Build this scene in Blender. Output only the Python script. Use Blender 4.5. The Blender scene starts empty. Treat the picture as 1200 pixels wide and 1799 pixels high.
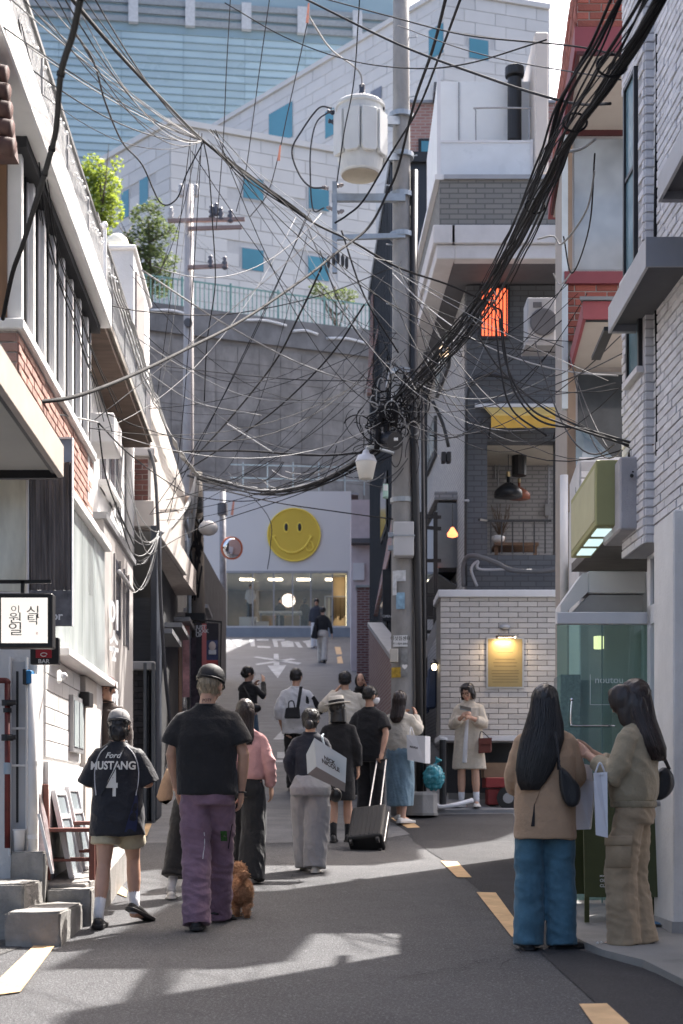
import bpy,bmesh,math,random
import numpy as np
from mathutils import Vector,Matrix,noise
from mathutils.bvhtree import BVHTree
R=math.radians
random.seed(7)
SC=bpy.context.scene
COL=SC.collection
# ---------------- camera (level lens with vertical shift), world, sun, exposure ----------------
F,CX,HY,HC=2600.0,600.0,1415.0,1.17
cam=bpy.data.cameras.new('camera')
cam.sensor_fit='VERTICAL';cam.sensor_height=36.0;cam.lens=F/1799*36
cam.shift_y=(HY-899.5)/1799
cam.clip_start=0.05;cam.clip_end=2000
cam.dof.use_dof=True;cam.dof.focus_distance=11.5;cam.dof.aperture_fstop=3.6
camo=bpy.data.objects.new('camera',cam);COL.objects.link(camo)
camo.location=(0,0,HC);camo.rotation_euler=(R(90),0,0)
SC.camera=camo
SUN_EL,SUN_AZ=54.0,52.0
W=bpy.data.worlds.new('World');SC.world=W;W.use_nodes=True
wn=W.node_tree.nodes;wl=W.node_tree.links
bg=wn['Background'];sky=wn.new('ShaderNodeTexSky');sky.sky_type='NISHITA';sky.sun_disc=False
sky.sun_elevation=R(SUN_EL);sky.sun_rotation=R(90-SUN_AZ);sky.air_density=0.8;sky.dust_density=7.0
sky.ozone_density=0.2
wl.new(sky.outputs[0],bg.inputs[0]);bg.inputs[1].default_value=0.15
sl=bpy.data.lights.new('sun','SUN');sl.energy=5.0;sl.angle=R(0.7);sl.color=(1,.955,.9)
slo=bpy.data.objects.new('sun',sl);COL.objects.link(slo)
sd=Vector((math.cos(R(SUN_EL))*math.cos(R(SUN_AZ)),math.cos(R(SUN_EL))*math.sin(R(SUN_AZ)),math.sin(R(SUN_EL))))
slo.rotation_euler=sd.to_track_quat('Z','Y').to_euler()
slo.location=(20,10,40)
vs=SC.view_settings
vs.view_transform='Standard';vs.look='None';vs.gamma=1;vs.use_curve_mapping=False
vs.exposure=1.68
# ---------------- pixel -> world helpers ----------------
PROF=[(-8,-.24),(0,0),(9.2,.275),(10.2,.325),(13.7,.51),(15.8,.63),(17.4,.75),(18.2,.94),(19.5,1.12),(22,1.53),(45,5.50),(58,7.75),(62,8.25),(90,8.6)]
PXs=np.array([p[0]for p in PROF]);PZs=np.array([p[1]for p in PROF])
def gz(d):return float(np.interp(d,PXs,PZs))
def P(px,py,d):return Vector(((px-CX)*d/F,d,HC+(HY-py)*d/F))
def PX(px,d):return(px-CX)*d/F
def PZ(py,d):return HC+(HY-py)*d/F
def G(px,py,up=0.0):
 lo,hi=3.0,70.0
 for _ in range(50):
  m=(lo+hi)/2
  if PZ(py,m)>gz(m):lo=m
  else:hi=m
 v=P(px,py,lo);v.z=gz(lo)+up
 return v
class SF:
 """street-side plane through photo vanishing point vp: X = X0 + k*d"""
 def __init__(s,X0,vp=505.0):s.X0=X0;s.vp=vp;s.k=(vp-CX)/F
 def p(s,d,b,z):return Vector((s.X0+s.k*d+b,d,z))
 def dz(s,px,py):
  d=s.X0*F/(px-s.vp);return d,PZ(py,d)
 def d(s,px):return s.X0*F/(px-s.vp)
# ---------------- mesh builder ----------------
ORG={}
class MB:
 def __init__(s):s.v=[];s.f=[]
 def add(s,vs,fs):
  o=len(s.v);s.v.extend([Vector(v)for v in vs]);s.f.extend([tuple(i+o for i in f)for f in fs]);return s
 def hexa(s,a):
  return s.add(a,[(0,3,2,1),(4,5,6,7),(0,1,5,4),(1,2,6,5),(2,3,7,6),(3,0,4,7)])
 def box(s,x0,x1,y0,y1,z0,z1):
  return s.hexa([(x0,y0,z0),(x1,y0,z0),(x1,y1,z0),(x0,y1,z0),(x0,y0,z1),(x1,y0,z1),(x1,y1,z1),(x0,y1,z1)])
 def sbox(s,fr,d0,d1,b0,b1,z0,z1):
  p=fr.p
  return s.hexa([p(d0,b0,z0),p(d0,b1,z0),p(d1,b1,z0),p(d1,b0,z0),p(d0,b0,z1),p(d0,b1,z1),p(d1,b1,z1),p(d1,b0,z1)])
 def prism(s,pts,ext):
  n=len(pts);e=Vector(ext);a=[Vector(p)for p in pts]
  return s.add(a+[p+e for p in a],[tuple(range(n))[::-1],tuple(range(n,2*n))]+[(i,(i+1)%n,n+(i+1)%n,n+i)for i in range(n)])
 def beam(s,a,b,w,h=None,up=(0,0,1)):
  a=Vector(a);b=Vector(b);h=h or w;t=(b-a).normalized();u=Vector(up)
  if abs(t.dot(u))>.98:u=Vector((0,1,0))
  x=t.cross(u).normalized()*w/2;y=x.cross(t).normalized()*h/2
  return s.hexa([a-x-y,a+x-y,a+x+y,a-x+y,b-x-y,b+x-y,b+x+y,b-x+y])
 def tube(s,pts,r,n=8,flat=None,cap=True):
  pts=[Vector(p)for p in pts];m=len(pts)
  rr=r if isinstance(r,(list,tuple))else[r]*m
  t0=(pts[1]-pts[0]).normalized();u=Vector((0,0,1))if abs(t0.z)<.9 else Vector((1,0,0))
  u=(u-t0*u.dot(t0)).normalized();o=len(s.v)
  for i,p in enumerate(pts):
   t=(pts[min(i+1,m-1)]-pts[max(i-1,0)])
   t=t.normalized()if t.length>1e-9 else t0
   u=(u-t*u.dot(t));u=u.normalized()if u.length>1e-6 else Vector((1,0,0));w=t.cross(u)
   for k in range(n):
    a=2*math.pi*k/n
    s.v.append(p+(u*math.cos(a)+w*math.sin(a)*(flat or 1))*rr[i])
  for i in range(m-1):
   for k in range(n):
    s.f.append((o+i*n+k,o+i*n+(k+1)%n,o+(i+1)*n+(k+1)%n,o+(i+1)*n+k))
  if cap:
   s.f.append(tuple(o+k for k in range(n))[::-1]);s.f.append(tuple(o+(m-1)*n+k for k in range(n)))
  return s
 def loft(s,rings,cap=True,closed=True):
  n=len(rings[0]);o=len(s.v)
  for r in rings:s.v.extend([Vector(p)for p in r])
  for i in range(len(rings)-1):
   for k in range(n if closed else n-1):
    s.f.append((o+i*n+k,o+i*n+(k+1)%n,o+(i+1)*n+(k+1)%n,o+(i+1)*n+k))
  if cap and closed:
   s.f.append(tuple(o+k for k in range(n))[::-1]);s.f.append(tuple(o+(len(rings)-1)*n+k for k in range(n)))
  return s
 def lathe(s,prof,c,n=16,ax=None):
  c=Vector(c);q=Vector((0,0,1)).rotation_difference(Vector(ax))if ax is not None else None
  rings=[]
  for r,z in prof:
   ring=[Vector((max(r,1e-4)*math.cos(2*math.pi*k/n),max(r,1e-4)*math.sin(2*math.pi*k/n),z))for k in range(n)]
   rings.append([c+(q@v if q else v)for v in ring])
  return s.loft(rings)
 def ell(s,c,r,n=12,m=8,rot=None):
  c=Vector(c);rx,ry,rz=(r,r,r)if isinstance(r,(int,float))else r;rings=[]
  for i in range(1,m):
   a=math.pi*i/m;ring=[]
   for k in range(n):
    b=2*math.pi*k/n
    v=Vector((rx*math.sin(a)*math.cos(b),ry*math.sin(a)*math.sin(b),-rz*math.cos(a)))
    ring.append(c+(rot@v if rot else v))
   rings.append(ring)
  o=len(s.v);s.loft(rings,cap=False)
  e0=Vector((0,0,-rz));e1=Vector((0,0,rz))
  s.v.append(c+(rot@e0 if rot else e0));s.v.append(c+(rot@e1 if rot else e1));a=len(s.v)-2;L=(m-2)*n
  for k in range(n):
   s.f.append((a,o+(k+1)%n,o+k));s.f.append((a+1,o+L+k,o+L+(k+1)%n))
  return s
 def mesh(s,name,org=Vector((0,0,0)),smooth=False,recalc=True):
  me=bpy.data.meshes.new(name)
  me.from_pydata([v-org for v in s.v],[],s.f)
  if recalc:
   b=bmesh.new();b.from_mesh(me);bmesh.ops.recalc_face_normals(b,faces=b.faces);b.to_mesh(me);b.free()
  if smooth:me.shade_smooth()
  me.update();return me
 def build(s,name,mat,parent=None,smooth=False,bevel=0.0,recalc=True,seg=1):
  org=ORG.get(parent,Vector((0,0,0)))if parent else Vector((0,0,0))
  o=bpy.data.objects.new(name,s.mesh(name,org,smooth,recalc));COL.objects.link(o)
  if mat:o.data.materials.append(mat)
  if parent:o.parent=parent
  ORG[o]=org
  if bevel:
   m=o.modifiers.new('bevel','BEVEL');m.width=bevel;m.segments=seg;m.limit_method='ANGLE';m.angle_limit=R(40)
  return o
def thing(name,label,cat,loc,group=None):
 o=bpy.data.objects.new(name,None);COL.objects.link(o);o.location=loc;o.empty_display_size=.1
 ORG[o]=Vector(loc);return tag(o,label,cat,group)
def tag(o,label=None,cat=None,group=None,kind=None):
 if label:o['label']=label
 if cat:o['category']=cat
 if group:o['group']=group
 if kind:o['kind']=kind
 return o
TMP=bpy.data.scenes.new('scratch')
def ev_mesh(o):
 TMP.collection.objects.link(o);vl=TMP.view_layers[0];vl.update()
 me=bpy.data.meshes.new_from_object(o.evaluated_get(vl.depsgraph),depsgraph=vl.depsgraph);TMP.collection.objects.unlink(o);return me
def bake(o):
 """apply all modifiers into the mesh"""
 me=ev_mesh(o);old=o.data
 mats=list(old.materials);o.modifiers.clear();o.data=me
 if not me.materials:
  for m in mats:me.materials.append(m)
 bpy.data.meshes.remove(old);return o
def spline(pts,n=8):
 pts=[Vector(p)for p in pts]
 if len(pts)<3:return[pts[0].lerp(pts[-1],i/n)for i in range(n+1)]
 e=[2*pts[0]-pts[1]]+pts+[2*pts[-1]-pts[-2]];out=[]
 for i in range(1,len(e)-2):
  a,b,c,d=e[i-1:i+3]
  for k in range(n):
   t=k/n
   out.append(.5*((2*b)+(c-a)*t+(2*a-5*b+4*c-d)*t*t+(3*b-a-3*c+d)*t**3))
 out.append(pts[-1]);return out
# ---------------- materials ----------------
def nd(nt,t,**kw):
 n=nt.nodes.new(t)
 for k,v in kw.items():setattr(n,k,v)
 return n
MATS={}
def M(name,col=(.5,.5,.5),rough=.7,var=.12,scale=3.0,bump=.0,bscale=60.,metal=0.,spec=.4,stretch=(1,1,1),stain=0.,stscale=1.2,rnd=0.,emit=None,estr=0.,alpha=None,trans=0.,sss=0.,coat=0.,sheen=0.,speck=0.,wave=None):
 if name in MATS:return MATS[name]
 m=bpy.data.materials.new(name);m.use_nodes=True;nt=m.node_tree;L=nt.links
 b=nt.nodes['Principled BSDF'];c3=(*col,1)
 b.inputs['Roughness'].default_value=rough;b.inputs['Metallic'].default_value=metal
 b.inputs['Specular IOR Level'].default_value=spec
 geo=nd(nt,'ShaderNodeNewGeometry');mp=nd(nt,'ShaderNodeMapping');mp.inputs['Scale'].default_value=stretch
 L.new(geo.outputs['Position'],mp.inputs['Vector']);co=mp.outputs[0]
 def noi(sc,det=4.,ro=.6,src=None):
  n=nd(nt,'ShaderNodeTexNoise');n.inputs['Scale'].default_value=sc;n.inputs['Detail'].default_value=det
  n.inputs['Roughness'].default_value=ro;L.new(src or co,n.inputs['Vector']);return n.outputs['Fac']
 def mixc(fac,a,bb,mode='MIX'):
  x=nd(nt,'ShaderNodeMix',data_type='RGBA',blend_type=mode)
  for sock,val in((x.inputs[0],fac),(x.inputs[6],a),(x.inputs[7],bb)):
   if hasattr(val,'is_output'):L.new(val,sock)
   else:sock.default_value=val
  return x.outputs[2]
 def ramp(src,a,c):
  r=nd(nt,'ShaderNodeMapRange');r.inputs[1].default_value=a;r.inputs[2].default_value=c;L.new(src,r.inputs[0]);return r.outputs[0]
 cur=c3
 if var:
  lo=tuple(max(0,x*(1-var))for x in col)+(1,);hi=tuple(min(1,x*(1+var))for x in col)+(1,)
  cur=mixc(ramp(noi(scale),.3,.7),lo,hi)
 if rnd:
  oi=nd(nt,'ShaderNodeObjectInfo');ad=nd(nt,'ShaderNodeMath',operation='ADD');fr=nd(nt,'ShaderNodeMath',operation='FRACT')
  L.new(oi.outputs['Random'],ad.inputs[0]);L.new(geo.outputs['Random Per Island'],ad.inputs[1]);L.new(ad.outputs[0],fr.inputs[0])
  rr=nd(nt,'ShaderNodeMapRange');rr.inputs[3].default_value=1-rnd;rr.inputs[4].default_value=1+rnd*.7;L.new(fr.outputs[0],rr.inputs[0])
  cur=mixc(1.0,cur,rr.outputs[0],'MULTIPLY')
 if stain:
  mp2=nd(nt,'ShaderNodeMapping');mp2.inputs['Scale'].default_value=(1,1,.16);L.new(geo.outputs['Position'],mp2.inputs['Vector'])
  f=ramp(noi(stscale*3,5.,.65,mp2.outputs[0]),.5,.78);f2=ramp(noi(stscale,5.,.7,geo.outputs['Position']),.4,.75)
  mm=nd(nt,'ShaderNodeMath',operation='MAXIMUM');L.new(f,mm.inputs[0]);L.new(f2,mm.inputs[1])
  ms=nd(nt,'ShaderNodeMath',operation='MULTIPLY');ms.inputs[1].default_value=stain;L.new(mm.outputs[0],ms.inputs[0])
  cur=mixc(ms.outputs[0],cur,tuple(x*.42 for x in col)+(1,))
 if speck:
  s_=ramp(noi(75.,3.,.75,geo.outputs['Position']),.52,.70)
  ms=nd(nt,'ShaderNodeMath',operation='MULTIPLY');ms.inputs[1].default_value=speck;L.new(s_,ms.inputs[0])
  cur=mixc(ms.outputs[0],cur,tuple(min(1,x*3.2+.03)for x in col)+(1,))
 if hasattr(cur,'is_output'):L.new(cur,b.inputs['Base Color'])
 else:b.inputs['Base Color'].default_value=cur
 if bump:
  bp=nd(nt,'ShaderNodeBump');bp.inputs['Strength'].default_value=bump;bp.inputs['Distance'].default_value=.02
  L.new(noi(bscale,3.),bp.inputs['Height']);L.new(bp.outputs[0],b.inputs['Normal'])
 if rough<.9 and var:
  rr=nd(nt,'ShaderNodeMapRange');rr.inputs[3].default_value=max(.02,rough-.1);rr.inputs[4].default_value=min(1,rough+.1)
  L.new(noi(scale*2.3),rr.inputs[0]);L.new(rr.outputs[0],b.inputs['Roughness'])
 if emit:b.inputs['Emission Color'].default_value=(*emit,1);b.inputs['Emission Strength'].default_value=estr
 if alpha is not None:b.inputs['Alpha'].default_value=alpha
 if trans:b.inputs['Transmission Weight'].default_value=trans
 if sss:
  b.inputs['Subsurface Weight'].default_value=sss;b.inputs['Subsurface Radius'].default_value=(.012,.005,.003);b.inputs['Subsurface Scale'].default_value=.6
 if coat:b.inputs['Coat Weight'].default_value=coat
 if sheen:b.inputs['Sheen Weight'].default_value=sheen
 MATS[name]=m;return m
def glass(name,tint=(.8,.9,.9),refl=.12,see=.8,rough=.02):
 """architectural pane: part mirror, part see-through"""
 if name in MATS:return MATS[name]
 m=bpy.data.materials.new(name);m.use_nodes=True;nt=m.node_tree;L=nt.links;nt.nodes.clear()
 o=nd(nt,'ShaderNodeOutputMaterial');t=nd(nt,'ShaderNodeBsdfTransparent');g=nd(nt,'ShaderNodeBsdfGlossy');x=nd(nt,'ShaderNodeMixShader')
 fr=nd(nt,'ShaderNodeFresnel');fr.inputs[0].default_value=1.5;ad=nd(nt,'ShaderNodeMath',operation='ADD',use_clamp=True);ad.inputs[1].default_value=refl
 t.inputs[0].default_value=(tint[0]*see,tint[1]*see,tint[2]*see,1);g.inputs['Roughness'].default_value=rough
 g.inputs[0].default_value=(.9,.95,1,1)
 L.new(fr.outputs[0],ad.inputs[0]);L.new(ad.outputs[0],x.inputs[0]);L.new(t.outputs[0],x.inputs[1]);L.new(g.outputs[0],x.inputs[2]);L.new(x.outputs[0],o.inputs[0])
 MATS[name]=m;return m
# ---------------- brick walls: each brick an object, rest joined ----------------
def bricks(parent,o,u,Wd,Hd,bw,bh,gap,mat,depth=.02,skip=None,maxn=300,name='brick',jit=.004,order=None,bond=.5,ln=None):
 """o: lower start corner on the wall face, u: direction along the wall, outward normal = u x z"""
 o=Vector(o);u=Vector(u).normalized();z=Vector((0,0,1));n=u.cross(z)
 cells=[];row=0;zz=0
 while zz+bh*.6<Hd:
  x=-(bw+gap)*bond*(row%2)
  while x<Wd-.01:
   a=max(x,0);b=min(x+bw,Wd)
   if b-a>bw*.15 and not(skip and skip((a+b)/2,zz+bh/2)):cells.append((a,b,zz,min(bh,Hd-zz)))
   x+=bw+gap
  zz+=bh+gap;row+=1
 if order:cells.sort(key=order)
 meshes={};org=ORG.get(parent,Vector((0,0,0)));rnd=random.Random(len(cells))
 rot=Matrix((u,n,z)).transposed().to_4x4()
 e=min(.004,bh*.06)
 for a,b,z0,h in cells[:maxn]:
  key=(round(b-a,3),round(h,3))
  if key not in meshes:
   w=key[0]/2;hh=key[1]/2;mb=MB()
   f0,f1=-.01,depth
   mb.v=[Vector(p)for p in((-w,f0,-hh),(w,f0,-hh),(w,f0,hh),(-w,f0,hh),(-w,f1-e,-hh),(w,f1-e,-hh),(w,f1-e,hh),(-w,f1-e,hh),(-w+e,f1,-hh+e),(w-e,f1,-hh+e),(w-e,f1,hh-e),(-w+e,f1,hh-e))]
   mb.f=[(0,1,5,4),(1,2,6,5),(2,3,7,6),(3,0,4,7),(4,5,9,8),(5,6,10,9),(6,7,11,10),(7,4,8,11),(8,9,10,11)]
   me=mb.mesh(name);me.materials.append(mat);meshes[key]=me
  ob=bpy.data.objects.new(name,meshes[key]);COL.objects.link(ob);ob.parent=parent
  p=o+u*((a+b)/2)+z*(z0+h/2)+n*rnd.uniform(-jit,jit)
  ob.matrix_local=Matrix.Translation(p-org)@rot
 rest=cells[maxn:]
 if rest:
  mb=MB()
  for a,b,z0,h in rest:
   j=rnd.uniform(-jit,jit)
   mb.hexa([o+u*q+n*(w+j)+z*zq for zq in(z0,z0+h)for q,w in((a,-.01),(b,-.01),(b,depth),(a,depth))])
  tag(mb.build(name+'_courses',mat,parent),kind='stuff')
def text(body,size,mat,parent,name,xf,font_w=1.0,ext=.002,align='CENTER',bold=0.0,shear=0.0,proj=None,space=1.0):
 """lettering: xf maps (x, y) of the text plane to a world point"""
 cu=bpy.data.curves.new(name,'FONT');cu.body=body;cu.size=size;cu.align_x=align;cu.align_y='CENTER';cu.shear=shear
 cu.offset=bold;cu.space_character=space;cu.fill_mode='FRONT';cu.resolution_u=3
 ob=bpy.data.objects.new(name,cu);COL.objects.link(ob)
 me=ev_mesh(ob);bpy.data.objects.remove(ob);bpy.data.curves.remove(cu)
 if proj:
  b=bmesh.new();b.from_mesh(me)
  for _ in range(2):bmesh.ops.subdivide_edges(b,edges=[e for e in b.edges if e.calc_length()>size*.18],cuts=1)
  bmesh.ops.triangulate(b,faces=b.faces);b.to_mesh(me);b.free()
 org=ORG.get(parent,Vector((0,0,0)))
 for v in me.vertices:
  w=xf(v.co.x*font_w,v.co.y)
  v.co=w-org
 me.materials.append(mat);o=bpy.data.objects.new(name,me);COL.objects.link(o);o.parent=parent;ORG[o]=org;return o
def flat_xf(c,u,v):
 c=Vector(c);u=Vector(u);v=Vector(v)
 return lambda x,y:c+u*x+v*y
# ================= ground =================
def asphalt(name,base,speck,worn):
 m=M(name,base,rough=.82,var=.16,scale=1.1,bump=.9,bscale=90,spec=.35,speck=speck,stain=.42,stscale=.9)
 return m
m_asph=asphalt('asphalt',(.072,.072,.076),.75,.2)
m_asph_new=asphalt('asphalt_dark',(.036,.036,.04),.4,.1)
m_uphill=M('uphill_concrete',(.122,.124,.13),rough=.8,var=.25,scale=1.6,bump=.3,bscale=40,stretch=(1,3.5,1),stain=.35,stscale=.5,speck=.2)
m_walk=M('walk_concrete',(.24,.235,.225),rough=.85,var=.2,scale=2.2,bump=.3,bscale=80,stain=.45,stscale=1.1)
m_dirt=M('gravel_edge',(.075,.073,.072),rough=.95,var=.35,scale=9,bump=.9,bscale=45,speck=.5)
def drape(poly,up,thick=0.0):
 """polygon of (x, y) ground points cut along the road profile and laid on it"""
 b=bmesh.new();f=b.faces.new([b.verts.new((x,y,0))for x,y in poly])
 ys=[p[1]for p in poly];cuts=sorted(set([c for c in list(PXs)+list(np.arange(-8,70,1.0))if min(ys)<c<max(ys)]))
 for c in cuts:
  bmesh.ops.bisect_plane(b,geom=b.verts[:]+b.edges[:]+b.faces[:],plane_co=(0,c,0),plane_no=(0,1,0))
 bmesh.ops.triangulate(b,faces=b.faces)
 for v in b.verts:v.co.z=gz(v.co.y)+up
 if thick:
  ex=bmesh.ops.extrude_face_region(b,geom=b.faces[:])
  for v in[g for g in ex['geom']if isinstance(g,bmesh.types.BMVert)]:v.co.z-=thick
 bmesh.ops.recalc_face_normals(b,faces=b.faces)
 mb=MB();b.verts.index_update();mb.v=[v.co.copy()for v in b.verts];mb.f=[tuple(v.index for v in fc.verts)for fc in b.faces];b.free()
 if not thick:
  fx=[]
  for f in mb.f:
   a,c,d=(mb.v[i]for i in f[:3]);fx.append(f if(c-a).cross(d-a).z>0 else f[::-1])
  mb.f=fx
 return mb
def gpoly(pts):return[tuple(G(x,y).xy)for x,y in pts]
mb=MB()
ysr=sorted(set(list(PXs)+[-8+.75*i for i in range(132)]+[100,130,180,260,400,900]));xsr=[-600,-200,-60,-20,-9,-6,-4,-2.5,-1,0,1,2.5,4,6,9,20,60,200,600]
for y in ysr:
 for x in xsr:mb.v.append(Vector((x,y,gz(y))))
nx=len(xsr)
for i in range(len(ysr)-1):
 for k in range(nx-1):mb.f.append((i*nx+k,i*nx+k+1,(i+1)*nx+k+1,(i+1)*nx+k))
tag(mb.build('road',m_asph,recalc=False),kind='structure')
tag(drape([(-4.6,17.6),(-2.5,17.1),(0,17.2),(1.6,18.2),(3,18.4),(3,61.5),(-8,61.5)],.004).build('uphill_road',m_uphill,recalc=False),kind='structure')
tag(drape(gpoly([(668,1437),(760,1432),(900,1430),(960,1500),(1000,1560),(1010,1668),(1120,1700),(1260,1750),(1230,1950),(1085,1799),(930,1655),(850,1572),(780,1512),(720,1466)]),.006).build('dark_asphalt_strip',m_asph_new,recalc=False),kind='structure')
tag(drape(gpoly([(1000,1500),(996,1600),(1004,1655),(1060,1682),(1130,1700),(1200,1736),(1420,1790),(1420,1560),(1180,1490)]),.045,.06).build('shop_pavement',m_walk),kind='structure')
tag(drape(gpoly([(-60,1700),(60,1655),(150,1590),(205,1560),(262,1460),(285,1420),(250,1405),(140,1500),(-60,1560)]),.005).build('gravel_verge',m_dirt,recalc=False),kind='structure')
tag(drape([(-3,10.42),(-1.80,10.42),(-1.80,11.5),(-1.93,13.2),(-2.0,14.3),(-3,14.3)],.28,.33).build('side_pavement',M('pave2',(.27,.255,.24),rough=.9,var=.25,scale=3,bump=.5,bscale=50,stain=.5),bevel=.01),kind='structure')
tag(drape([(.95,19.1),(1.05,19.1),(4.2,19.2),(4.2,20.6),(2.2,20.6),(2.0,27),(1.45,36),(1.3,42),(1.0,42),(1.12,34),(1.25,26),(1.2,21)],.05,.08).build('right_pavement',M('pave3',(.23,.23,.235),rough=.88,var=.15,scale=2,bump=.25,stain=.3)),kind='structure')
# ---- road paint ----
m_yel=M('yellow_paint',(.60,.40,.215),rough=.75,var=.14,scale=6,bump=.3,bscale=140,stain=.5,stscale=3.5)
m_wht=M('white_paint',(.40,.41,.42),rough=.8,var=.25,scale=5,bump=.3,bscale=140,stain=.6,stscale=1.6)
def mark(pts,mat,label,cat,group,name='road_marking'):
 o=drape(gpoly(pts),.010).build(name,mat,recalc=False);tag(o,label,cat,group);return o
YL='yellow edge line dashes'
mark([(837,1569),(871,1570),(917,1634),(919,1649),(899,1648)],m_yel,'yellow painted dash on the asphalt right beside the blue-jeans woman','road marking',YL)
mark([(774,1514),(803,1515),(829,1543),(803,1543)],m_yel,'short yellow dash on the road between the suitcase and the tan blazer woman','road marking',YL)
mark([(686,1438),(700,1438),(722,1445),(738,1455),(716,1456),(700,1447)],m_yel,'curved yellow dash beside the concrete pole base','road marking',YL)
mark([(1017,1767),(1066,1766),(1112,1808),(1046,1808)],m_yel,'yellow dash on dark asphalt below the shop pavement corner','road marking',YL)
mark([(66,1656),(103,1653),(36,1745),(-12,1752),(-30,1750)],m_yel,'yellow dash on the road in front of the concrete steps','road marking',YL)
mark([(192,1532),(208,1532),(204,1552),(224,1566),(222,1578),(192,1566),(188,1548)],m_yel,'bent yellow dash under the striding legs of the jersey woman','road marking',YL)
mark([(256,1448),(267,1448),(258,1470),(250,1470)],m_yel,'worn yellow dash beyond the jersey woman','road marking',YL)
for pts,t in(([(588,1137),(598,1137),(601,1150),(591,1150)],'upper'),([(592,1155),(600,1153),(603,1166),(593,1166)],'lower')):
 mark(pts,m_yel,t+' worn yellow dash on the uphill road beside the walker in beige trousers','road marking',YL)
WL='white lane marks'
mark([(470,1170),(503,1169),(488,1192)],m_wht,'white arrow head pointing down the hill','road marking',WL)
mark([(481,1149),(489,1149),(491,1169),(481,1169)],m_wht,'white stem above the downhill arrow head','road marking',WL)
mark([(444,1155),(452,1154),(530,1165),(524,1168)],m_wht,'thin white stroke falling across the arrow stem','road marking',WL)
mark([(448,1167),(512,1157),(520,1159),(452,1169)],m_wht,'thin white stroke rising across the arrow stem','road marking',WL)
mark([(480,1300),(500,1279),(512,1279),(512,1325),(501,1325),(501,1300)],m_wht,'large white uphill arrow half hidden by the grey trousers woman','road marking',WL)
for i,x in enumerate((460,487,513)):
 mark([(x,1322),(x+17,1322),(x+18,1333),(x,1333)],m_wht,'white square block of the stop bar across the road','road marking','stop bar blocks')
mark([(440,1336),(545,1336),(546,1340),(440,1340)],m_wht,'thin white stop line across the road','road marking',WL)
ltr=[[(397,1123),(404,1123),(408,1136),(400,1136)],[(407,1123),(426,1123),(425,1126),(419,1126),(424,1136),(417,1136),(413,1126),(408,1126)],[(438,1123),(447,1123),(448,1136),(441,1136)],[(450,1123),(472,1123),(472,1126),(451,1126)],[(452,1135),(475,1136),(475,1139),(452,1138)],[(478,1123),(500,1123),(500,1126),(487,1126),(489,1137),(482,1137)],[(493,1128),(505,1126),(515,1128),(517,1137),(496,1137)],[(517,1128),(525,1128),(532,1138),(524,1138)],[(531,1127),(556,1123),(556,1126),(546,1131),(550,1138),(541,1138),(537,1131)]]
for pts in ltr:
 mark(pts,m_wht,'white painted road lettering below the smiley shop','road lettering','painted road lettering','road_lettering')
rk=random.Random(11);cr=MB()
for x0,y0,n_,dx,dy in((520,1560,16,-.02,.2),(700,1720,16,.06,.1),(880,1700,12,.1,.12),(150,1720,10,.12,.1)):
 g=G(x0,y0);p_=Vector((g.x,g.y));pts=[p_]
 for k in range(n_):p_=p_+Vector((dx+rk.uniform(-.09,.09),dy+rk.uniform(-.08,.08)));pts.append(p_)
 for a_,b_ in zip(pts,pts[1:]):
  t_=(b_-a_).normalized()*.02;s_=Vector((-t_.y,t_.x)).normalized()*rk.uniform(.0015,.004);cr.add([(*(a_-s_-t_),gz(a_.y)+.0085),(*(a_+s_-t_),gz(a_.y)+.0085),(*(b_+s_+t_),gz(b_.y)+.0085),(*(b_-s_+t_),gz(b_.y)+.0085)],[(0,3,2,1)])
tag(cr.build('road_cracks',M('crack_dark',(.02,.02,.022),rough=.95)),kind='structure')
c=G(1196,1632);mh=thing('manhole_cover','round blue painted manhole cover in the shop pavement','manhole',(c.x,c.y,gz(c.y)+.045))
m_blue=M('blue_lid',(.06,.16,.28),rough=.6,var=.25,scale=8,bump=.4,bscale=90,stain=.4)
MB().lathe([(.30,.0),(.30,.006),(.27,.012),(0.001,.012)],(c.x,c.y,gz(c.y)+.047),28).build('lid',m_blue,mh)
MB().lathe([(.27,.0),(.34,.0),(.34,.004),(.27,.004)],(c.x,c.y,gz(c.y)+.046),28).build('rim',M('iron',(.07,.07,.075),rough=.6),mh)
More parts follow.
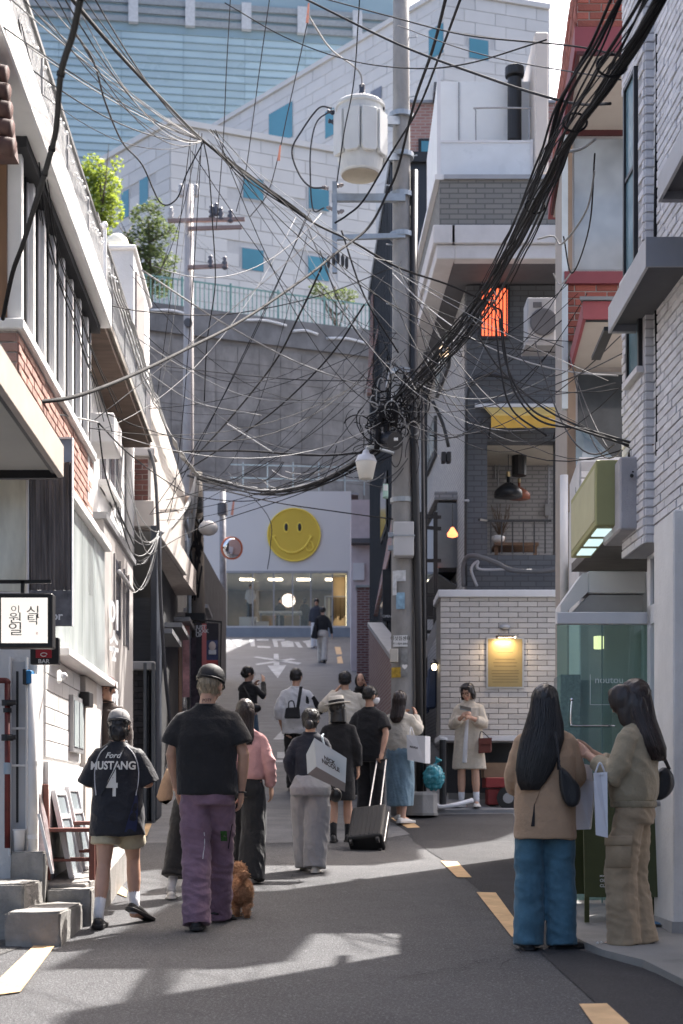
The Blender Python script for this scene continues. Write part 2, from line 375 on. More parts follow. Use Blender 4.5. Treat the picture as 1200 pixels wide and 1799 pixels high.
# ================= far background =================
def onpl(A,B,px,py):
 A=Vector(A);B=Vector(B);t=B-A;r=Vector(((px-CX)/F,1))
 den=r.x*t.y-r.y*t.x;d=(A.x*t.y-A.y*t.x)/den
 s=((r*d)-A).dot(t)/t.length;return s,PZ(py,d)
def pw(px,d):return Vector((PX(px,d),d))
m_panel=M('white_cladding',(.69,.68,.67),rough=.55,var=.05,scale=.3,rnd=.05)
m_joint=M('cladding_joint',(.59,.585,.585),rough=.8,var=.05)
m_teal=M('teal_window',(.07,.27,.36),rough=.15,var=.15,scale=.2,spec=.6)
m_tealf=M('teal_frame',(.34,.36,.4),rough=.5)
def facade(th,A,B,z0,z1,wins,prow=18,cw=3.1,ch=1.12,thick=6):
 A=Vector(A);B=Vector(B);u3=Vector((B.x-A.x,B.y-A.y,0));L=u3.length;u3.normalize();n=u3.cross(Vector((0,0,1)))
 w=MB();a=Vector((A.x,A.y,0));b=Vector((B.x,B.y,0))
 w.prism([a+Vector((0,0,z0)),b+Vector((0,0,z0)),b+Vector((0,0,z1)),a+Vector((0,0,z1))],-n*thick)
 wall=w.build('wall',m_joint,th)
 rects=[]
 for x0,y0,x1,y1 in wins:
  s0,q1=onpl(A,B,x0,y0);s1,q0=onpl(A,B,x1,y1);rects.append((s0,s1,q0,q1))
 hb=prow*(ch+.05)
 bricks(wall,a+Vector((0,0,z1-hb)),u3,L,hb,cw,ch,.05,m_panel,depth=.08,jit=.012,name='panel',maxn=130,bond=.35,skip=lambda x,z:any(r[0]<x<r[1]and r[2]<z1-hb+z<r[3]for r in rects))
 for s0,s1,q0,q1 in rects:
  def bx(o,e,f0,f1):return MB().prism([a+u3*(s0-e)+n*f0+Vector((0,0,q0-e)),a+u3*(s1+e)+n*f0+Vector((0,0,q0-e)),a+u3*(s1+e)+n*f0+Vector((0,0,q1+e)),a+u3*(s0-e)+n*f0+Vector((0,0,q1+e))],n*(f1-f0))
  wf=bx(0,.14,0,.09).build('window',m_panel,th)
  bx(0,.06,.06,.11).build('frame',m_tealf,wf);bx(0,0,.08,.13).build('pane',m_teal,wf)
 cp=MB().prism([a+Vector((0,0,z1))+n*.3,b+Vector((0,0,z1))+n*.3,b+Vector((0,0,z1+.5))+n*.3,a+Vector((0,0,z1+.5))+n*.3],-n*1.2).build('coping',m_panel,th)
ZL,ZU=61.0,78.0
c0=pw(300,130);cl=pw(172,138.5);cr=pw(660,137.3)
lw=thing('office_block','low white panel-clad office block with teal windows behind the green fence','building',(c0.x,c0.y,8.6))
facade(lw,c0,cr,8.6,ZL,[(427,312,462,353),(542,330,577,372),(425,436,462,478),(541,450,577,495)],20)
facade(lw,cl,c0,8.6,ZL,[(247,318,262,360),(215,340,228,380)],14)
u0=pw(365,169);u1=pw(780,140);u2=pw(965,143)
up=thing('office_tower','tall white panel-clad office building with slanting roofline and teal windows','building',(u1.x,u1.y,8.6))
facade(up,u0,u1,8.6,ZU,[(474,202,515,240),(573,198,588,236),(755,55,780,92)],15)
facade(up,u1,u2,8.6,ZU,[(824,68,857,107)],13)
w=MB();s0,z0_=onpl(u0,u1,653,183);s1,z1_=onpl(u0,u1,672,152)
a=Vector((u0.x,u0.y,0));uu=(Vector((u1.x,u1.y,0))-a).normalized();nn=uu.cross(Vector((0,0,1)))
w.prism([a+uu*s0+nn*.09+Vector((0,0,z0_)),a+uu*s1+nn*.09+Vector((0,0,z0_)),a+uu*s1+nn*.09+Vector((0,0,z1_)),a+uu*s0+nn*.09+Vector((0,0,z1_))],nn*.1).build('vent_grille',M('greyvent',(.22,.24,.3),rough=.6),up)
gA=pw(-120,196);gB=pw(700,204)
gt=thing('glass_tower','pale blue glass curtain-wall tower rising behind the white offices','building',(gA.x,gA.y,8.6))
m_core=M('tower_core',(.30,.42,.48),rough=.6,var=.1,scale=.05)
m_pane=M('tower_pane',(.44,.58,.63),rough=.3,var=.10,scale=.06,rnd=.10,spec=.7)
m_mull=M('tower_mullion',(.30,.41,.46),rough=.5)
a=Vector((gA.x,gA.y,0));b_=Vector((gB.x,gB.y,0));uu=(b_-a).normalized();nn=uu.cross(Vector((0,0,1)));L=(b_-a).length
core=MB().prism([a+Vector((0,0,8.6)),b_+Vector((0,0,8.6)),b_+Vector((0,0,122)),a+Vector((0,0,122))],-nn*20).build('core',m_core,gt)
bricks(core,a+Vector((0,0,82)),uu,L,24,8.2,.92,.10,m_pane,depth=.08,jit=.01,name='pane',bond=0,maxn=290)
for k in range(24):
 z=82+k*1.02-.05
 MB().prism([a+uu*.0+nn*.0+Vector((0,0,z-.05)),b_+Vector((0,0,z-.05)),b_+Vector((0,0,z+.07)),a+Vector((0,0,z+.07))],nn*.22).build('transom',m_mull if k%6 else M('tower_band',(.24,.35,.41),rough=.5),core)
for k in range(9):
 s=3+k*7.6
 MB().prism([a+uu*s+nn*.05+Vector((0,0,106.4)),a+uu*(s+1.3)+nn*.05+Vector((0,0,106.4)),a+uu*(s+1.3)+nn*.05+Vector((0,0,110)),a+uu*s+nn*.05+Vector((0,0,110))],nn*.7).build('parapet_post',M('pale_post',(.6,.62,.64)),core)
for k in range(3):
 z=106.6+k*1.25
 MB().prism([a+nn*.05+Vector((0,0,z)),b_+nn*.05+Vector((0,0,z)),b_+nn*.05+Vector((0,0,z+.75)),a+nn*.05+Vector((0,0,z+.75))],nn*.3).build('louvre',M('louvre',(.33,.36,.38)),core)
wA=pw(180,73.5);wB=pw(900,82);a=Vector((wA.x,wA.y,0));b_=Vector((wB.x,wB.y,0));uu=(b_-a).normalized();nn=uu.cross(Vector((0,0,1)))
ztop=PZ(540,75)
m_ret=M('old_concrete',(.25,.235,.225),rough=.92,var=.2,scale=.7,bump=.5,bscale=6,stain=.85,stscale=.8,rnd=.035)
rw=thing('retaining_wall','tall stained grey concrete retaining wall behind the smiley shop','wall',(wA.x,wA.y,8.3))
body=MB().prism([a+Vector((0,0,8)),b_+Vector((0,0,8)),b_+Vector((0,0,ztop-1.4)),a+Vector((0,0,ztop-1.4))],-nn*1.5).build('backing',m_ret,rw)
rr=random.Random(3)
L=(b_-a).length
bricks(body,a+Vector((0,0,10)),uu,L,ztop-11.5,1.15,.80,.02,m_ret,depth=.05,jit=.012,name='panel',bond=0,maxn=290)
for i in range(0):
 for j in range(3):
  s0,s1=i*L/8+.02,(i+1)*L/8-.02;zz0=10+j*(ztop-1.5-10)/3+.02;zz1=10+(j+1)*(ztop-1.5-10)/3-.02;q=rr.uniform(.03,.07)
  MB().prism([a+uu*s0+Vector((0,0,zz0)),a+uu*s1+Vector((0,0,zz0)),a+uu*s1+Vector((0,0,zz1)),a+uu*s0+Vector((0,0,zz1))],nn*q).build('panel',m_ret,body)
MB().prism([a+nn*.2+Vector((0,0,ztop-1.4)),b_+nn*.2+Vector((0,0,ztop-1.4)),b_+nn*.2+Vector((0,0,ztop)),a+nn*.2+Vector((0,0,ztop))],-nn*1.6).build('capping_beam',M('ret_cap',(.19,.187,.19),rough=.9,var=.25,scale=1,stain=.4),rw)
for x0,x1,dz in((262,335,-.45),(425,500,-.35),(510,555,-.6),(570,640,-.75)):
 s0,_=onpl(wA,wB,x0,560);s1,_=onpl(wA,wB,x1,560)
 MB().tube(spline([a+uu*s0+nn*.3+Vector((0,0,ztop+dz)),a+uu*(s0+s1)/2+nn*.3+Vector((0,0,ztop+dz+.12)),a+uu*s1+nn*.3+Vector((0,0,ztop+dz))],4),.07,6).build('drain_pipe',M('pale_pipe',(.55,.57,.6),rough=.5),rw,smooth=True)
tag(MB().prism([a+Vector((-40,.6,8)),b_+Vector((30,.6,8)),b_+Vector((40,50,8)),a+Vector((-60,50,8))],(0,0,ztop-8-.1)).build('hillside',M('hill_earth',(.09,.085,.07),rough=.95,var=.3,scale=.5,bump=.6,bscale=3)),kind='structure')
fc=thing('green_fence','green steel railing fence along the top of the concrete wall','fence',(wA.x,wA.y,ztop))
m_grn=M('green_rail',(.16,.30,.28),rough=.5,var=.12)
fh=1.55;sA,_=onpl(wA,wB,235,500);sB,_=onpl(wA,wB,690,500)
for k,s in enumerate(np.arange(sA,sB,.235)):
 q=a+uu*s-nn*.3+Vector((0,0,ztop))
 if k%11==0:MB().beam(q,q+Vector((0,0,fh+.1)),.11).build('post',m_grn,fc)
 else:MB().beam(q+Vector((0,0,.1)),q+Vector((0,0,fh-.05)),.05).build('bar',m_grn,fc)
for z in(.14,fh-.04):
 MB().beam(a+uu*sA-nn*.3+Vector((0,0,ztop+z)),a+uu*sB-nn*.3+Vector((0,0,ztop+z)),.06,.07).build('rail',m_grn,fc)
lf=thing('guard_rail','thin pale guard rail in front of the concrete wall above the shop roof','railing',P(420,850,66))
m_rail=M('pale_rail',(.35,.42,.44),rough=.5)
for y in(822,845):MB().beam(P(405,y-6,66),P(650,y,66),.05).build('rail',m_rail,lf)
for x in(427,470,515,560,606,640):MB().beam(P(x,812,66),P(x,870,66),.05).build('post',m_rail,lf)
# ---------------- vegetation ----------------
def leaf_crown(name,blobs,n,size,mat,parent,seed=1,aspect=.55):
 rr=random.Random(seed);mb=MB()
 tot=sum(b[1][0]*b[1][1]*b[1][2]for b in blobs)
 for c,r in blobs:
  c=Vector(c)
  for _ in range(int(n*r[0]*r[1]*r[2]/tot)):
   while True:
    v=Vector((rr.uniform(-1,1),rr.uniform(-1,1),rr.uniform(-1,1)))
    if .3<v.length<1:break
   if noise.noise(Vector((v.x*r[0],v.y*r[1],v.z*r[2]))*(1.6/max(r))*2+c)<-.12:continue
   p=c+Vector((v.x*r[0],v.y*r[1],v.z*r[2]));s=size*rr.uniform(.6,1.3)
   q=Matrix.Rotation(rr.uniform(0,6.28),3,'Z')@Matrix.Rotation(rr.uniform(-1.2,1.2),3,'X')
   mb.add([p+q@Vector((-s,0,0)),p+q@Vector((0,-s*aspect,.0)),p+q@Vector((s,0,s*.2)),p+q@Vector((0,s*aspect,0))],[(0,1,2,3)])
 return mb.build(name,mat,parent,recalc=False)
def leafmat(name,c):
 m=M(name,c,rough=.6,var=.45,scale=1.2,rnd=.35);nt=m.node_tree;b=nt.nodes['Principled BSDF']
 t=nd(nt,'ShaderNodeBsdfTranslucent');x=nd(nt,'ShaderNodeMixShader');x.inputs[0].default_value=.4;t.inputs[0].default_value=(c[0]*2.6,c[1]*2.2,c[2]*1.2,1)
 o=nt.nodes['Material Output'];nt.links.new(b.outputs[0],x.inputs[1]);nt.links.new(t.outputs[0],x.inputs[2]);nt.links.new(x.outputs[0],o.inputs[0]);return m
m_bark=M('bark',(.10,.08,.065),rough=.95,var=.3,scale=6,bump=.6,bscale=20)
m_leaf1=leafmat('leaf_bright',(.13,.19,.045));m_leaf2=leafmat('leaf_dark',(.055,.085,.055));m_ivy=leafmat('leaf_ivy',(.05,.07,.03))
def tree(label,px,d,ytop,zb,blobs,n,size,lm,seed):
 base=Vector((PX(px,d),d,zb));t=thing('tree',label,'tree',base,'trees on the hillside')
 top=P(px,ytop,d);H=top.z-zb
 tr=MB().tube(spline([base,base+Vector((.1,0,H*.4)),base+Vector((-.05,0,H*.85))],5),[.16-.011*i for i in range(11)],7)
 rr=random.Random(seed)
 for k in range(7):
  z=H*rr.uniform(.35,.75);an=rr.uniform(0,6.28);l=H*.22
  tr.tube([base+Vector((0,0,z)),base+Vector((math.cos(an)*l*.6,math.sin(an)*l*.6,z+l*.4)),base+Vector((math.cos(an)*l,math.sin(an)*l,z+l))],[.07,.045,.015],5)
 tr.build('trunk',m_bark,t,smooth=True)
 leaf_crown('crown',[(P(x,y,d+dd),(rx*d/F,rx*d/F*.9,rz*d/F))for x,y,rx,rz,dd in blobs],n,size,lm,t,seed)
tree('bright yellow-green leafy tree standing behind the left roof terrace',178,84,265,ztop-.2,[(165,300,26,30,0),(180,330,38,36,.5),(205,290,12,16,0),(150,320,22,32,.3),(185,370,36,32,0),(160,390,40,40,.4)],5200,.13,m_leaf1,4)
tree('dark green pine-like tree in front of the white offices beside the fence',262,82,345,ztop-.2,[(258,385,32,28,0),(272,362,18,16,0),(285,410,30,22,.4),(245,430,36,28,0),(270,460,48,26,.3),(262,498,44,28,0)],5200,.12,m_leaf2,9)
tree('low green tree half hidden behind the right end of the fence',590,90,470,ztop-.2,[(560,512,20,14,0),(600,520,30,12,0)],700,.12,m_leaf2,12)
iv=thing('climbing_ivy','patchy climbing ivy on the stained concrete wall above the shop','ivy',P(420,800,73.2))
rr=random.Random(5);leaf_crown('leaves',[(P(x,y,74.2+(x-200)*.011),(r1*74/F,.25,r2*74/F))for x,y,r1,r2 in((432,720,8,45),(425,790,22,30),(460,735,7,70),(468,800,12,30),(300,790,26,34),(605,740,8,40),(530,800,22,12),(350,760,20,30),(500,770,10,22))],2600,.11,m_ivy,iv,3)
# ================= left side of the alley =================
VPX=503.0
LW=SF(-1.72,VPX)
m_wp=M('white_plaster',(.66,.65,.64),rough=.85,var=.1,scale=1.6,bump=.25,bscale=40,stain=.3,stscale=1.0)
m_wpaint=M('white_painted',(.70,.69,.68),rough=.6,var=.06,scale=3,stain=.15)
m_brickR=M('pink_brick',(.36,.215,.18),rough=.9,var=.15,scale=4,bump=.4,bscale=80,rnd=.22)
m_mort=M('mortar',(.33,.29,.27),rough=.95,var=.12,scale=10,bump=.4)
m_dark=M('dark_void',(.03,.03,.033),rough=.8,var=.2)
m_alu=M('grey_frame',(.30,.30,.31),rough=.4,metal=.3,var=.1)
m_brown=M('brown_wood',(.17,.095,.055),rough=.6,var=.25,scale=6,stretch=(1,1,.2),bump=.15)
m_gpane=M('pale_pane',(.50,.56,.57),rough=.12,var=.10,scale=1.5,spec=.7)
m_screen=M('grey_screen',(.36,.36,.36),rough=.7,var=.15,scale=8)
m_glassL=glass('shop_glass',(.86,.95,.93),.10,.92)
m_blk=M('black_paint',(.018,.018,.02),rough=.45,var=.2)
m_bulb=M('bulb',(.8,.8,.78),rough=.2,var=0)
Lh=thing('brick_house','pink brick house with a row of tall white windows above the left shopfront','house',(LW.p(9.4,0,.3)))
D0,D1=9.45,13.05
MB().sbox(LW,D0,D1,-3.5,0,3.45,4.2).build('brick_backing',m_mort,Lh)
bb=MB().sbox(LW,D0+.001,D1-.3,-.05,-.002,3.6,4.199).build('brick_wall',m_mort,Lh)
bricks(bb,LW.p(D0,0,3.62),Vector((LW.k,1,0)),(D1-D0),.60,.19,.052,.012,m_brickR,depth=.012,maxn=300)
bc=MB().box(LW.p(D0,0,0).x-3.4,LW.p(D0,0,0).x-.002,D0-.002,D0+.04,3.46,4.19).build('corner_wall',m_mort,Lh)
xc=LW.p(D0,0,0).x
bricks(bc,(xc-.8,D0-.002,3.62),(1,0,0),.8,.57,.19,.052,.012,m_brickR,depth=.012)
MB().sbox(LW,D0-.05,D1,-3.5,.05,4.20,4.27).build('sill',m_wpaint,Lh,bevel=.008)
MB().sbox(LW,D1-.30,D1,-3.5,.012,3.0,4.198).build('plaster_end',m_wp,Lh)
MB().sbox(LW,D0,D1,-3.5,-.12,4.27,5.4).build('window_wall',m_dark,Lh)
nU=8;wU=(D1-D0)/nU
for i in range(nU):
 a=D0+i*wU
 wdw=MB().sbox(LW,a,a+.075,-.12,.03,4.27,5.4).sbox(LW,a+wU-.02,a+wU,-.12,.0,4.27,5.4).build('window',m_wpaint,Lh,bevel=.005)
 MB().sbox(LW,a+.10,a+.30,-.08,-.05,4.31,5.36).build('pane',m_gpane,wdw)
 MB().sbox(LW,a+.08,a+.105,-.10,-.03,4.28,5.39).sbox(LW,a+.30,a+.325,-.10,-.03,4.28,5.39).sbox(LW,a+.09,a+.32,-.1,-.03,4.28,4.315).build('sash',m_alu if i%2 else m_wpaint,wdw)
 MB().sbox(LW,a+.345,a+.36,-.11,.0,4.29,5.38).build('bar',m_blk,wdw)
MB().box(xc-.20,xc-.06,D0-.03,D0+.1,4.27,5.4).build('timber_post',m_brown,Lh)
MB().box(xc-.9,xc-.20,D0-.01,D0+.1,4.27,5.4).build('corner_panel',M('corner_pane',(.42,.46,.48),rough=.25,var=.1),Lh)
MB().sbox(LW,6.2,D1+.08,-3.6,.17,5.40,5.68).build('roof_slab',m_wpaint,Lh,bevel=.01)
MB().sbox(LW,D0-.1,D1,-3.4,.08,5.33,5.40).build('soffit_strip',m_dark,Lh)
def screen(th,fr,d0,d1,b,z0,z1,step=.045):
 mb=MB()
 for d in np.arange(d0,d1,step):mb.sbox(fr,d,d+.016,b-.008,b+.008,z0,z1)
 for z in np.arange(z0+.05,z1,.09):mb.sbox(fr,d0,d1,b-.006,b+.0055,z,z+.014)
 tag(mb.build('mesh_screen',m_screen,th),kind='stuff')
 MB().sbox(fr,d0-.02,d1+.02,b-.025,b+.025,z1,z1+.035).build('top_rail',M('dark_rail',(.12,.12,.12),rough=.5),th)
 for d in np.arange(d0,d1,1.15):MB().sbox(fr,d,d+.05,b-.03,b+.02,z0,z1).build('post',m_alu,th)
 bl=MB()
 for i,d in enumerate(np.arange(d0+.1,d1,.16)):bl.ell(fr.p(d,b+.03,z0+(z1-z0)*(.72+.1*math.sin(i))),.018,6,4)
 tag(bl.build('string_lights',m_bulb,th),kind='stuff')
rf=thing('roof_fence','grey mesh roof fence with string lights on the brick house','fence',LW.p(D0,.1,5.68));screen(rf,LW,6.4,D1-.02,.08,5.68,6.18)
te=thing('tiled_eave','curved brown clay roof tile ends poking in beside the window post','roof',P(5,250,8.3))
m_tile=M('clay_tile',(.075,.04,.035),rough=.75,var=.3,scale=10)
for k in range(5):
 c=P(2+k*3.2,128+k*32,8.2);MB().tube([c+Vector((-.5,.1,.2)),c+Vector((-.1,0,.02)),c+Vector((.03,-.02,-.02))],.05,9).build('tile',m_tile,te,smooth=True)
MB().prism([P(-60,120,8.3),P(2,120,8.3),P(20,262,8.3),P(-60,262,8.3)],(0,.2,0)).build('eave_board',m_tile,te)
CF=SF(-1.25,VPX);dE=CF.d(112)
cn=thing('flat_canopy','flat beige-edged canopy with pale underside jutting over the lit restaurant sign','canopy',CF.p(dE,0,3.01))
m_can=M('canopy_metal',(.46,.41,.36),rough=.5,var=.1,scale=4,stain=.2)
m_soff=M('canopy_soffit',(.50,.51,.48),rough=.7,var=.06)
MB().sbox(CF,4.8,dE-.04,-2.2,-.035,3.045,3.16).build('soffit',m_soff,cn)
MB().sbox(CF,4.8,dE,-.035,0,3.01,3.19).build('fascia',m_can,cn,bevel=.004)
MB().sbox(CF,dE-.04,dE,-2.2,-.035,3.0,3.188).build('end_trim',m_blk,cn)
MB().sbox(CF,4.8,dE-.04,-.06,-.037,3.02,3.044).build('edge_trim',m_blk,cn)
# ---- flush glazed front ----
by=thing('glazed_front','pale glass shop window with white ledge set flush in the left wall','shop window',LW.p(11,0,2.3))
MB().sbox(LW,10.85,13.95,-.6,.13,2.27,2.33).build('ledge',m_wpaint,by,bevel=.006)
MB().sbox(LW,10.8,13.96,-.6,.07,3.56,3.63).build('head',m_wpaint,by,bevel=.006)
MB().sbox(LW,10.62,13.95,-2.0,-.1,2.33,3.56).build('back_wall',M('pale_inside',(.55,.56,.54),rough=.9,var=.15,scale=2),by)
m_bp=M('bay_pale',(.46,.50,.49),rough=.12,var=.3,scale=1.3,stretch=(1,2,.5),spec=.6)  # opaque panes, pale reflections of the glass put into the colour
for i in range(4):
 a=10.9+i*3.04/4;MB().sbox(LW,a,a+.748,.0,.012,2.33,3.56).build('pane',m_bp,by)
MB().sbox(LW,13.2,13.94,-.1,.02,.3,2.269).build('pilaster',m_wpaint,by,bevel=.006)
ED=10.4;ex=lambda px:PX(px,ED);ez=lambda y:PZ(y,ED)
ew=thing('white_end_wall','white plastered end wall of the left shop with a cream window above the door','wall',(ex(30),ED,.3))
MB().box(-4.6,ex(66),ED,ED+.2,.2,3.6).build('wall',m_wp,ew)
wv=MB().box(ex(-60),ex(52),ED-.03,ED-.001,ez(1045),ez(838)).build('window',m_wpaint,ew);MB().box(ex(-58),ex(47),ED-.04,ED-.029,ez(1040),ez(842)).build('pane',M('cream_pane',(.58,.58,.50),rough=.15,var=.3,scale=2.2,stretch=(2,1,.6)),wv)  # opaque pane, its pale reflection is put into the colour
dr=thing('side_door','narrow white framed door with a dark slot beside the red standpipe','door',(ex(35),ED,.8))
MB().box(ex(22),ex(48),ED-.025,ED-.001,ez(1500),ez(1162)).build('leaf',M('door_grey',(.42,.43,.45),rough=.5,var=.08),dr,bevel=.004)
for x0,x1 in((18,22.5),(47.5,51)):MB().box(ex(x0),ex(x1),ED-.06,ED-.002,ez(1505),ez(1155)).build('jamb',m_wpaint,dr,bevel=.004)
MB().box(ex(30),ex(34),ED-.032,ED-.024,ez(1445),ez(1180)).build('slot',m_blk,dr)
for y in(1280,1345):MB().box(ex(22),ex(48),ED-.036,ED-.024,ez(y+2),ez(y-2)).build('rail',m_wpaint,dr)
# ---- hanging banner ----
BD0=10.15;fx=lambda px:PX(px,BD0);fz=lambda y:PZ(y,BD0)
bn0=thing('hanging_banner','long dark curtain-print banner in a slim frame hanging above the lit sign','banner',(fx(90),BD0,fz(1100)))
MB().box(fx(50),fx(51.5),BD0-.02,BD0+.02,fz(1100),fz(772)).build('frame',m_wpaint,bn0);MB().box(fx(126.5),fx(128.5),BD0-.02,BD0+.02,fz(1100),fz(772)).build('frame',m_wpaint,bn0);MB().box(fx(50),fx(128.5),BD0-.019,BD0+.019,fz(772),fz(769)).build('frame',m_wpaint,bn0)
cu=MB();rows=[];z0,z1=fz(1037),fz(812)
for j in range(14):
 t=j/13;rows.append([(fx(51.5)+(fx(126.5)-fx(51.5))*i/69,BD0+.012*math.sin(i/69*46+2*t+math.sin(i/5.3)*2)+.006*math.sin(i*1.3+t*3),z0+(z1-z0)*t)for i in range(70)])
cu.loft(rows,closed=False).build('curtain',M('taupe_curtain',(.15,.13,.12),rough=.8,var=.5,scale=5,stretch=(7,1,.4)),bn0,smooth=True)
MB().box(fx(51.5),fx(126.5),BD0-.005,BD0+.005,fz(812),fz(772)).build('sky_reflection_strip',M('banner_sky',(.20,.26,.33),rough=.5,var=.3,scale=4),bn0)  # sky reflection put into the colour of this strip
sg=MB().box(fx(51),fx(127.5),BD0-.012,BD0+.008,fz(1100),fz(1037)-.002).build('name_panel',M('grey_sign',(.13,.125,.13),rough=.7,var=.4,scale=14),bn0)
text('or',.08,m_wpaint,sg,'lettering',flat_xf((fx(101),BD0-.015,fz(1083)),(1,0,0),(0,0,1)),bold=.002)
for y in(800,1060):MB().beam((fx(52),BD0+.02,fz(y)),(fx(52),ED+.1,fz(y)),.025).build('arm',m_alu,bn0)
# ---- ground-floor wall under the glass ----
gw=thing('white_shop_wall','sunlit white block wall with a small grey window under the glass shopfront','wall',LW.p(10.6,0,.4))
MB().sbox(LW,10.61,13.95,-2.5,-.02,.2,2.269).build('wall',m_wp,gw)
ub=MB().sbox(LW,10.62,12.45,-.05,-.018,1.5,2.26).build('block_wall',m_wpaint,gw)
bricks(ub,LW.p(10.62,-.018,1.52),Vector((LW.k,1,0)),1.8,.72,.39,.115,.006,m_wpaint,depth=.012,jit=.001,name='block')
MB().sbox(LW,10.62,12.45,-.02,.012,.42,1.49).build('render_panel',m_wp,gw,bevel=.004)
wn_=MB().sbox(LW,11.75,12.35,-.02,.03,1.6,2.05).build('window',m_alu,gw)
for q in(11.79,12.08):MB().sbox(LW,q,q+.23,.028,.036,1.64,2.01).build('pane',m_gpane,wn_)
MB().sbox(LW,12.46,13.19,-.02,.03,.3,2.26).build('beige_pier',M('beige_pier',(.52,.48,.44),rough=.8,var=.1),gw)
def vpipe(name,label,px,d,y0,y1,r,mat,cat='pipe',col=()):
 t=thing(name,label,cat,P(px,y1,d));MB().tube([P(px,y0,d),P(px,y1,d)],r,14).build('pipe',mat,t,smooth=True)
 for y,rr_,h,m in col:MB().lathe([(r,-h),(rr_,-h),(rr_,h),(r,h)],P(px,y,d),14).build('clamp',m,t)
 return t
m_red=M('red_oxide',(.14,.025,.022),rough=.5,var=.3,scale=12,stain=.4,stscale=4)
rp=vpipe('standpipe','dark red standpipe with black valves on the left wall',13,10.3,1200,1490,.020,m_red,col=[(1235,.04,.02,m_blk),(1248,.03,.015,m_blk),(1296,.042,.022,m_blk),(1350,.026,.04,M('blue_label',(.35,.42,.48)))])
MB().tube(spline([P(13,1202,10.3),P(11,1196,10.3),P(-20,1196,10.3)],5),.020,12).build('elbow',m_red,rp,smooth=True)
for y in(1235,1296):MB().tube([P(13,y,10.24),P(28,y-1,10.24)],.017,8).build('valve',m_blk,rp)
vpipe('downpipe','fat white plastic downpipe standing beside the shop door',57,10.32,1185,1515,.034,m_wpaint,col=[(1340,.038,.012,m_wpaint),(1470,.038,.015,m_wpaint)])
mt=thing('meter_box','small blue meter box beside the bar sign','meter',P(48,1200,10.28));a=P(43,1201,10.28);b=P(55,1177,10.28)
MB().box(a.x,b.x,10.28,10.4,a.z,b.z).build('case',M('blue_plastic',(.02,.16,.36),rough=.35),mt,bevel=.006);MB().box(a.x-.01,a.x+.012,10.27,10.41,a.z-.005,b.z+.005).build('bracket',m_blk,mt)
sp=thing('wall_speaker','black box speaker mounted on the white pier','speaker',P(148,1240,12.3));a=P(140,1241,12.3);b=P(157,1215,12.3)
MB().box(a.x,b.x,12.3,12.5,a.z,b.z).build('cabinet',m_blk,sp,bevel=.006);MB().box(a.x+.008,b.x-.008,12.294,12.3,a.z+.008,b.z-.008).build('grille',M('grille',(.03,.03,.03),rough=.9),sp);MB().box(a.x-.05,a.x,12.35,12.45,a.z+.03,b.z-.03).build('bracket',m_alu,sp)
cc=thing('security_camera','white security camera under the bay ledge','camera',P(108,1192,10.6))
MB().tube([P(104,1180,10.7),P(104,1198,10.6)],.016,8).build('mount',m_wpaint,cc);MB().ell(P(112,1188,10.55),.028).build('dome',m_wpaint,cc,smooth=True)
# ---- lit hanging sign, bar sign ----
SD=8.55;a=P(-6,1138,SD);b=P(92,1042,SD)
ls=thing('lit_sign','square white lightbox sign with black Korean lettering in a black frame','sign',P(0,1138,SD))
MB().box(a.x,b.x,SD,SD+.10,a.z,b.z).build('case',m_blk,ls,bevel=.006)
e=.027;fcm=M('lightbox',(.8,.76,.70),rough=.5,var=.0,emit=(1,.93,.84),estr=.28)
MB().box(a.x+e,b.x-e,SD-.004,SD+.01,a.z+e,b.z-e).build('face',fcm,ls)
m_ink=M('ink',(.015,.014,.014),rough=.7,var=0)
s_=SD/F
for ch,px,py,h,w_ in(('식',58,1076,19,1.35),('탁',58,1090,17,1.35),('이',27,1071,12,1.5),('원',27,1087,18,1.4),('일',27,1107,21,1.3)):
 text(ch,h*s_*1.15,m_ink,ls,'lettering',flat_xf(P(px,py,SD-.006),(1,0,0),(0,0,1)),font_w=w_*.95)
text('e',9*s_,M('seal_red',(.55,.3,.28)),ls,'seal',flat_xf(P(65,1112,SD-.006),(1,0,0),(0,0,1)))
MB().beam(P(40,1042,SD+.05),P(40,1020,SD+.05),.02).beam(P(-10,1022,SD+.05),P(90,1022,SD+.05),.02).build('hanger',m_blk,ls)
bD=9.0;a=P(53,1167,bD);b=P(103,1120,bD);bs=thing('bar_sign','small black and red BAR sign below the lightbox','sign',P(78,1167,bD))
MB().box(a.x,b.x,bD,bD+.05,a.z,b.z).build('board',m_blk,bs,bevel=.003)
q0=P(63,1156,bD);q1=P(91,1122,bD);MB().box(q0.x,q1.x,bD-.004,bD+.004,q0.z,q1.z).build('red_panel',M('red_panel',(.32,.02,.03),rough=.4),bs)
text('BAR',10*bD/F,m_wpaint,bs,'lettering',flat_xf(P(77,1162,bD-.003),(1,0,0),(0,0,1)),bold=.0006,font_w=1.1)
MB().tube([P(77+5.5*math.cos(t),1150-3*math.sin(t),bD-.006)for t in np.linspace(0,5.6,14)],.0025,5).build('emblem',m_wpaint,bs)
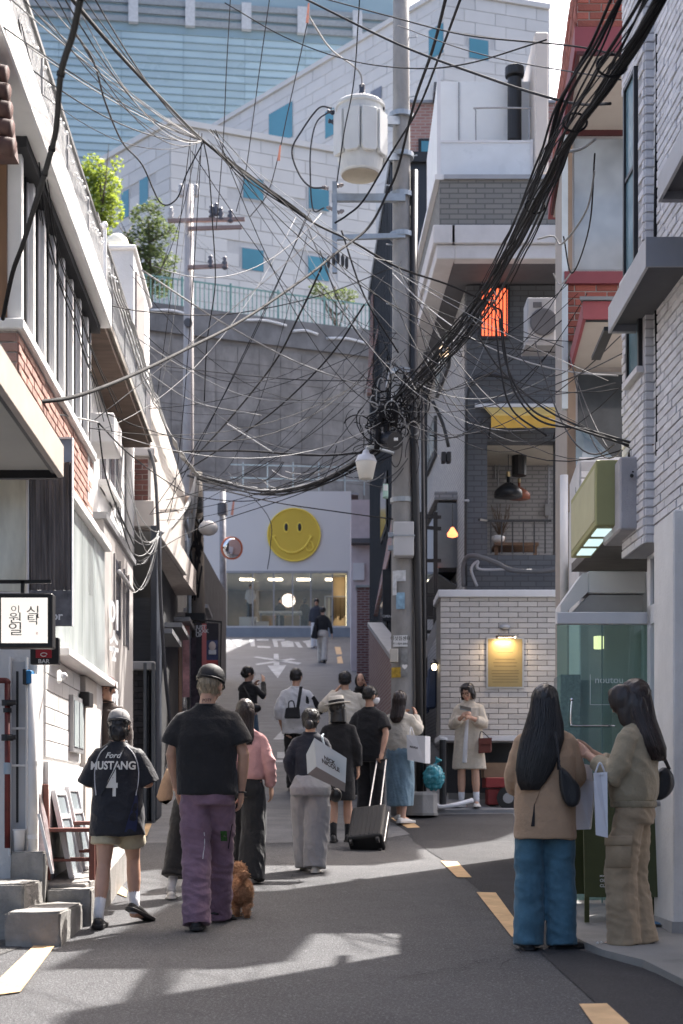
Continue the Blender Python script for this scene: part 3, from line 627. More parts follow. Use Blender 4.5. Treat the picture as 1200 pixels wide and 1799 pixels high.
# ---- grey-beige corner shop with slit windows ----
gb=thing('beige_shop','plain grey-beige shop wall with two slit windows and a white letter sign','building',LW.p(14,0,.5))
m_bei=M('beige_render',(.33,.31,.30),rough=.85,var=.07,scale=1.5,bump=.12,bscale=60,stain=.12)
MB().sbox(LW,13.96,16.6,-3.2,0,.45,3.87).build('wall',m_bei,gb)
MB().sbox(LW,13.9,16.66,-3.2,.03,3.87,3.93).build('coping',m_alu,gb)
for x0,x1,y0,y1 in((200,209,978,1118),(217,224,1005,1137)):
 d0_,d1_=LW.d(x0),LW.d(x1);z1=PZ(y0,d0_);z0=PZ(y1,d1_)
 wv=MB().sbox(LW,d0_,d1_,-.004,.004,z0,z1).build('window',m_dark,gb)
 MB().sbox(LW,d0_-.03,d0_,-.002,.02,z0-.03,z1+.03).sbox(LW,d1_,d1_+.03,-.002,.02,z0-.03,z1+.03).build('frame',m_bei,wv)
 MB().sbox(LW,d0_+.01,d1_-.01,.004,.008,z0,z1).build('pane',M('slit_pane',(.05,.05,.055),rough=.15),wv)
d0_,zt=LW.dz(201,1004);d1_,zu=LW.dz(222,1018);MB().tube([LW.p(d0_,.05,zt),LW.p(d1_+.2,.05,zt)],.022,10).build('tube_lamp',m_wpaint,gb,smooth=True)
m_chan=M('letter_white',(.78,.80,.82),rough=.35,var=.03)
LWl=LW.p
for ch,px,py,sz in(('이',194,1086,.40),('스',193,1132,.34),('2',194,1152,.24),('주',193,1222,.34),('점',193,1248,.34)):
 d_,z_=LW.dz(px,py);d_=14.35
 text(ch,sz*.75,m_chan,gb,'sign_letter',flat_xf(LW.p(d_,.05,z_),(LW.k+.3,1,0),(0,0,1)),font_w=.9,bold=.012)
# ---- white house with terrace behind ----
WF=SF(-1.98,VPX);wh=thing('white_house','sunlit white plaster house with brown soffit eave and a roof terrace','house',WF.p(13.2,0,.6))
MB().sbox(WF,13.1,18.9,-3,0,3.9,5.58).build('wall',m_wp,wh)
EF=SF(-1.63,VPX);dEe=EF.d(268)
MB().sbox(EF,13.12,dEe,-3,-.03,5.53,5.60).build('soffit',M('soffit_brown',(.10,.068,.052),rough=.8,var=.3,scale=3,stretch=(1,4,1)),wh)
MB().sbox(EF,13.1,dEe+.02,-3,0,5.60,5.66).build('eave_edge',M('eave_grey',(.30,.27,.24),rough=.9,var=.3,scale=5,stain=.5),wh)
MB().sbox(EF,13.1,dEe,-2.9,-.10,5.66,5.92).build('parapet',m_wp,wh,bevel=.01)
dd,zz=WF.dz(216,700);MB().sbox(WF,14.6,15.3,0,.28,4.75,5.05).build('aircon_cover',m_wpaint,wh,bevel=.015)
vpipe('white_column','slim white column pipe in front of the brick balcony',228,18.2,722,985,.055,m_wpaint)
for z,l in((4.55,1.2),(4.2,.9)):
 MB().sbox(WF,15.6,15.6+l,0,.12,z,z+.06).build('ledge',m_wpaint,wh)
for dq in(15.7,16.5,17.2):
 wv=MB().sbox(WF,dq,dq+.45,-.005,.015,4.55,5.3).build('window',m_alu,wh);MB().sbox(WF,dq+.05,dq+.4,.014,.02,4.6,5.25).build('pane',M('dusk_pane',(.08,.08,.09),rough=.15),wv)
tf=thing('terrace_fence','grey mesh terrace fence strung with bulbs on the white house','fence',EF.p(13.3,-.1,5.92));screen(tf,EF,13.35,dEe-.05,-.09,5.92,6.48)
cp_=thing('pipe_rack','white pipe frame at the corner of the roof terrace','pipe rack',P(184,520,13.4))
MB().tube(spline([P(152,398,13.4),P(180,396,13.4),P(184,400,13.4),P(184,520,13.4)],6),.018,10).build('pipe',m_wpaint,cp_,smooth=True);MB().ell(P(184,396,13.38),.03).build('cap',m_wpaint,cp_,smooth=True)
MB().tube([P(154,398,13.4),P(154,440,13.4)],.014,8).build('upright',m_wpaint,cp_)
HF=SF(-2.22,VPX);zr=PZ(440,HF.d(238))-.1
ph=thing('white_penthouse','white rooftop house with a large grey-brown panel behind the terrace fence','house',HF.p(21.5,0,5.9))
MB().sbox(HF,21.5,24,-3,0,.9,zr).build('wall',m_wp,ph);MB().sbox(HF,21.45,24.05,-3.05,.04,zr,zr+.07).build('roof',m_wpaint,ph,bevel=.02)
MB().sbox(HF,21.7,22.9,-.01,.03,7.4,9.0).build('metal_panel',M('taupe_panel',(.26,.235,.23),rough=.6,var=.12,scale=4,stretch=(1,6,1)),ph)
MB().sbox(HF,22.9,23.4,-.01,.03,6.9,7.5).build('vent',m_brown,ph)
ct=thing('roof_tarp','cream domed cover on top of the white rooftop house','cover',P(206,428,22));MB().lathe([(.17,-.05),(.18,.0),(.15,.1),(.08,.16),(0,.18)],P(206,432,22),20).build('dome',M('cream_tank',(.7,.68,.58),rough=.5),ct,smooth=True)
MB().lathe([(.19,-.08),(.19,-.05),(.1,-.05)],P(206,432,22),20).build('base',m_alu,ct)
# ---- brick balcony block, dark recess ----
bkd=19.0;x0,x1=PX(205,bkd),PX(264,bkd)
bk=thing('brick_balcony_house','house with a brown brick balcony over a dark recessed shopfront','house',(x0,bkd,1.0))
MB().box(x0-1.5,x1,bkd+.05,25,4.72,PZ(872,bkd)).build('slab_floor',m_mort,bk)
m_brB=M('brown_brick',(.17,.075,.06),rough=.9,var=.2,scale=4,bump=.4,rnd=.3)
pw_=MB().box(x0-1.2,x1-.02,bkd,bkd+.1,PZ(880,bkd),PZ(803,bkd)).build('parapet',m_mort,bk)
bricks(pw_,(x0-.3,bkd,PZ(880,bkd)+.01),(1,0,0),x1-x0+.27,PZ(803,bkd)-PZ(880,bkd)-.02,.20,.055,.012,m_brB,depth=.012)
m_bslab=M('beige_slab',(.46,.42,.39),rough=.85,var=.1,stain=.25)
MB().box(x0-1.2,x1+.06,bkd-.06,bkd+.3,PZ(803,bkd),PZ(788,bkd)).build('coping',m_bslab,bk,bevel=.01)
MB().box(x0-1.2,x1+.05,bkd-.04,bkd+4,PZ(926,bkd),PZ(880,bkd)).build('lower_slab',m_bslab,bk,bevel=.01)
SFb=SF((264-VPX)*bkd/F,VPX)
MB().sbox(SFb,bkd+.06,25.5,-3,0,PZ(872,bkd),6.6).build('upper_wall',m_bslab,bk)
MB().sbox(SFb,bkd+.5,25.5,-3,-.12,gz(20),PZ(926,bkd)-.002).build('recess_wall',M('charcoal_wall',(.045,.045,.047),rough=.7,var=.2),bk)
xs=lambda px,d=18.6:PX(px,d)
MB().box(xs(228),xs(270),18.6,18.7,PZ(1165,18.6),PZ(1050,18.6)).build('shutter',M('shutter',(.035,.04,.05),rough=.5,var=.2,stretch=(1,1,12),scale=3),bk)
MB().box(xs(228),xs(268),18.75,18.8,PZ(1050,18.6),PZ(930,18.6)).build('void',M('void2',(.06,.058,.056),rough=.8),bk)
MB().box(xs(268),xs(279),18.4,18.9,gz(18.6),PZ(928,18.6)).build('column',M('dark_blue_col',(.03,.036,.05),rough=.5),bk,bevel=.008)
dwl=MB().box(xs(232),xs(266),18.4,18.6,gz(18.5),PZ(1178,18.4)).build('low_wall',m_dark,bk)
bricks(dwl,(xs(232),18.4,gz(18.5)+.3),(1,0,0),xs(266)-xs(232),PZ(1178,18.4)-gz(18.5)-.3,.2,.06,.012,M('dark_brick',(.035,.033,.036),rough=.7,rnd=.3),depth=.012)
MB().box(xs(230),xs(277),18.3,18.8,PZ(1178,18.4),PZ(1163,18.4)).build('wall_cap',M('cap_grey',(.4,.4,.4),rough=.8,stain=.4),bk,bevel=.01)
for px in(258,272):MB().box(xs(px),xs(px+5),18.28,18.36,gz(18.3),PZ(1165,18.3)).build('gate_post',M('slate',(.09,.10,.11),rough=.5),bk)
# ---- row of small fronts further up the left ----
RF=SF(-1.95,VPX)
rw_=thing('left_shop_row','narrow shaded shop fronts with timber doors along the left of the hill','building',RF.p(21,0,1.3))
MB().sbox(RF,20.2,33,-3,-.02,1.0,6.0).build('wall',M('row_wall',(.16,.155,.15),rough=.85,var=.3,scale=1.2,stain=.4),rw_)
for i in range(6):
 a=20.8+i*1.9;g=gz(a)
 MB().sbox(RF,a,a+.8,-.02,.03,g+.1,g+2.1).build('door',m_brown if i%2 else m_alu,rw_);wv=MB().sbox(RF,a+.95,a+1.7,-.02,.03,g+.7,g+2.0).build('window',m_alu,rw_);MB().sbox(RF,a+1.0,a+1.65,.03,.036,g+.75,g+1.95).build('pane',m_gpane if i%3==0 else m_dark,wv)
 MB().sbox(RF,a-.05,a+1.75,-.02,.35,g+2.25,g+2.32).build('ledge',m_alu,rw_)
kd=31.0;kx=lambda px:PX(px,kd)
ks=thing('black_sign_shop','dark shop front with a black fascia sign and white canopy beside the left pole','shop',(kx(300),kd,gz(kd)))
MB().box(kx(240),kx(345),kd+.3,kd+8,gz(kd),PZ(945,kd)).build('wall',M('shop_grey',(.10,.10,.105),rough=.8,var=.2),ks)
MB().box(kx(278),kx(326),kd-.1,kd+.2,PZ(1036,kd),PZ(1003,kd)).build('sign_board',M('black_board',(.012,.014,.02),rough=.35),ks)
text('LXXK UP',.085,m_chan,ks,'lettering',flat_xf((kx(306),kd-.105,PZ(1021,kd)),(1,0,0),(0,0,1)),bold=.003)
MB().prism([(kx(280),kd-.4,PZ(1060,kd)),(kx(337),kd-.4,PZ(1060,kd)),(kx(341),kd-.4,PZ(1037,kd)),(kx(280),kd-.4,PZ(1037,kd))],(0,1.2,0)).build('canopy',m_wpaint,ks)
MB().prism([(kx(326),kd-.1,PZ(1036,kd)),(kx(336),kd-.1,PZ(1036,kd)),(kx(326),kd-.1,PZ(1000,kd))],(0,2.5,0)).build('canopy_gusset',m_wpaint,ks)
MB().prism([(kx(280),kd-.6,PZ(992,kd)),(kx(330),kd-.6,PZ(996,kd)),(kx(330),kd-.6,PZ(999,kd)),(kx(280),kd-.6,PZ(995,kd))],(0,3,0)).build('roof_sheet',m_alu,ks)
MB().box(kx(308),kx(328),kd+.1,kd+.25,PZ(1090,kd),PZ(1057,kd)).build('blue_panel',M('blue_tarp',(.02,.13,.22),rough=.6,var=.3,scale=6,stretch=(6,1,1)),ks)
gc=thing('cabinet','pale green utility cabinet high above the black shop sign','cabinet',P(302,985,29));MB().box(PX(284,29),PX(318,29),29,29.4,PZ(986,29),PZ(950,29)).build('case',M('pale_green',(.42,.52,.50),rough=.5),gc,bevel=.03,seg=3);MB().box(PX(290,29),PX(312,29),28.98,29,PZ(980,29),PZ(956,29)).build('door',M('pale_green',(.42,.52,.50)),gc);MB().beam(P(302,986,29.2),P(302,1000,29.2),.08).build('bracket',m_alu,gc)
# ================= right side of the alley =================
def brickmat(name,c1,c2,mort,bw=.21,bh=.065,gap=.01,rough=.85,bump=.3):
 if name in MATS:return MATS[name]
 m=bpy.data.materials.new(name);m.use_nodes=True;nt=m.node_tree;L=nt.links;b=nt.nodes['Principled BSDF'];b.inputs['Roughness'].default_value=rough
 g=nd(nt,'ShaderNodeNewGeometry');sp=nd(nt,'ShaderNodeSeparateXYZ');ad=nd(nt,'ShaderNodeMath',operation='ADD');cb=nd(nt,'ShaderNodeCombineXYZ');br=nd(nt,'ShaderNodeTexBrick')
 L.new(g.outputs['Position'],sp.inputs[0]);L.new(sp.outputs[0],ad.inputs[0]);L.new(sp.outputs[1],ad.inputs[1]);L.new(ad.outputs[0],cb.inputs[0]);L.new(sp.outputs[2],cb.inputs[1]);L.new(cb.outputs[0],br.inputs[0])
 br.inputs['Color1'].default_value=(*c1,1);br.inputs['Color2'].default_value=(*c2,1);br.inputs['Mortar'].default_value=(*mort,1)
 br.inputs['Scale'].default_value=1;br.inputs['Brick Width'].default_value=bw;br.inputs['Row Height'].default_value=bh;br.inputs['Mortar Size'].default_value=gap;br.inputs['Bias'].default_value=-.2
 bp=nd(nt,'ShaderNodeBump');bp.inputs['Strength'].default_value=bump;bp.inputs['Distance'].default_value=.02;bp.invert=True
 L.new(br.outputs['Color'],b.inputs['Base Color']);L.new(br.outputs['Fac'],bp.inputs['Height']);L.new(bp.outputs[0],b.inputs['Normal']);MATS[name]=m;return m
m_wbr=M('white_brick',(.62,.61,.63),rough=.75,var=.08,scale=4,bump=.4,bscale=40,rnd=.11,stain=.3,stscale=1.5)
m_wmort=M('white_mortar',(.36,.355,.37),rough=.9,var=.1)
m_grymet=M('grey_sheet',(.24,.245,.27),rough=.5,var=.06,scale=3)
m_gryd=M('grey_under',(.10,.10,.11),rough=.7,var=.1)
# ---- white painted brick building (nearest right) ----
FW=SF(2.56,505);NW=SF(2.63,505);dC=10.6;dF=FW.d(1095)
wb=thing('white_brick_building','white painted brick building with tall narrow windows above the olive sign','building',FW.p(dC,0,.3))
ZB,ZT=3.05,7.9
fw=MB().sbox(FW,dC,dF,0,3.6,ZB,ZT).build('far_wall',m_wmort,wb)
nw=MB().sbox(NW,9.3,dC-.001,0,3.6,ZB,ZT).build('near_wall',m_wmort,wb)
def rwin(fr,d0,d1,z0,z1,mull=True):
 wv=MB().sbox(fr,d0,d0+.035,-.03,.01,z0,z1).sbox(fr,d1-.035,d1,-.03,.01,z0,z1).sbox(fr,d0+.034,d1-.034,-.028,.01,z1-.03,z1).sbox(fr,d0+.034,d1-.034,-.028,.01,z0,z0+.03).build('window',m_blk,wb)
 MB().sbox(fr,d0+.035,d1-.035,-.012,.005,z0+.03,z1-.03).build('pane',M('teal_glass',(.16,.25,.29),rough=.1,var=.15,scale=2,spec=.7),wv)
 if mull:MB().sbox(fr,d0+.03,d1-.03,-.024,.0,(z0+z1)/2,(z0+z1)/2+.03).build('transom',m_blk,wv)
 MB().sbox(fr,d0-.03,d1+.03,-.05,.01,z0-.045,z0).build('sill',m_wbr,wv)
wa,wb_=FW.d(1121),FW.d(1101)
rects=[(wa,wb_,PZ(490,11.1),PZ(150,11.1)),(FW.d(1129),FW.d(1106),PZ(668,11.0),PZ(560,11.0))]
for r in rects:rwin(FW,*r,mull=(r[3]-r[2]>.8))
Lf=dF-dC
bricks(fw,FW.p(dF,0,ZB),Vector((-FW.k,-1,0)),Lf,ZT-ZB-.05,.20,.052,.012,m_wbr,depth=.012,maxn=300,skip=lambda x,z:any(r[0]-.1<dF-x<r[1]+.1 and r[2]-.06<z+ZB<r[3]+.02 for r in rects),order=lambda c:-c[2])
bricks(nw,NW.p(dC,0,ZB),Vector((-NW.k,-1,0)),1.25,ZT-ZB-.05,.20,.052,.012,m_wbr,depth=.012,maxn=300,order=lambda c:abs(c[2]-2.5))
rt=MB().box(FW.p(dC,0,0).x+.002,NW.p(dC,0,0).x+.02,dC-.012,dC,ZB,ZT).build('return',m_wmort,wb)
bricks(rt,(FW.p(dC,0,0).x,dC-.012,ZB),(1,0,0),.075,ZT-ZB-.05,.2,.052,.012,m_wbr,depth=.006,bond=0)
def canopy(label,x0,x1,d0,d1,z0,h,rib=True):
 t=thing('steel_canopy',label,'canopy',(x0,d0,z0))
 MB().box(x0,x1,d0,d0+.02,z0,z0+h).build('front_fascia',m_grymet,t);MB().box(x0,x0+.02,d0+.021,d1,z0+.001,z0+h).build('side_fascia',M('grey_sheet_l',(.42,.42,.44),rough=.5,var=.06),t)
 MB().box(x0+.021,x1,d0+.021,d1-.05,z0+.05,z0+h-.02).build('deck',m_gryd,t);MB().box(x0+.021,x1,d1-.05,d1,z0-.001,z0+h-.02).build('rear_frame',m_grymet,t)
 MB().box(x0+.45,x0+.50,d0+.03,d1-.06,z0-.001,z0+.049).build('rib',m_blk,t)
 if rib:MB().prism([(x0-.03,d1+.0,z0+.02),(x0+.04,d1,z0+.02),(x0+.04,d1+.55,z0-.03),(x0-.03,d1+.55,z0-.03)],(0,0,.03)).build('drip_strip',m_blk,t)
canopy('grey steel canopy box fixed high on the white brick wall',1.955,2.72,9.5,10.85,4.63,.19)
canopy('upper grey steel canopy box above the other one on the white wall',2.02,2.9,8.35,9.45,5.02,.16,False)
for i,(px,d,y0,y1,r,lab)in enumerate(((1153,10.5,60,800,.012,'thick black riser cable down the white brick wall'),(1163,10.45,120,540,.010,'second black riser cable beside the thick one on the white brick wall'))):
 pts=[P(px+2*math.sin(y/90+i),y,d)for y in np.linspace(y0,y1,14)]
 tag(MB().tube(pts,r,7).build('riser_cable',M('cable_black',(.016,.016,.018),rough=.8,spec=.15),smooth=True),lab,'cable')
# ---- olive sign box, concrete canopy, entrance ----
OS=SF(1.595,670);m_ol=M('olive_paint',(.30,.30,.14),rough=.55,var=.06,scale=3,stain=.15)
os_=thing('olive_sign','olive green box sign with lit panels on its underside','sign',OS.p(11,0,3.25))
zb,zt=3.25,3.74
MB().sbox(OS,11,12.45,0,.17,zb,zt).build('case',m_ol,os_,bevel=.008)
for i in range(3):MB().sbox(OS,11.12+i*.43,11.42+i*.43,.025,.145,zb-.006,zb+.004).build('light_panel',M('panel_light',(.5,.6,.6),rough=.3,var=0,emit=(.6,.8,.82),estr=.35),os_)
MB().sbox(OS,11.05,12.4,-.004,.0,zb+.05,zt-.05).build('face_panel',M('olive_pale',(.42,.41,.26),rough=.5,var=.12,scale=2),os_)
cb=thing('concrete_canopy','rough pale concrete canopy beam over the glass entrance','canopy',P(1090,930,10.8))
m_conc=M('pale_concrete',(.40,.39,.41),rough=.9,var=.12,scale=3,bump=.35,bscale=70,stain=.25)
MB().box(PX(1089,10.8),PX(1182,10.8)+.6,10.8,11.5,PZ(930,10.8),PZ(802,10.8)).build('beam',m_conc,cb,bevel=.012)
MB().box(PX(1089,10.8)+.02,PX(1182,10.8)+.6,11.5,13.2,PZ(985,12.6),PZ(970,12.6)).build('ceiling',M('ceiling_board',(.14,.13,.125),rough=.8,var=.2,scale=5,stretch=(1,8,1)),cb)
MB().tube([P(1110,835,10.78),P(1110,836,10.7)],.014,8).build('anchor_hole',m_blk,cb)
lp=thing('bulkhead_lamp','caged bulkhead lamp glowing warm under the concrete canopy','lamp',P(1120,975,11.6));c=P(1120,962,11.6)
MB().lathe([(.065,.0),(.075,.01),(.075,.04),(.04,.05)],c,16).build('base',m_blk,lp);MB().ell(c+Vector((0,0,-.02)),(.055,.055,.06),12,8).build('globe',M('warm_globe',(.9,.7,.45),rough=.3,var=0,emit=(1,.72,.42),estr=1.1),lp,smooth=True)
cg=MB()
for k in range(4):
 an=k*math.pi/4;cg.tube([c+Vector((math.cos(an)*.064*math.cos(t),math.sin(an)*.064*math.cos(t),-.02-.07*math.sin(t)))for t in np.linspace(0,math.pi,9)],.004,5)
cg.build('cage',m_blk,lp)
wa_=thing('white_awning','white sheet-metal awning box over the glass door','awning',P(1030,1060,12.3));m_wm=M('white_metal',(.60,.60,.62),rough=.5,var=.05,stain=.12)
MB().prism([P(985,1085,12.3),P(1033,1040,12.3),P(1033,1006,12.3),P(1023,1008,12.3),P(985,1062,12.3)],(0,.3,0)).build('side_cheek',m_wm,wa_)
MB().box(PX(1033,12.3),PX(1135,12.3),12.3,12.6,PZ(1042,12.3),PZ(1003,12.3)).build('box',m_wm,wa_,bevel=.01)
MB().prism([P(1000,1082,12.32),P(1036,1045,12.32),P(1130,1045,12.32),P(1130,1082,12.32)],(0,.3,0)).build('under_panel',M('grey_under2',(.30,.30,.31),rough=.7),wa_)
gd=11.25;X=lambda px:PX(px,gd);gg=gz(gd)+.05
ge=thing('glass_entrance','green-tinted glass shop entrance with white header beam and bar handle','shop front',(X(1000),gd,gg))
MB().box(X(977),X(1168),gd-.03,gd+.05,PZ(1097,gd),PZ(1076,gd)).build('header',m_wm,ge,bevel=.006)
m_gg=glass('green_glass',(.72,.92,.87),.05,.94)
for x0,x1 in((979,1058),(1059.5,1140)):MB().box(X(x0),X(x1),gd,gd+.012,gg+.02,PZ(1098,gd)).build('pane',m_gg,ge)
MB().box(X(1057),X(1059),gd-.005,gd+.015,gg,PZ(1098,gd)).build('mullion',M('mull_green',(.12,.2,.19),rough=.3),ge)
MB().tube(spline([P(1005,1229,gd-.05),P(1003,1255,gd-.05),P(1004,1272,gd-.05),P(1010,1275,gd-.05),P(1080,1275,gd-.05)],5),.008,8).build('handle',M('chrome',(.7,.7,.72),rough=.12,metal=1,var=0),ge,smooth=True)
MB().ell(P(1005,1229,gd-.05),.014).build('handle_end',M('chrome',(.7,.7,.72)),ge)
text('noutou',.075,M('frost',(.55,.62,.62),rough=.8),ge,'lettering',flat_xf((X(1070),gd-.004,PZ(1195,gd)),(1,0,0),(0,0,1)))
fo=MB()
for a,b in(((1037,1185),(1037,1238)),((1037,1238),(1095,1238))):fo.beam(P(*a,gd-.003),P(*b,gd-.003),.004)
fo.build('frost_line',M('frost',(.5,.5,.5)),ge)
inn=thing('entrance_interior','shop interior walls and floor seen through the green glass','interior',(X(1060),12.5,gg))
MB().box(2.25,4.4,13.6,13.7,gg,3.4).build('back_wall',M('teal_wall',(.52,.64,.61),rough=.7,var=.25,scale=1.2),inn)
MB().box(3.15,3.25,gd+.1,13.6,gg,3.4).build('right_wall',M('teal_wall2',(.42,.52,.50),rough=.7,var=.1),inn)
MB().box(PX(985,12.4),PX(1020,12.4),12.4,12.8,gg,PZ(1185,12.4)).build('grey_stand',M('woven_grey',(.2,.205,.21),rough=.8,var=.35,scale=40),inn)
MB().box(PX(1020,12.6),PX(1075,12.6),12.6,12.75,gg,PZ(1195,12.6)).build('counter',M('counter_grey',(.22,.24,.245),rough=.7,var=.2),inn)
MB().box(PX(1066,13.5),PX(1098,13.5),13.5,13.55,PZ(1200,13.5),PZ(1165,13.5)).build('screen',M('mint_screen',(.35,.55,.48),rough=.4,var=.3,scale=8,emit=(.4,.7,.6),estr=.25),inn)
MB().box(PX(1106,13.4),PX(1112,13.4),13.4,13.45,PZ(1190,13.4),PZ(1165,13.4)).build('light_slit',M('cool_light',(.8,.9,.95),var=0,emit=(.8,.95,1),estr=2.2),inn)
MB().tube([P(1052,1140,12.9),P(1052,1118,12.9)],.045,10).build('lamp_shade',M('amber_shade',(.7,.5,.25),var=0,emit=(1,.75,.4),estr=.6),inn)
for k in range(3):MB().box(2.3,2.75,13.2,13.6,1.0+k*.5,1.03+k*.5).build('shelf',m_wpaint,inn)
for k in range(9):MB().box(2.32+(k%3)*.14,2.42+(k%3)*.14,13.25,13.4,1.03+(k//3)*.5,1.2+(k//3)*.5+.04*(k%2)).build('jar',M('jar%d'%(k%3),((.5,.35,.2),(.15,.3,.3),(.6,.6,.55))[k%3],rough=.4),inn)
jb=thing('door_jamb','white door jamb and transom window beside the entrance','door frame',P(1150,1400,10.4));JF=SF((1137-505)*11.2/F,505)
dj=JF.d(1180);MB().sbox(JF,dj,11.2,0,.05,PZ(1067,11.2)-.14,PZ(1067,11.2)).build('head',m_wm,jb);MB().sbox(JF,11.1,11.2,0,.06,gg,3.1).build('post',m_wm,jb)
MB().sbox(JF,dj,11.1,.02,.035,PZ(1067,11.2),3.05).build('transom_pane',glass('dark_glass',(.85,.88,.92)),jb);MB().sbox(JF,dj,11.2,0,.05,3.02,3.1).build('top_rail',m_wm,jb)
MB().sbox(JF,dj,11.08,.03,.04,gg,PZ(1067,11.2)-.142).build('side_pane',glass('green_glass'),jb)
MB().sbox(JF,dj-.3,11.2,.5,.55,gg,3.1).build('inner_wall',M('dark_inner',(.04,.045,.05),rough=.6),jb)
bn=thing('vertical_banner','tall narrow white paper banner with faint red lettering leaning by the door','banner',P(1160,1280,10.6))
pts=[P(1156,1275,10.7),P(1148,1275,10.7),P(1161,1062,10.7),P(1172,1062,10.7)]
MB().prism(pts,(.005,.01,0)).build('sheet',M('paper',(.62,.61,.63),rough=.8,var=.04),bn)
for k in range(7):
 y=1095+k*22;MB().prism([P(1165-(y-1062)*.065-3,y,10.69),P(1165-(y-1062)*.065+3,y,10.69),P(1165-(y-1062)*.065+3,y+12,10.69),P(1165-(y-1062)*.065-3,y+12,10.69)],(0,.003,0)).build('print',M('faint_red',(.5,.38,.40),rough=.8,var=.3,scale=60),bn)
pr=thing('white_pier','plain white rendered pier at the shop corner','pier',P(1190,1540,9.6));MB().box(PX(1183,9.6),PX(1183,9.6)+.9,9.6,10.2,gz(9.6),PZ(895,9.6)).build('shaft',m_wp,pr,bevel=.01)
MB().box(PX(1183,9.6)-.012,PX(1183,9.6)+.9,9.59,10.21,gz(9.6),gz(9.6)+.12).build('skirting',M('skirt_grey',(.3,.3,.3),rough=.9),pr)
for y in(1420,1395):pass
sp_=thing('steel_rack','thin steel handrail post and rail behind the green board','rail',P(1180,1540,10.0));m_st=M('steel',(.35,.35,.36),rough=.35,metal=.8,var=.1)
MB().tube([P(1181,1545,10.0),P(1181,1400,10.0)],.014,10).build('post',m_st,sp_);MB().tube([P(1140,1412,10.0),P(1181,1412,10.0)],.018,10).build('rail',m_st,sp_)
# ---- green A-board ----
ad=10.15;ag=gz(ad)+.05
ab=thing('a_board','dark olive green folding A-board sign with white OPEN CLOSE lettering','sign board',(PX(1095,ad),ad,ag));m_abg=M('board_green',(.055,.065,.022),rough=.55,var=.12,scale=5)
def aleg(px,d):return PX(px,d)
zt_=PZ(1360,ad);zb_=PZ(1575,ad)
MB().prism([(PX(1024,ad),ad-.08,zb_),(PX(1175,ad),ad-.08,zb_),(PX(1160,ad),ad+.07,zt_),(PX(1026,ad),ad+.07,zt_)],(0,.022,0)).build('front_panel',m_abg,ab,bevel=.003)
MB().prism([(PX(1016,ad),ad+.28,zb_),(PX(1168,ad),ad+.28,zb_),(PX(1160,ad),ad+.11,zt_),(PX(1024,ad),ad+.11,zt_)],(0,.022,0)).build('rear_panel',m_abg,ab,bevel=.003)
for px in(1028,1171):MB().box(PX(px,ad)-.016,PX(px,ad)+.016,ad-.08,ad-.058,ag,zb_).build('leg',m_abg,ab)
for px in(1019,1165):MB().box(PX(px,ad)-.016,PX(px,ad)+.016,ad+.285,ad+.307,ag,zb_).build('leg',m_abg,ab)
for t_,y,s in(('MON-SUN',1538,.016),('OPEN',1546,.030),('CLOSE',1555,.028)):
 text(t_,s,m_wpaint,ab,'lettering',flat_xf((PX(1050,ad),ad-.085,PZ(y,ad)),(1,0,0),(0,0,1)),bold=.0008,align='LEFT')
# ---- red-banded building ----
RBF=SF(1.065,800);m_redb=M('oxblood_paint',(.20,.045,.055),rough=.6,var=.1,scale=3,stain=.25)
m_rbr=M('red_brick',(.26,.08,.06),rough=.9,var=.15,scale=4,bump=.4,rnd=.25);m_beis=M('beige_soffit',(.36,.32,.285),rough=.8,var=.05)
rb=thing('red_brick_building','red brick building with oxblood bands and beige overhang soffit','building',RBF.p(14.5,0,.5))
zs=PZ(95,13);zf=PZ(50,13)
ow=MB().sbox(RBF,13,16.6,.01,1.0,zf,8.4).build('upper_wall',m_mort,rb)
bricks(ow,RBF.p(13,.01,zf+.01),(1,0,0),.9,.45,.20,.058,.012,m_rbr,depth=.012)
bricks(ow,RBF.p(16.2,.01,zf+.01),Vector((-RBF.k,-1,0)),3.2,.6,.20,.058,.012,m_rbr,depth=.012)
MB().sbox(RBF,12.97,16.7,-.02,1.0,zs+.012,zf).build('fascia_band',m_redb,rb);MB().sbox(RBF,13.0,16.6,.03,1.0,zs-.003,zs+.01).build('soffit',m_beis,rb)
MB().sbox(RBF,12.97,13.0,.0,1.0,zs-.02,zs+.010).sbox(RBF,13.001,16.5,.0,.03,zs-.02,zs+.010).build('soffit_trim',M('dark_red',(.06,.015,.018)),rb)
Wd=14.5;z_=lambda y:PZ(y,Wd)
MB().sbox(RBF,Wd+.02,16.2,.03,1.0,.6,zs-.004).build('main_wall',m_beis,rb)
xw=RBF.p(Wd,0,0).x
def fbox(name,px0,px1,y0,y1,mat,f0=0.,f1=.05,par=rb):return MB().box(PX(px0,Wd),PX(px1,Wd),Wd-f1,Wd-f0,z_(y1),z_(y0)).build(name,mat,par)
fbox('lintel_band',990,1130,230,241,M('dark_red'),0,.05)
wv=fbox('window',1004,1130,241,480,m_alu,-.02,.02);fbox('pane',1008,1128,246,476,M('cloud_glass',(.22,.25,.28),rough=.12,var=.5,scale=.9,spec=.7),.019,.028,wv)
fbox('brown_post',991,1004,241,480,M('tan_post',(.26,.19,.14),rough=.7),0,.045)
MB().sbox(RBF,Wd-.05,Wd+.02,-.02,.035,z_(720),z_(240)).build('corner_post',M('pale_blue_post',(.50,.55,.58),rough=.5),rb)
fbox('sill_band',990,1130,481,502,m_redb,0,.07)
fbs=fbox('spandrel',990,1130,502,600,m_mort,0,.012);bricks(fbs,(PX(991,Wd),Wd-.012,z_(600)),(1,0,0),.75,z_(502)-z_(600),.20,.058,.012,m_rbr,depth=.012)
CFs=SF((1024-800)*13/F,800);zc=PZ(560,13)
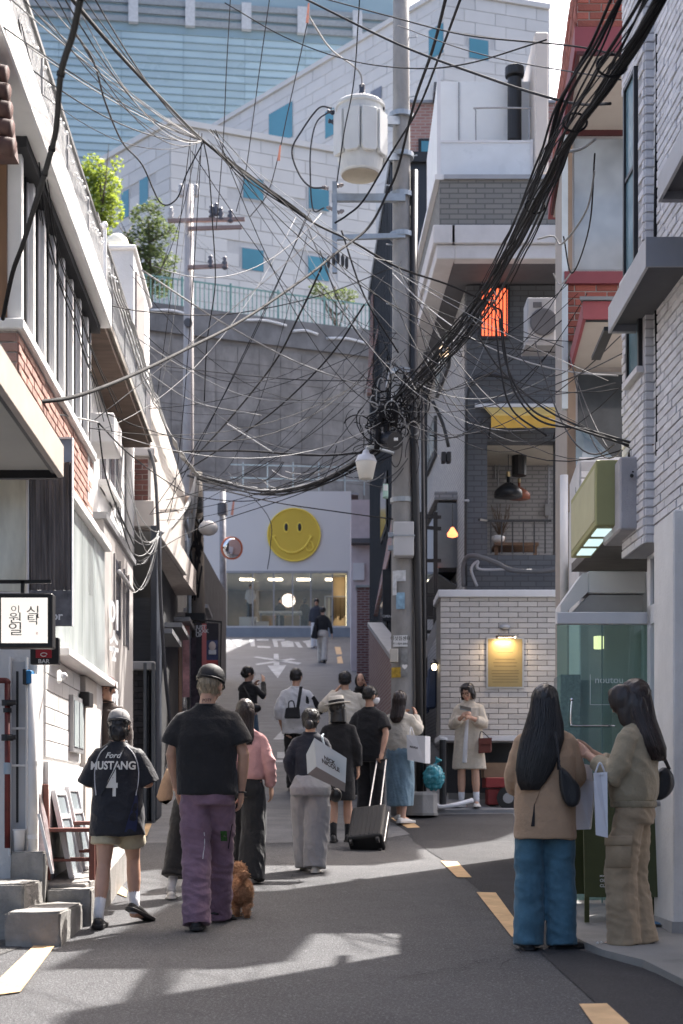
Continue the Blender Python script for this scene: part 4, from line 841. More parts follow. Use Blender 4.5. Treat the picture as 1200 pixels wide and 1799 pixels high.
MB().sbox(CFs,13,13.03,0,1.2,zc,zc+.155).build('canopy_front',m_redb,rb);MB().sbox(CFs,13.031,16.4,0,.03,zc,zc+.155).build('canopy_side',M('oxblood_side',(.24,.055,.065),rough=.6,var=.1,scale=3,stain=.25),rb)
MB().sbox(CFs,13.03,Wd-.02,.031,1.2,zc+.01,zc+.03).build('canopy_soffit',m_beis,rb);MB().sbox(CFs,13.031,13.08,.03,1.2,zc-.004,zc+.009).build('canopy_trim',m_blk,rb)
MB().prism([CFs.p(12.97,-.03,zc+.157),CFs.p(12.97,1.2,zc+.157),CFs.p(14.45,1.2,zc+.42),CFs.p(14.45,.25,zc+.42)],(0,0,.03)).build('canopy_roof',M('slate_roof',(.14,.15,.165),rough=.6,var=.15),rb)
wv=fbox('window',1010,1130,655,860,m_alu,0,.03);fbox('pane',1014,1128,660,856,M('dark_pane',(.035,.042,.05),rough=.1,var=.3),.029,.036,wv)
fbox('brown_jamb',996,1010,640,900,M('tan_post'),0,.045)
MB().prism([P(1012,870,13.6),P(1100,870,13.6),P(1100,830,13.6),P(1030,752,14.4),P(1012,745,14.4)],(0,.03,0)).build('glass_lean_to',M('sky_glass',(.24,.30,.33),rough=.12,var=.3,scale=1),rb)
wpost=vpipe('white_post','tapered white post standing beside the olive sign',991,13.2,835,1085,.036,m_wm)
MB().sbox(RBF,13.3,16.2,.05,1.0,.6,4.3).build('lower_wall',m_wm,rb)
lwb=MB().sbox(RBF,13.26,13.3,.06,.6,.6,4.25).build('lower_front',m_wmort,rb);bricks(lwb,RBF.p(13.26,.06,2.9),(1,0,0),.36,1.3,.2,.055,.012,m_wbr,depth=.012)
ac=thing('aircon_unit','grey air conditioner outdoor unit on a wall bracket beside the orange window','air conditioner',P(955,610,17.2));A0=P(926,600,17.2);A1=P(976,522,17.2)
MB().box(A0.x,A1.x,17.2,17.55,A0.z,A1.z).build('case',M('ac_grey',(.36,.36,.37),rough=.5,var=.06),ac,bevel=.02,seg=2)
MB().lathe([(.15,0),(.16,.005),(.16,.012),(.14,.018)],P(955,566,17.19),20,ax=(0,-1,0)).build('fan_grille',m_gryd,ac);MB().box(A0.x+.07,A0.x+.17,17.19,17.2,A1.z-.12,A1.z-.06).build('label',m_gryd,ac)
for x in(930,980):MB().beam(P(x,603,17.2),P(x,603,17.9),.03).build('bracket',m_alu,ac)
MB().box(A0.x-.02,A1.x+.06,17.18,17.6,A0.z-.05,A0.z-.005).build('tray',m_alu,ac)
# ---- dark grey building with balcony ----
gD=21.0;gy=lambda y:PZ(y,gD);gx=lambda px:PX(px,gD)
gb_=thing('grey_building','dark grey brick building with balcony, yellow awning and overhanging white beam','building',(gx(880),gD,1.4))
m_gbr=brickmat('grey_brickwork',(.085,.09,.10),(.10,.105,.115),(.06,.062,.068),.22,.075,.008)
m_lbr=brickmat('pale_brickwork',(.33,.325,.33),(.38,.375,.375),(.22,.22,.225),.20,.062,.010)
GS=SF(2.54,505)
GSx=GS.p(gD,0,0).x
o0,o1,oz0,oz1=gx(856),gx(976),gy(975),gy(775)
MB().box(GSx,o0,gD,gD+.25,.9,8.55).box(o1,4.6,gD,gD+.25,.9,8.55).build('front_wall',m_gbr,gb_)
MB().box(o0,o1,gD+.001,gD+.25,oz1,8.55).build('front_wall_upper',m_gbr,gb_);MB().box(o0,o1,gD+.001,gD+.25,.9,oz0).build('front_wall_lower',m_gbr,gb_)
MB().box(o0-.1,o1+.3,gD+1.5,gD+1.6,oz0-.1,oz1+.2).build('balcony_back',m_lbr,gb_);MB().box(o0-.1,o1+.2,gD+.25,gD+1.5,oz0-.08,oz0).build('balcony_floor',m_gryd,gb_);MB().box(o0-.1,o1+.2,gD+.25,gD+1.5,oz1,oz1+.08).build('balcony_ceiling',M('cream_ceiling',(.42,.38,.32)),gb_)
MB().sbox(GS,gD+.25,30,0,.3,1,8.55).build('side_wall',m_lbr,gb_)
MB().box(GSx+.3,4.6,gD+4,gD+9,1,8.55).build('rear_mass',m_gryd,gb_)
OD=20.0;ox=lambda px:PX(px,OD);oy=lambda y:PZ(y,OD);OFr=SF((767-505)*OD/F,505);oxl=OFr.p(OD,0,0).x
m_beam=M('white_beam',(.52,.51,.52),rough=.8,var=.08,stain=.2)
MB().sbox(OFr,OD,30,0,.25,8.56,8.75).box(oxl+.25,4.4,OD,OD+.2,8.56,8.75).build('lower_beam',m_beam,gb_,bevel=.01)  # overhang bands run far back to shade the uphill road
MB().sbox(OFr,OD-.05,30,-.05,.25,8.752,9.0).box(oxl+.20,4.4,OD-.05,OD+.2,8.752,9.0).build('upper_beam',m_beam,gb_,bevel=.01)
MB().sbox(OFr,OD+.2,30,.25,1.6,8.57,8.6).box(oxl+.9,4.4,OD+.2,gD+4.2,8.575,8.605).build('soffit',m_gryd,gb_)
m_obr=brickmat('weathered_brick',(.17,.17,.165),(.20,.195,.185),(.11,.11,.11),.24,.07,.01)
MB().box(oxl+.04,4.4,OD+.02,OD+.3,9.0,9.63).build('brick_band',m_obr,gb_);MB().sbox(OFr,OD+.3,30,.05,.3,9.0,9.63).build('brick_band_side',m_obr,gb_)
MB().sbox(OFr,OD,30,-.02,.10,9.63,9.7).build('gutter',m_wm,gb_);MB().box(oxl+.1,4.4,OD-.02,OD+.3,9.632,9.69).build('front_coping',m_alu,gb_)
rd=20.35;rx=lambda px:PX(px,rd);ry=lambda y:PZ(y,rd)
rs=thing('rooftop_cabin','white rooftop cabin with translucent parapet panel above the grey building','cabin',(rx(860),rd,9.7))
MB().box(rx(772),rx(940),rd+.5,rd+3,9.7,ry(112)).build('cabin_wall',M('cabin_white',(.66,.68,.69),rough=.6,var=.04),rs);MB().box(rx(772),rx(936),rd,rd+.02,ry(307),ry(248)).build('parapet_panel',M('frosted',(.58,.61,.64),rough=.3,var=.08,scale=2),rs)
MB().box(rx(938),rx(962),rd-.1,rd+3,ry(310),ry(62)).build('cream_column',M('cream_col',(.55,.50,.46),rough=.7,var=.06),rs,bevel=.02)
MB().box(rx(768),rx(774),rd-.01,rd+.06,ry(310),ry(110)).box(rx(932),rx(937),rd-.01,rd+.06,ry(310),ry(245)).box(rx(774),rx(932),rd-.012,rd+.05,ry(251),ry(247)).build('frame',m_wm,rs)
MB().tube(spline([P(836,247,rd),P(836,196,rd),P(839,190,rd),P(925,190,rd),P(930,196,rd),P(930,247,rd)],5),.012,7).build('rail',m_alu,rs)
for x in(812,848,905):MB().box(rx(x),rx(x+9),rd-.03,rd+.1,ry(314),ry(309)).build('foot',m_blk,rs)
MB().box(rx(810),rx(812),rd+.48,rd+.5,9.7,ry(114)).build('panel_joint',m_alu,rs)
fl=thing('black_flue','fat black flue pipe with cap on the rooftop','flue',P(905,247,rd+.3));MB().lathe([(.098,0),(.098,.86),(.085,.86)],P(904,247,rd+.3),18).build('pipe',m_blk,fl,smooth=False);MB().lathe([(.13,0),(.135,.02),(.135,.12),(.10,.14),(.0,.145)],P(904,135,rd+.3),18).build('cap',m_blk,fl)
ow_=thing('orange_window','small window glowing orange behind pleated cloth in the dark wall','window',(gx(869),gD,gy(592)));MB().box(gx(842),gx(895),gD-.04,gD-.002,gy(597),gy(504)).build('frame',m_blk,ow_)
ow2=MB();ow2.loft([[(gx(846)+(gx(891)-gx(846))*s/40,gD-.045-.012*math.sin(s*1.1),z)for s in range(41)]for z in(gy(592),gy(509))],closed=False).build('pleated_cloth',M('orange_glow',(.75,.12,.05),rough=.7,var=.15,scale=6,emit=(1,.17,.07),estr=.55),ow_,smooth=True)
ya=thing('yellow_awning','yellow fabric awning over the recessed balcony','awning',(gx(912),gD,gy(770)));m_yaw=M('yellow_canvas',(.55,.33,.06),rough=.8,var=.1,scale=4)
MB().prism([(gx(850),gD-.02,gy(717)),(gx(975),gD-.02,gy(717)),(gx(975),gD-.55,gy(748)),(gx(856),gD-.55,gy(748))],(0,0,.012)).build('top_sheet',M('pale_canvas',(.62,.44,.14),rough=.8),ya)
MB().loft([[(gx(856)+(gx(975)-gx(856))*s/30,gD-.55+.01*math.sin(s*.9)*j,gy(748)-.17*j)for s in range(31)]for j in range(2)],closed=False).build('valance',m_yaw,ya,smooth=True)
MB().box(gx(834),gx(976),gD-.06,gD,gy(717),gy(711)).build('cassette',m_wm,ya)
for x in(858,972):MB().beam((gx(x),gD-.02,gy(770)),(gx(x),gD-.54,gy(750)),.02).build('arm',m_blk,ya)
rl=thing('balcony_railing','black steel railing across the recessed balcony','railing',(gx(900),gD,gy(973)))
for x in range(862,972,19):MB().beam((gx(x),gD-.03,gy(973)),(gx(x),gD-.03,gy(916)),.018).build('bar',m_blk,rl)
MB().beam((gx(856),gD-.03,gy(916)),(gx(968),gD-.03,gy(916)),.03).build('top_rail',m_blk,rl);MB().beam((gx(856),gD-.03,gy(916)),(gx(836),gD-.5,gy(925)),.03).build('side_rail',m_blk,rl)
def pendant(label,px,py,d,w,mat,z1):
 t=thing('pendant_lamp',label,'lamp',P(px,py,d));c=P(px,py,d)
 MB().lathe([(w,0),(w*.97,.08*w/.2),(w*.72,.65*w),(w*.3,.95*w),(w*.12,1.0*w),(w*.12,1.4*w),(w*.02,1.42*w)],c,22).build('shade',mat,t,smooth=True)
 MB().lathe([(w*.93,.003),(.01,.02)],c,20).build('shade_inside',M('warm_inside',(.7,.42,.28),rough=.6,var=0,emit=(1,.55,.35),estr=.25),t)
 MB().tube([c+Vector((0,0,w*1.4)),c+Vector((0,0,w*1.75))],w*.14,10).build('neck',M('brass',(.35,.27,.15),rough=.35,metal=.8),t);MB().tube([c+Vector((0,0,w*1.7)),Vector((c.x,d,z1))],.006,5).build('cord',m_blk,t)
pendant('black dome pendant lamp hanging over the balcony',893,873,21.7,.21,M('black_enamel',(.02,.022,.026),rough=.3),gy(778))
pendant('smaller copper pendant lamp behind the black dome lamp',912,876,22.2,.17,M('copper_shade',(.28,.09,.05),rough=.4),gy(790))
bx_=thing('black_duct','black cylindrical duct above the balcony lamps','duct',P(912,835,21.9));MB().tube([P(912,787,21.9),P(912,836,21.9)],.11,14).build('drum',m_blk,bx_);MB().tube([P(895,790,21.9),P(930,790,21.9)],.04,8).build('arm',m_blk,bx_)
cd_=thing('wall_conduit','grey conduit pipes looping on the balcony wall','conduit',P(965,910,22.4))
MB().tube(spline([P(870,840,22.45),P(870,815,22.45),P(876,806,22.45),P(955,806,22.45),P(963,814,22.45),P(963,920,22.45)],5),.014,7).tube(spline([P(875,860,22.45),P(876,820,22.45),P(890,815,22.45),P(945,815,22.45)],5),.012,7).build('pipe',m_alu,cd_,smooth=True);MB().box(PX(958,22.4),PX(968,22.4),22.42,22.5,PZ(905,22.4),PZ(885,22.4)).build('junction_box',m_alu,cd_)
pt=thing('balcony_table','wooden plank table with a white bowl and dry plant on the balcony','table',P(905,965,21.6));MB().box(PX(868,21.6),PX(945,21.6),21.5,22.1,PZ(960,21.6),PZ(955,21.6)).build('top',m_brown,pt)
for x in(872,940):MB().beam(P(x,960,21.6),P(x,975,21.6),.05).build('leg',m_brown,pt)
bo=thing('white_bowl','round white bowl on the balcony table','bowl',P(875,955,21.7));MB().lathe([(.03,0),(.09,.04),(.10,.1),(.08,.11),(.02,.02)],P(875,955,21.7),14).build('bowl',m_wpaint,bo,smooth=True)
dp=thing('dry_plant','dry twiggy potted plant on the balcony','plant',P(880,950,22.0));rr=random.Random(4);tw=MB()
for k in range(40):
 b0=P(880,945,22.0);v=Vector((rr.uniform(-.16,.16),rr.uniform(-.1,.1),rr.uniform(.15,.5)));tw.tube([b0,b0+v*.6+Vector((rr.uniform(-.03,.03),0,0)),b0+v],.004,4)
tw.build('twigs',M('twig',(.10,.07,.05)),dp);MB().lathe([(.05,0),(.07,.1),(.06,.1)],P(880,955,22.0),12).build('pot',m_brown,dp)
fp_=thing('fat_hose','fat grey insulated hose sagging below the balcony','hose',P(870,1000,20.8));MB().tube(spline([P(815,1030,20.9),P(815,990,20.9),P(830,976,20.8),P(870,988,20.8),P(900,1002,20.8),P(960,1003,20.8),P(985,996,20.8)],6),.034,10).build('hose',M('hose_grey',(.09,.09,.095),rough=.6),fp_,smooth=True);MB().tube(spline([P(838,1030,20.8),P(828,1000,20.8),P(840,986,20.8),P(842,1000,20.8),P(895,1000,20.8)],6),.02,8).build('thin_pipe',m_alu,fp_,smooth=True)
ar=thing('arched_duct','thin black pipe arching over the yellow awning','pipe',P(822,1000,20.9));MB().tube(spline([P(818,1030,20.9),P(819,760,20.9),P(822,690,20.9),P(838,664,20.9),P(870,660,20.9),P(905,668,20.9)],8),.022,9).build('pipe',m_blk,ar,smooth=True)
for y in(760,880):MB().lathe([(.03,-.015),(.045,-.015),(.045,.015),(.03,.015)],P(819,y,20.9),10).build('clip',m_alu,ar)
def sidewin(px0,px1,y0,y1,nm='window',proj=.0,mat=None):
 d0_,d1_=GS.d(px1),GS.d(px0);z1=PZ(y0,d0_);z0=PZ(y1,d0_)
 wv=MB().sbox(GS,d0_,d1_,-proj-.05,.02,z0,z1).build(nm,M('charcoal_frame',(.05,.052,.056),rough=.5),gb_)
 MB().sbox(GS,d0_+.1,d1_-.1,-proj-.062,-proj-.048,z0+.1,z1-.1).build('pane',mat or m_gpane,wv);MB().sbox(GS,(d0_+d1_)/2-.03,(d0_+d1_)/2+.03,-proj-.068,-proj-.05,z0+.1,z1-.1).build('glazing_bar',M('charcoal_frame',(.05,.052,.056)),wv)
 return z0,z1,d0_,d1_
sidewin(770,792,548,640);sidewin(752,768,730,800)
z0,z1,a,b=sidewin(760,802,880,1005,'bay_window',.22,glass('bay_glass',(.8,.85,.9),.1,.8))
MB().sbox(GS,a-.1,b+.1,-.34,.02,z1,z1+.12).build('bay_cap',m_lbr,gb_);MB().prism([GS.p(a-.1,-.34,z0),GS.p(b+.1,-.34,z0),GS.p(b+.1,0,z0-.22),GS.p(a-.1,0,z0-.22)],(0,0,-.02)).build('bay_base',M('bay_grey',(.12,.125,.13),rough=.6),gb_)
MB().box(GSx-.34,GSx-.02,a-.1,a-.07,z0+.05,z1-.05).build('bay_end_pane',M('bay_end',(.17,.18,.19),rough=.12),gb_)
od=thing('orange_lamp','small orange glowing lamp in the bay window','lamp',P(794,945,20.6));MB().lathe([(.02,.09),(.03,.07),(.075,.0),(.07,-.035),(.02,-.05)],P(795,938,20.55),16).build('shade',M('orange_shade',(.9,.2,.06),rough=.4,var=0,emit=(1,.22,.08),estr=1.2),od,smooth=True);MB().tube([P(795,935,20.55),P(795,885,20.55)],.005,5).build('cord',m_blk,od)
wl_=thing('warm_lamp','warm glowing lamp in the upper side window','lamp',P(780,615,21.5));MB().ell(P(780,618,21.3),(.07,.06,.1),10,8).build('globe',M('warm_globe2',(.9,.7,.5),var=0,emit=(1,.7,.42),estr=1.6),wl_,smooth=True);MB().tube([P(780,606,21.3),P(780,596,21.3)],.02,6).build('cap',m_blk,wl_)
fd=thing('floodlight','twin black floodlights hanging on the grey side wall','floodlight',P(785,800,20.4))
for x in(780,789):MB().box(PX(x-5,20.4),PX(x+3,20.4),20.3,20.45,PZ(814,20.4),PZ(796,20.4)).build('head',m_blk,fd,bevel=.01)
MB().tube(spline([P(760,705,20.5),P(778,745,20.5),P(788,785,20.5)],5),.025,7).build('stem',m_blk,fd,smooth=True)
# ---- white tile-brick annex ----
aD=19.8;ax_=lambda px:PX(px,aD);ay=lambda y:PZ(y,aD);ga=gz(aD)+.05
an=thing('white_tile_annex','cream white brick annex wall with coping and gold plaque behind the phone girl','wall',(ax_(870),aD,ga))
mw=MB().box(ax_(774),ax_(1010),aD,aD+.9,ay(1292),ay(1048)).build('wall',M('annex_mortar',(.13,.125,.12),rough=.9),an)
m_ab=M('cream_brick',(.52,.49,.465),rough=.55,var=.05,scale=5,bump=.25,bscale=40,rnd=.15,stain=.15,stscale=2)
bricks(mw,(ax_(774),aD,ay(1291)),(1,0,0),ax_(1008)-ax_(774),ay(1050)-ay(1291),.252,.064,.0075,m_ab,depth=.012,jit=.002)
MB().box(ax_(769),ax_(1012),aD-.06,aD+.95,ay(1050)+.001,ay(1037)).build('coping',m_wm,an,bevel=.012,seg=2);MB().box(ax_(771),ax_(1010),aD-.05,aD+.9,ay(1302),ay(1292)-.001).build('ledge',m_wm,an,bevel=.006)
MB().box(ax_(790),ax_(1010),aD+.5,aD+.9,ga-.1,ay(1302)-.001).build('under_shade',M('under_shade_dark',(.035,.036,.04),rough=.7,var=.3),an)  # dark colour stands for the shade in the opening under the wall
for x in(776,905):MB().box(ax_(x),ax_(x+8),aD-.02,aD+.06,ga-.1,ay(1302)-.001).build('leg',m_blk,an)
MB().box(ax_(790),ax_(1005),aD+.2,aD+.5,ga-.05,ga+.12).build('step',m_walk,an)
pq=thing('gold_plaque','gold framed notice board lit by a picture light on the cream brick wall','plaque',(ax_(887),aD,ay(1207)))
MB().box(ax_(854),ax_(920),aD-.035,aD-.013,ay(1210),ay(1120)).build('frame',M('silver',(.5,.5,.5),rough=.35,metal=.6),pq,bevel=.003);MB().box(ax_(857),ax_(917),aD-.039,aD-.033,ay(1207),ay(1123)).build('plate',M('gold_plate',(.30,.235,.11),rough=.4,metal=.25,var=.1,scale=4),pq)
m_pr=M('plaque_print',(.16,.12,.06),rough=.7,var=.0)
for k,(y,w)in enumerate(((1140,10),(1146,18),(1158,24),(1164,28),(1170,26),(1178,32),(1183,32),(1188,30),(1193,32),(1198,30))):MB().box(ax_(887-w*.75),ax_(887+w*.75),aD-.0405,aD-.0385,ay(y+1.3),ay(y)).build('print_line',m_pr,pq)
pl=thing('picture_light','small metal picture light glowing above the gold plaque','lamp',P(887,1115,aD-.15));MB().ell(P(887,1102,aD-.03),(.08,.03,.04),12,8).build('mount',m_st,pl,smooth=True);MB().tube([P(871,1119,aD-.17),P(904,1119,aD-.17)],.022,10).build('tube',M('bronze',(.12,.09,.07),rough=.4,metal=.6),pl);MB().box(ax_(873),ax_(903),aD-.19,aD-.15,ay(1123),ay(1121)).build('diffuser',M('warm_strip',(1,.85,.6),var=0,emit=(1,.78,.5),estr=6),pl)
for x in(880,894):MB().beam(P(x,1106,aD-.04),P(x,1117,aD-.16),.008).build('arm',m_st,pl)
li=bpy.data.lights.new('picture_light_glow','AREA');li.energy=1.6;li.color=(1,.74,.45);li.size=.22;li.size_y=.03;li.shape='RECTANGLE'
lo_=bpy.data.objects.new('picture_light_glow',li);COL.objects.link(lo_);lo_.parent=pl;lo_.location=P(887,1124,aD-.17)-ORG[pl];lo_.rotation_euler=(R(20),0,0)
for x,y0,y1,d,lab in((744,1190,1255,21.2,'navy blue hanging banner box beside the black stair'),(757,1172,1245,20.6,'navy blue banner box under the small lit lantern')):
 t=thing('navy_box',lab,'banner',P(x,y1,d));MB().prism([P(x-8,y1,d),P(x+10,y1-2,d),P(x+10,y0,d),P(x-3,y0,d)],(0,.35,0)).build('box',M('navy',(.015,.03,.075),rough=.6,var=.2),t,bevel=.02);MB().beam(P(x+3,y0,d+.1),P(x+3,y0-8,d+.1),.015).build('hanger',m_blk,t)
cl_=thing('coach_lamp','little black coach lantern with a lit bulb at the annex corner','lamp',P(763,1178,20.2));MB().lathe([(.05,0),(.06,.015),(.02,.05),(.01,.07)],P(763,1167,20.2),10).build('hood',m_blk,cl_);MB().ell(P(763,1172,20.2),(.035,.035,.045),10,8).build('bulb',M('warm_bulb',(1,.85,.6),var=0,emit=(1,.8,.5),estr=5),cl_,smooth=True)
stt=thing('fire_stair','black steel outside stair climbing between the pole and the annex','stair',P(745,1250,22));
for k in range(9):
 y=1245-k*13;x=735+k*5;MB().box(PX(x,22),PX(x+12,22),21.6,22.6,PZ(y,22),PZ(y-3,22)).build('tread',m_blk,stt)
for dy in(0,-70):MB().beam(P(728,1258+dy,21.6),P(786,1130+dy,21.6),.05,.10).build('stringer' if dy==0 else 'handrail',m_blk if dy==0 else m_alu,stt)
MB().beam(P(728,1255,21.55),P(775,1160,21.55),.03).build('grab_rail',m_wm,stt)
for x,y0,y1 in((741,900,1250),(747,620,1250),(732,980,1250),(765,900,1100)):MB().beam(P(x,y0,21.7),P(x,y1,21.7),.06).build('post',m_blk,stt)
for y in(905,925,985,1045,1085,1110):MB().beam(P(727,y,21.7),P(775,y+(4 if y<950 else 0),21.7),.035,.05).build('rail',m_blk,stt)
# ---- black building and far right row ----
KF=SF((690-505)*30/F,505)
kb=thing('black_building','narrow black metal-clad building behind the concrete pole','building',KF.p(30,0,2.8));m_bk=M('black_clad',(.022,.026,.034),rough=.45,var=.25,scale=2,stretch=(1,1,.2))
KT=PZ(270,30);MB().sbox(KF,30,38,0,3,2.5,KT-.2).build('wall',m_bk,kb);MB().sbox(KF,29.9,38.1,-.06,3,KT-.2,KT).build('roof_edge',m_blk,kb)
for i in range(16):MB().sbox(KF,30+i*.5,30.06+i*.5,-.05,0,2.8,KT-.21).build('fin',m_bk,kb)
for z in(4.5,7.0,9.4):
 wv=MB().sbox(KF,31,33,-.06,.01,z,z+1.2).build('window',m_blk,kb);MB().sbox(KF,31.1,32.9,-.07,-.05,z+.1,z+1.1).build('pane',M('dark_pane',(.035,.042,.05)),wv)
PF=SF((662-505)*29.5/F,505)
pk=thing('pink_brick_strip','tapering pink brick gable edge along the black building','wall',KF.p(29.9,0,3));m_pk=brickmat('pink_brickwork',(.36,.22,.20),(.42,.27,.24),(.35,.28,.27),.2,.065,.012)
MB().prism([P(640,690,34),P(652,640,34),P(690,465,34),P(684,470,34),P(650,640,34)],(0,.4,0)).build('gable',m_pk,pk);MB().prism([P(657,1080,31),P(692,890,29.5),P(698,890,29.5),P(690,950,29.6),P(664,1080,31)],(0,.3,0)).build('lower_gable',m_pk,pk)
MB().prism([P(645,690,36),P(662,690,36),P(662,500,36),P(652,520,36)],(0,.3,0)).build('side_face',m_pk,pk)
fr2=thing('far_brick_tower','distant red brick building with perforated brickwork beside the white cabin','building',P(745,520,36));m_fb=brickmat('far_brick',(.36,.18,.155),(.45,.26,.22),(.42,.33,.30),.24,.075,.014)
MB().box(PX(712,36),9,36,76,4,PZ(182,36)).build('wall',m_fb,fr2);MB().box(PX(710,36),9.1,35.95,76.2,PZ(182,36),PZ(177,36)).build('coping',m_alu,fr2)  # hidden depth stretched uphill so the tower shades the road
wv=MB().box(PX(735,36),PX(770,36),35.95,36,PZ(272,36),PZ(245,36)).build('window',m_blk,fr2);MB().box(PX(740,36),PX(768,36),35.93,35.95,PZ(270,36),PZ(250,36)).build('pane',m_teal,wv);MB().box(PX(730,36),PX(772,36),35.92,36,PZ(277,36),PZ(272,36)).build('sill',m_wm,wv)
for i in range(3):
 for k in range(8):MB().box(PX(733+i*12,36),PX(738+i*12,36),35.985,36.01,PZ(286+k*11,36),PZ(281+k*11,36)).build('perforation',m_dark,fr2)
MB().box(PX(760,36),PX(770,36),35.4,36,PZ(182,36),PZ(165,36)).build('roof_vent',m_gryd,fr2)
gwl=thing('garden_wall','sloping reddish brick wall running uphill behind the pole','wall',P(690,1230,24));GWF=SF((700-505)*22/F,505);m_gw=brickmat('garden_brick',(.17,.085,.075),(.24,.14,.12),(.25,.21,.2),.2,.065,.012)
MB().prism([GWF.p(22,0,1.5),GWF.p(30,0,2.9),GWF.p(30,0,4.8),GWF.p(22,0,3.2)],(.25,0,0)).build('wall',m_gw,gwl);MB().prism([GWF.p(22,-.03,3.2),GWF.p(30,-.03,4.8),GWF.p(30,-.03,4.88),GWF.p(22,-.03,3.28)],(.3,0,0)).build('coping',m_alu,gwl)
MB().sbox(KF,29.6,30.2,-.25,.5,2.5,PZ(1118,29.6)).build('plinth',M('plinth',(.035,.038,.045),rough=.6),kb)
MB().box(PX(672,29.9),PX(697,29.9),29.8,29.95,PZ(1090,29.8),PZ(1000,29.8)).build('door',m_dark,kb)
text('OPEN',.07,m_wpaint,kb,'lettering',flat_xf(P(680,1083,29.78),(1,0,0),(0,0,1)))
bc_=thing('brick_gatepost','red brick gate pillar beside the smiley shop','pillar',P(636,1165,38));MB().box(PX(627,38),PX(650,38),38,38.5,gz(38)-.1,PZ(1032,38)).build('pillar',brickmat('pillar_brick',(.15,.05,.05),(.24,.11,.10),(.30,.25,.24),.2,.065,.012),bc_);MB().box(PX(625,38),PX(651,38),37.95,38.55,PZ(1032,38),PZ(1028,38)).build('cap',m_alu,bc_)
ph2=thing('pink_wall_house','pale pink walled house squeezed between the smiley shop and black building','house',P(633,1100,42));MB().box(PX(617,42),PX(660,42),42,46,gz(42),PZ(878,42)).build('wall',M('pink_wall',(.50,.44,.46),rough=.85,var=.1),ph2);MB().box(PX(617,42),PX(660,42),41.6,42,PZ(958,42),PZ(950,42)).build('eave',m_gryd,ph2);MB().box(PX(620,42),PX(640,42),41.9,42,PZ(1020,42),PZ(990,42)).build('shutter',m_wm,ph2)
nb=thing('unseen_shade_block','plain grey rendered building next to the white brick building','building',(2.7,7,.2));MB().box(2.62,6.5,-3,8.7,-.1,8.2).build('wall',m_conc,nb);MB().box(2.55,6.5,-3,8.72,8.2,8.35).build('coping',m_alu,nb)  # added out of view to shade the near road, leaving a sunlit gap
# ================= smiley shop =================
sD=60.0;sx=lambda px:PX(px,sD);sy=lambda y:PZ(y,sD);sg0=gz(sD)
sh=thing('smiley_shop','white-fronted clothing shop with a wide display window at the top of the hill','shop',(sx(495),sD,sg0))
m_sw=M('shop_white',(.63,.625,.62),rough=.7,var=.03,scale=.4)
xl,xr=sx(358),sx(617)
MB().box(xl,xr,sD,sD+.4,sy(1003),sy(863)).build('fascia',m_sw,sh);MB().box(sx(356),sx(398),sD+.001,sD+.4,sg0-.5,sy(1003)-.001).build('left_pier',m_sw,sh)
MB().box(sx(611),xr,sD+.001,sD+.4,sg0-.5,sy(1003)-.001).build('right_pier',m_sw,sh)
MB().box(xl,xr+.3,sD+.4,sD+5.6,sy(866),sy(862)).build('roof',m_alu,sh);MB().box(xl,xl+.2,sD+.4,sD+5.5,sg0-.5,sy(866)).build('left_wall',m_sw,sh);MB().box(xr-.2,xr,sD+.4,sD+5.5,sg0-.5,sy(866)).build('right_wall',m_sw,sh)
m_in=M('shop_interior',(.30,.26,.21),rough=.8,var=.3,scale=.8)
MB().box(xl,xr,sD+5.4,sD+5.5,sg0,sy(1003)).build('back_wall',m_in,sh);zfl=sy(1103)
MB().box(xl,xr,sD-.05,sD+5.5,sg0-.6,zfl).build('plinth',M('plinth_grey',(.26,.29,.33),rough=.7,var=.08),sh);MB().box(xl+.2,xr-.2,sD+.4,sD+5.4,sy(1003),sy(1000)).build('ceiling',m_sw,sh)
MB().box(sx(398),sx(611),sD-.06,sD+.02,zfl,zfl+.07).build('sill',m_wm,sh);MB().box(sx(398),sx(611),sD-.02,sD+.1,sy(1007),sy(1003)-.001).build('head',m_alu,sh)
gl=glass('shop_front_glass',(.97,.97,.95),-.01,.96)
for a,b in((399,443),(444,480),(481,513),(514,545),(546,583)):MB().box(sx(a),sx(b),sD,sD+.03,zfl+.07,sy(1007)).build('pane',gl,sh)
for a in(443,480,513,545,583):MB().box(sx(a),sx(a)+.05,sD-.02,sD+.05,zfl+.07,sy(1007)).build('mullion',m_alu,sh)
MB().box(sx(584),sx(611),sD+1.0,sD+1.1,zfl,sy(1007)).build('tan_partition',M('tan_part',(.40,.29,.19),rough=.7),sh)
MB().box(sx(608),sx(611),sD+.5,sD+.8,zfl,sy(1007)).build('light_strip',M('warm_wall_light',(1,.9,.6),var=0,emit=(1,.85,.5),estr=1.5),sh)
for k in range(4):
 MB().box(sx(415+k*52),sx(440+k*52),sD+2,sD+2.5,sy(1003.5),sy(1003)).build('ceiling_light',M('shop_light',(1,.9,.75),var=0,emit=(1,.86,.66),estr=5),sh)
sm=thing('smiley_badge','big round yellow winking-tongue smiley face on the white shop front','shop sign',P(516,940,sD));c=P(516.5,940,sD);r=46*sD/F
m_sy=M('smiley_yellow',(.62,.44,.05),rough=.5,var=.06,scale=.8);m_syl=M('smiley_line',(.85,.66,.10),rough=.5,var=0)
MB().lathe([(r,0),(r,.07),(.01,.07)],c+Vector((0,0,0)),56,ax=(0,-1,0)).build('disc',m_sy,sm)
MB().tube([c+Vector((math.cos(t)*r,-.08,math.sin(t)*r))for t in np.linspace(0,2*math.pi,57)],.03,6).build('rim',m_syl,sm)
def sp3(px,py,off=.09):v=P(px,py,sD);v.y-=off;return v
for ex in(503,526.5):
 MB().lathe([(.115,0),(.115,.03),(.01,.03)],sp3(ex,927,.07),20,ax=(0,-1,0)).build('eye_rim',m_syl,sm);
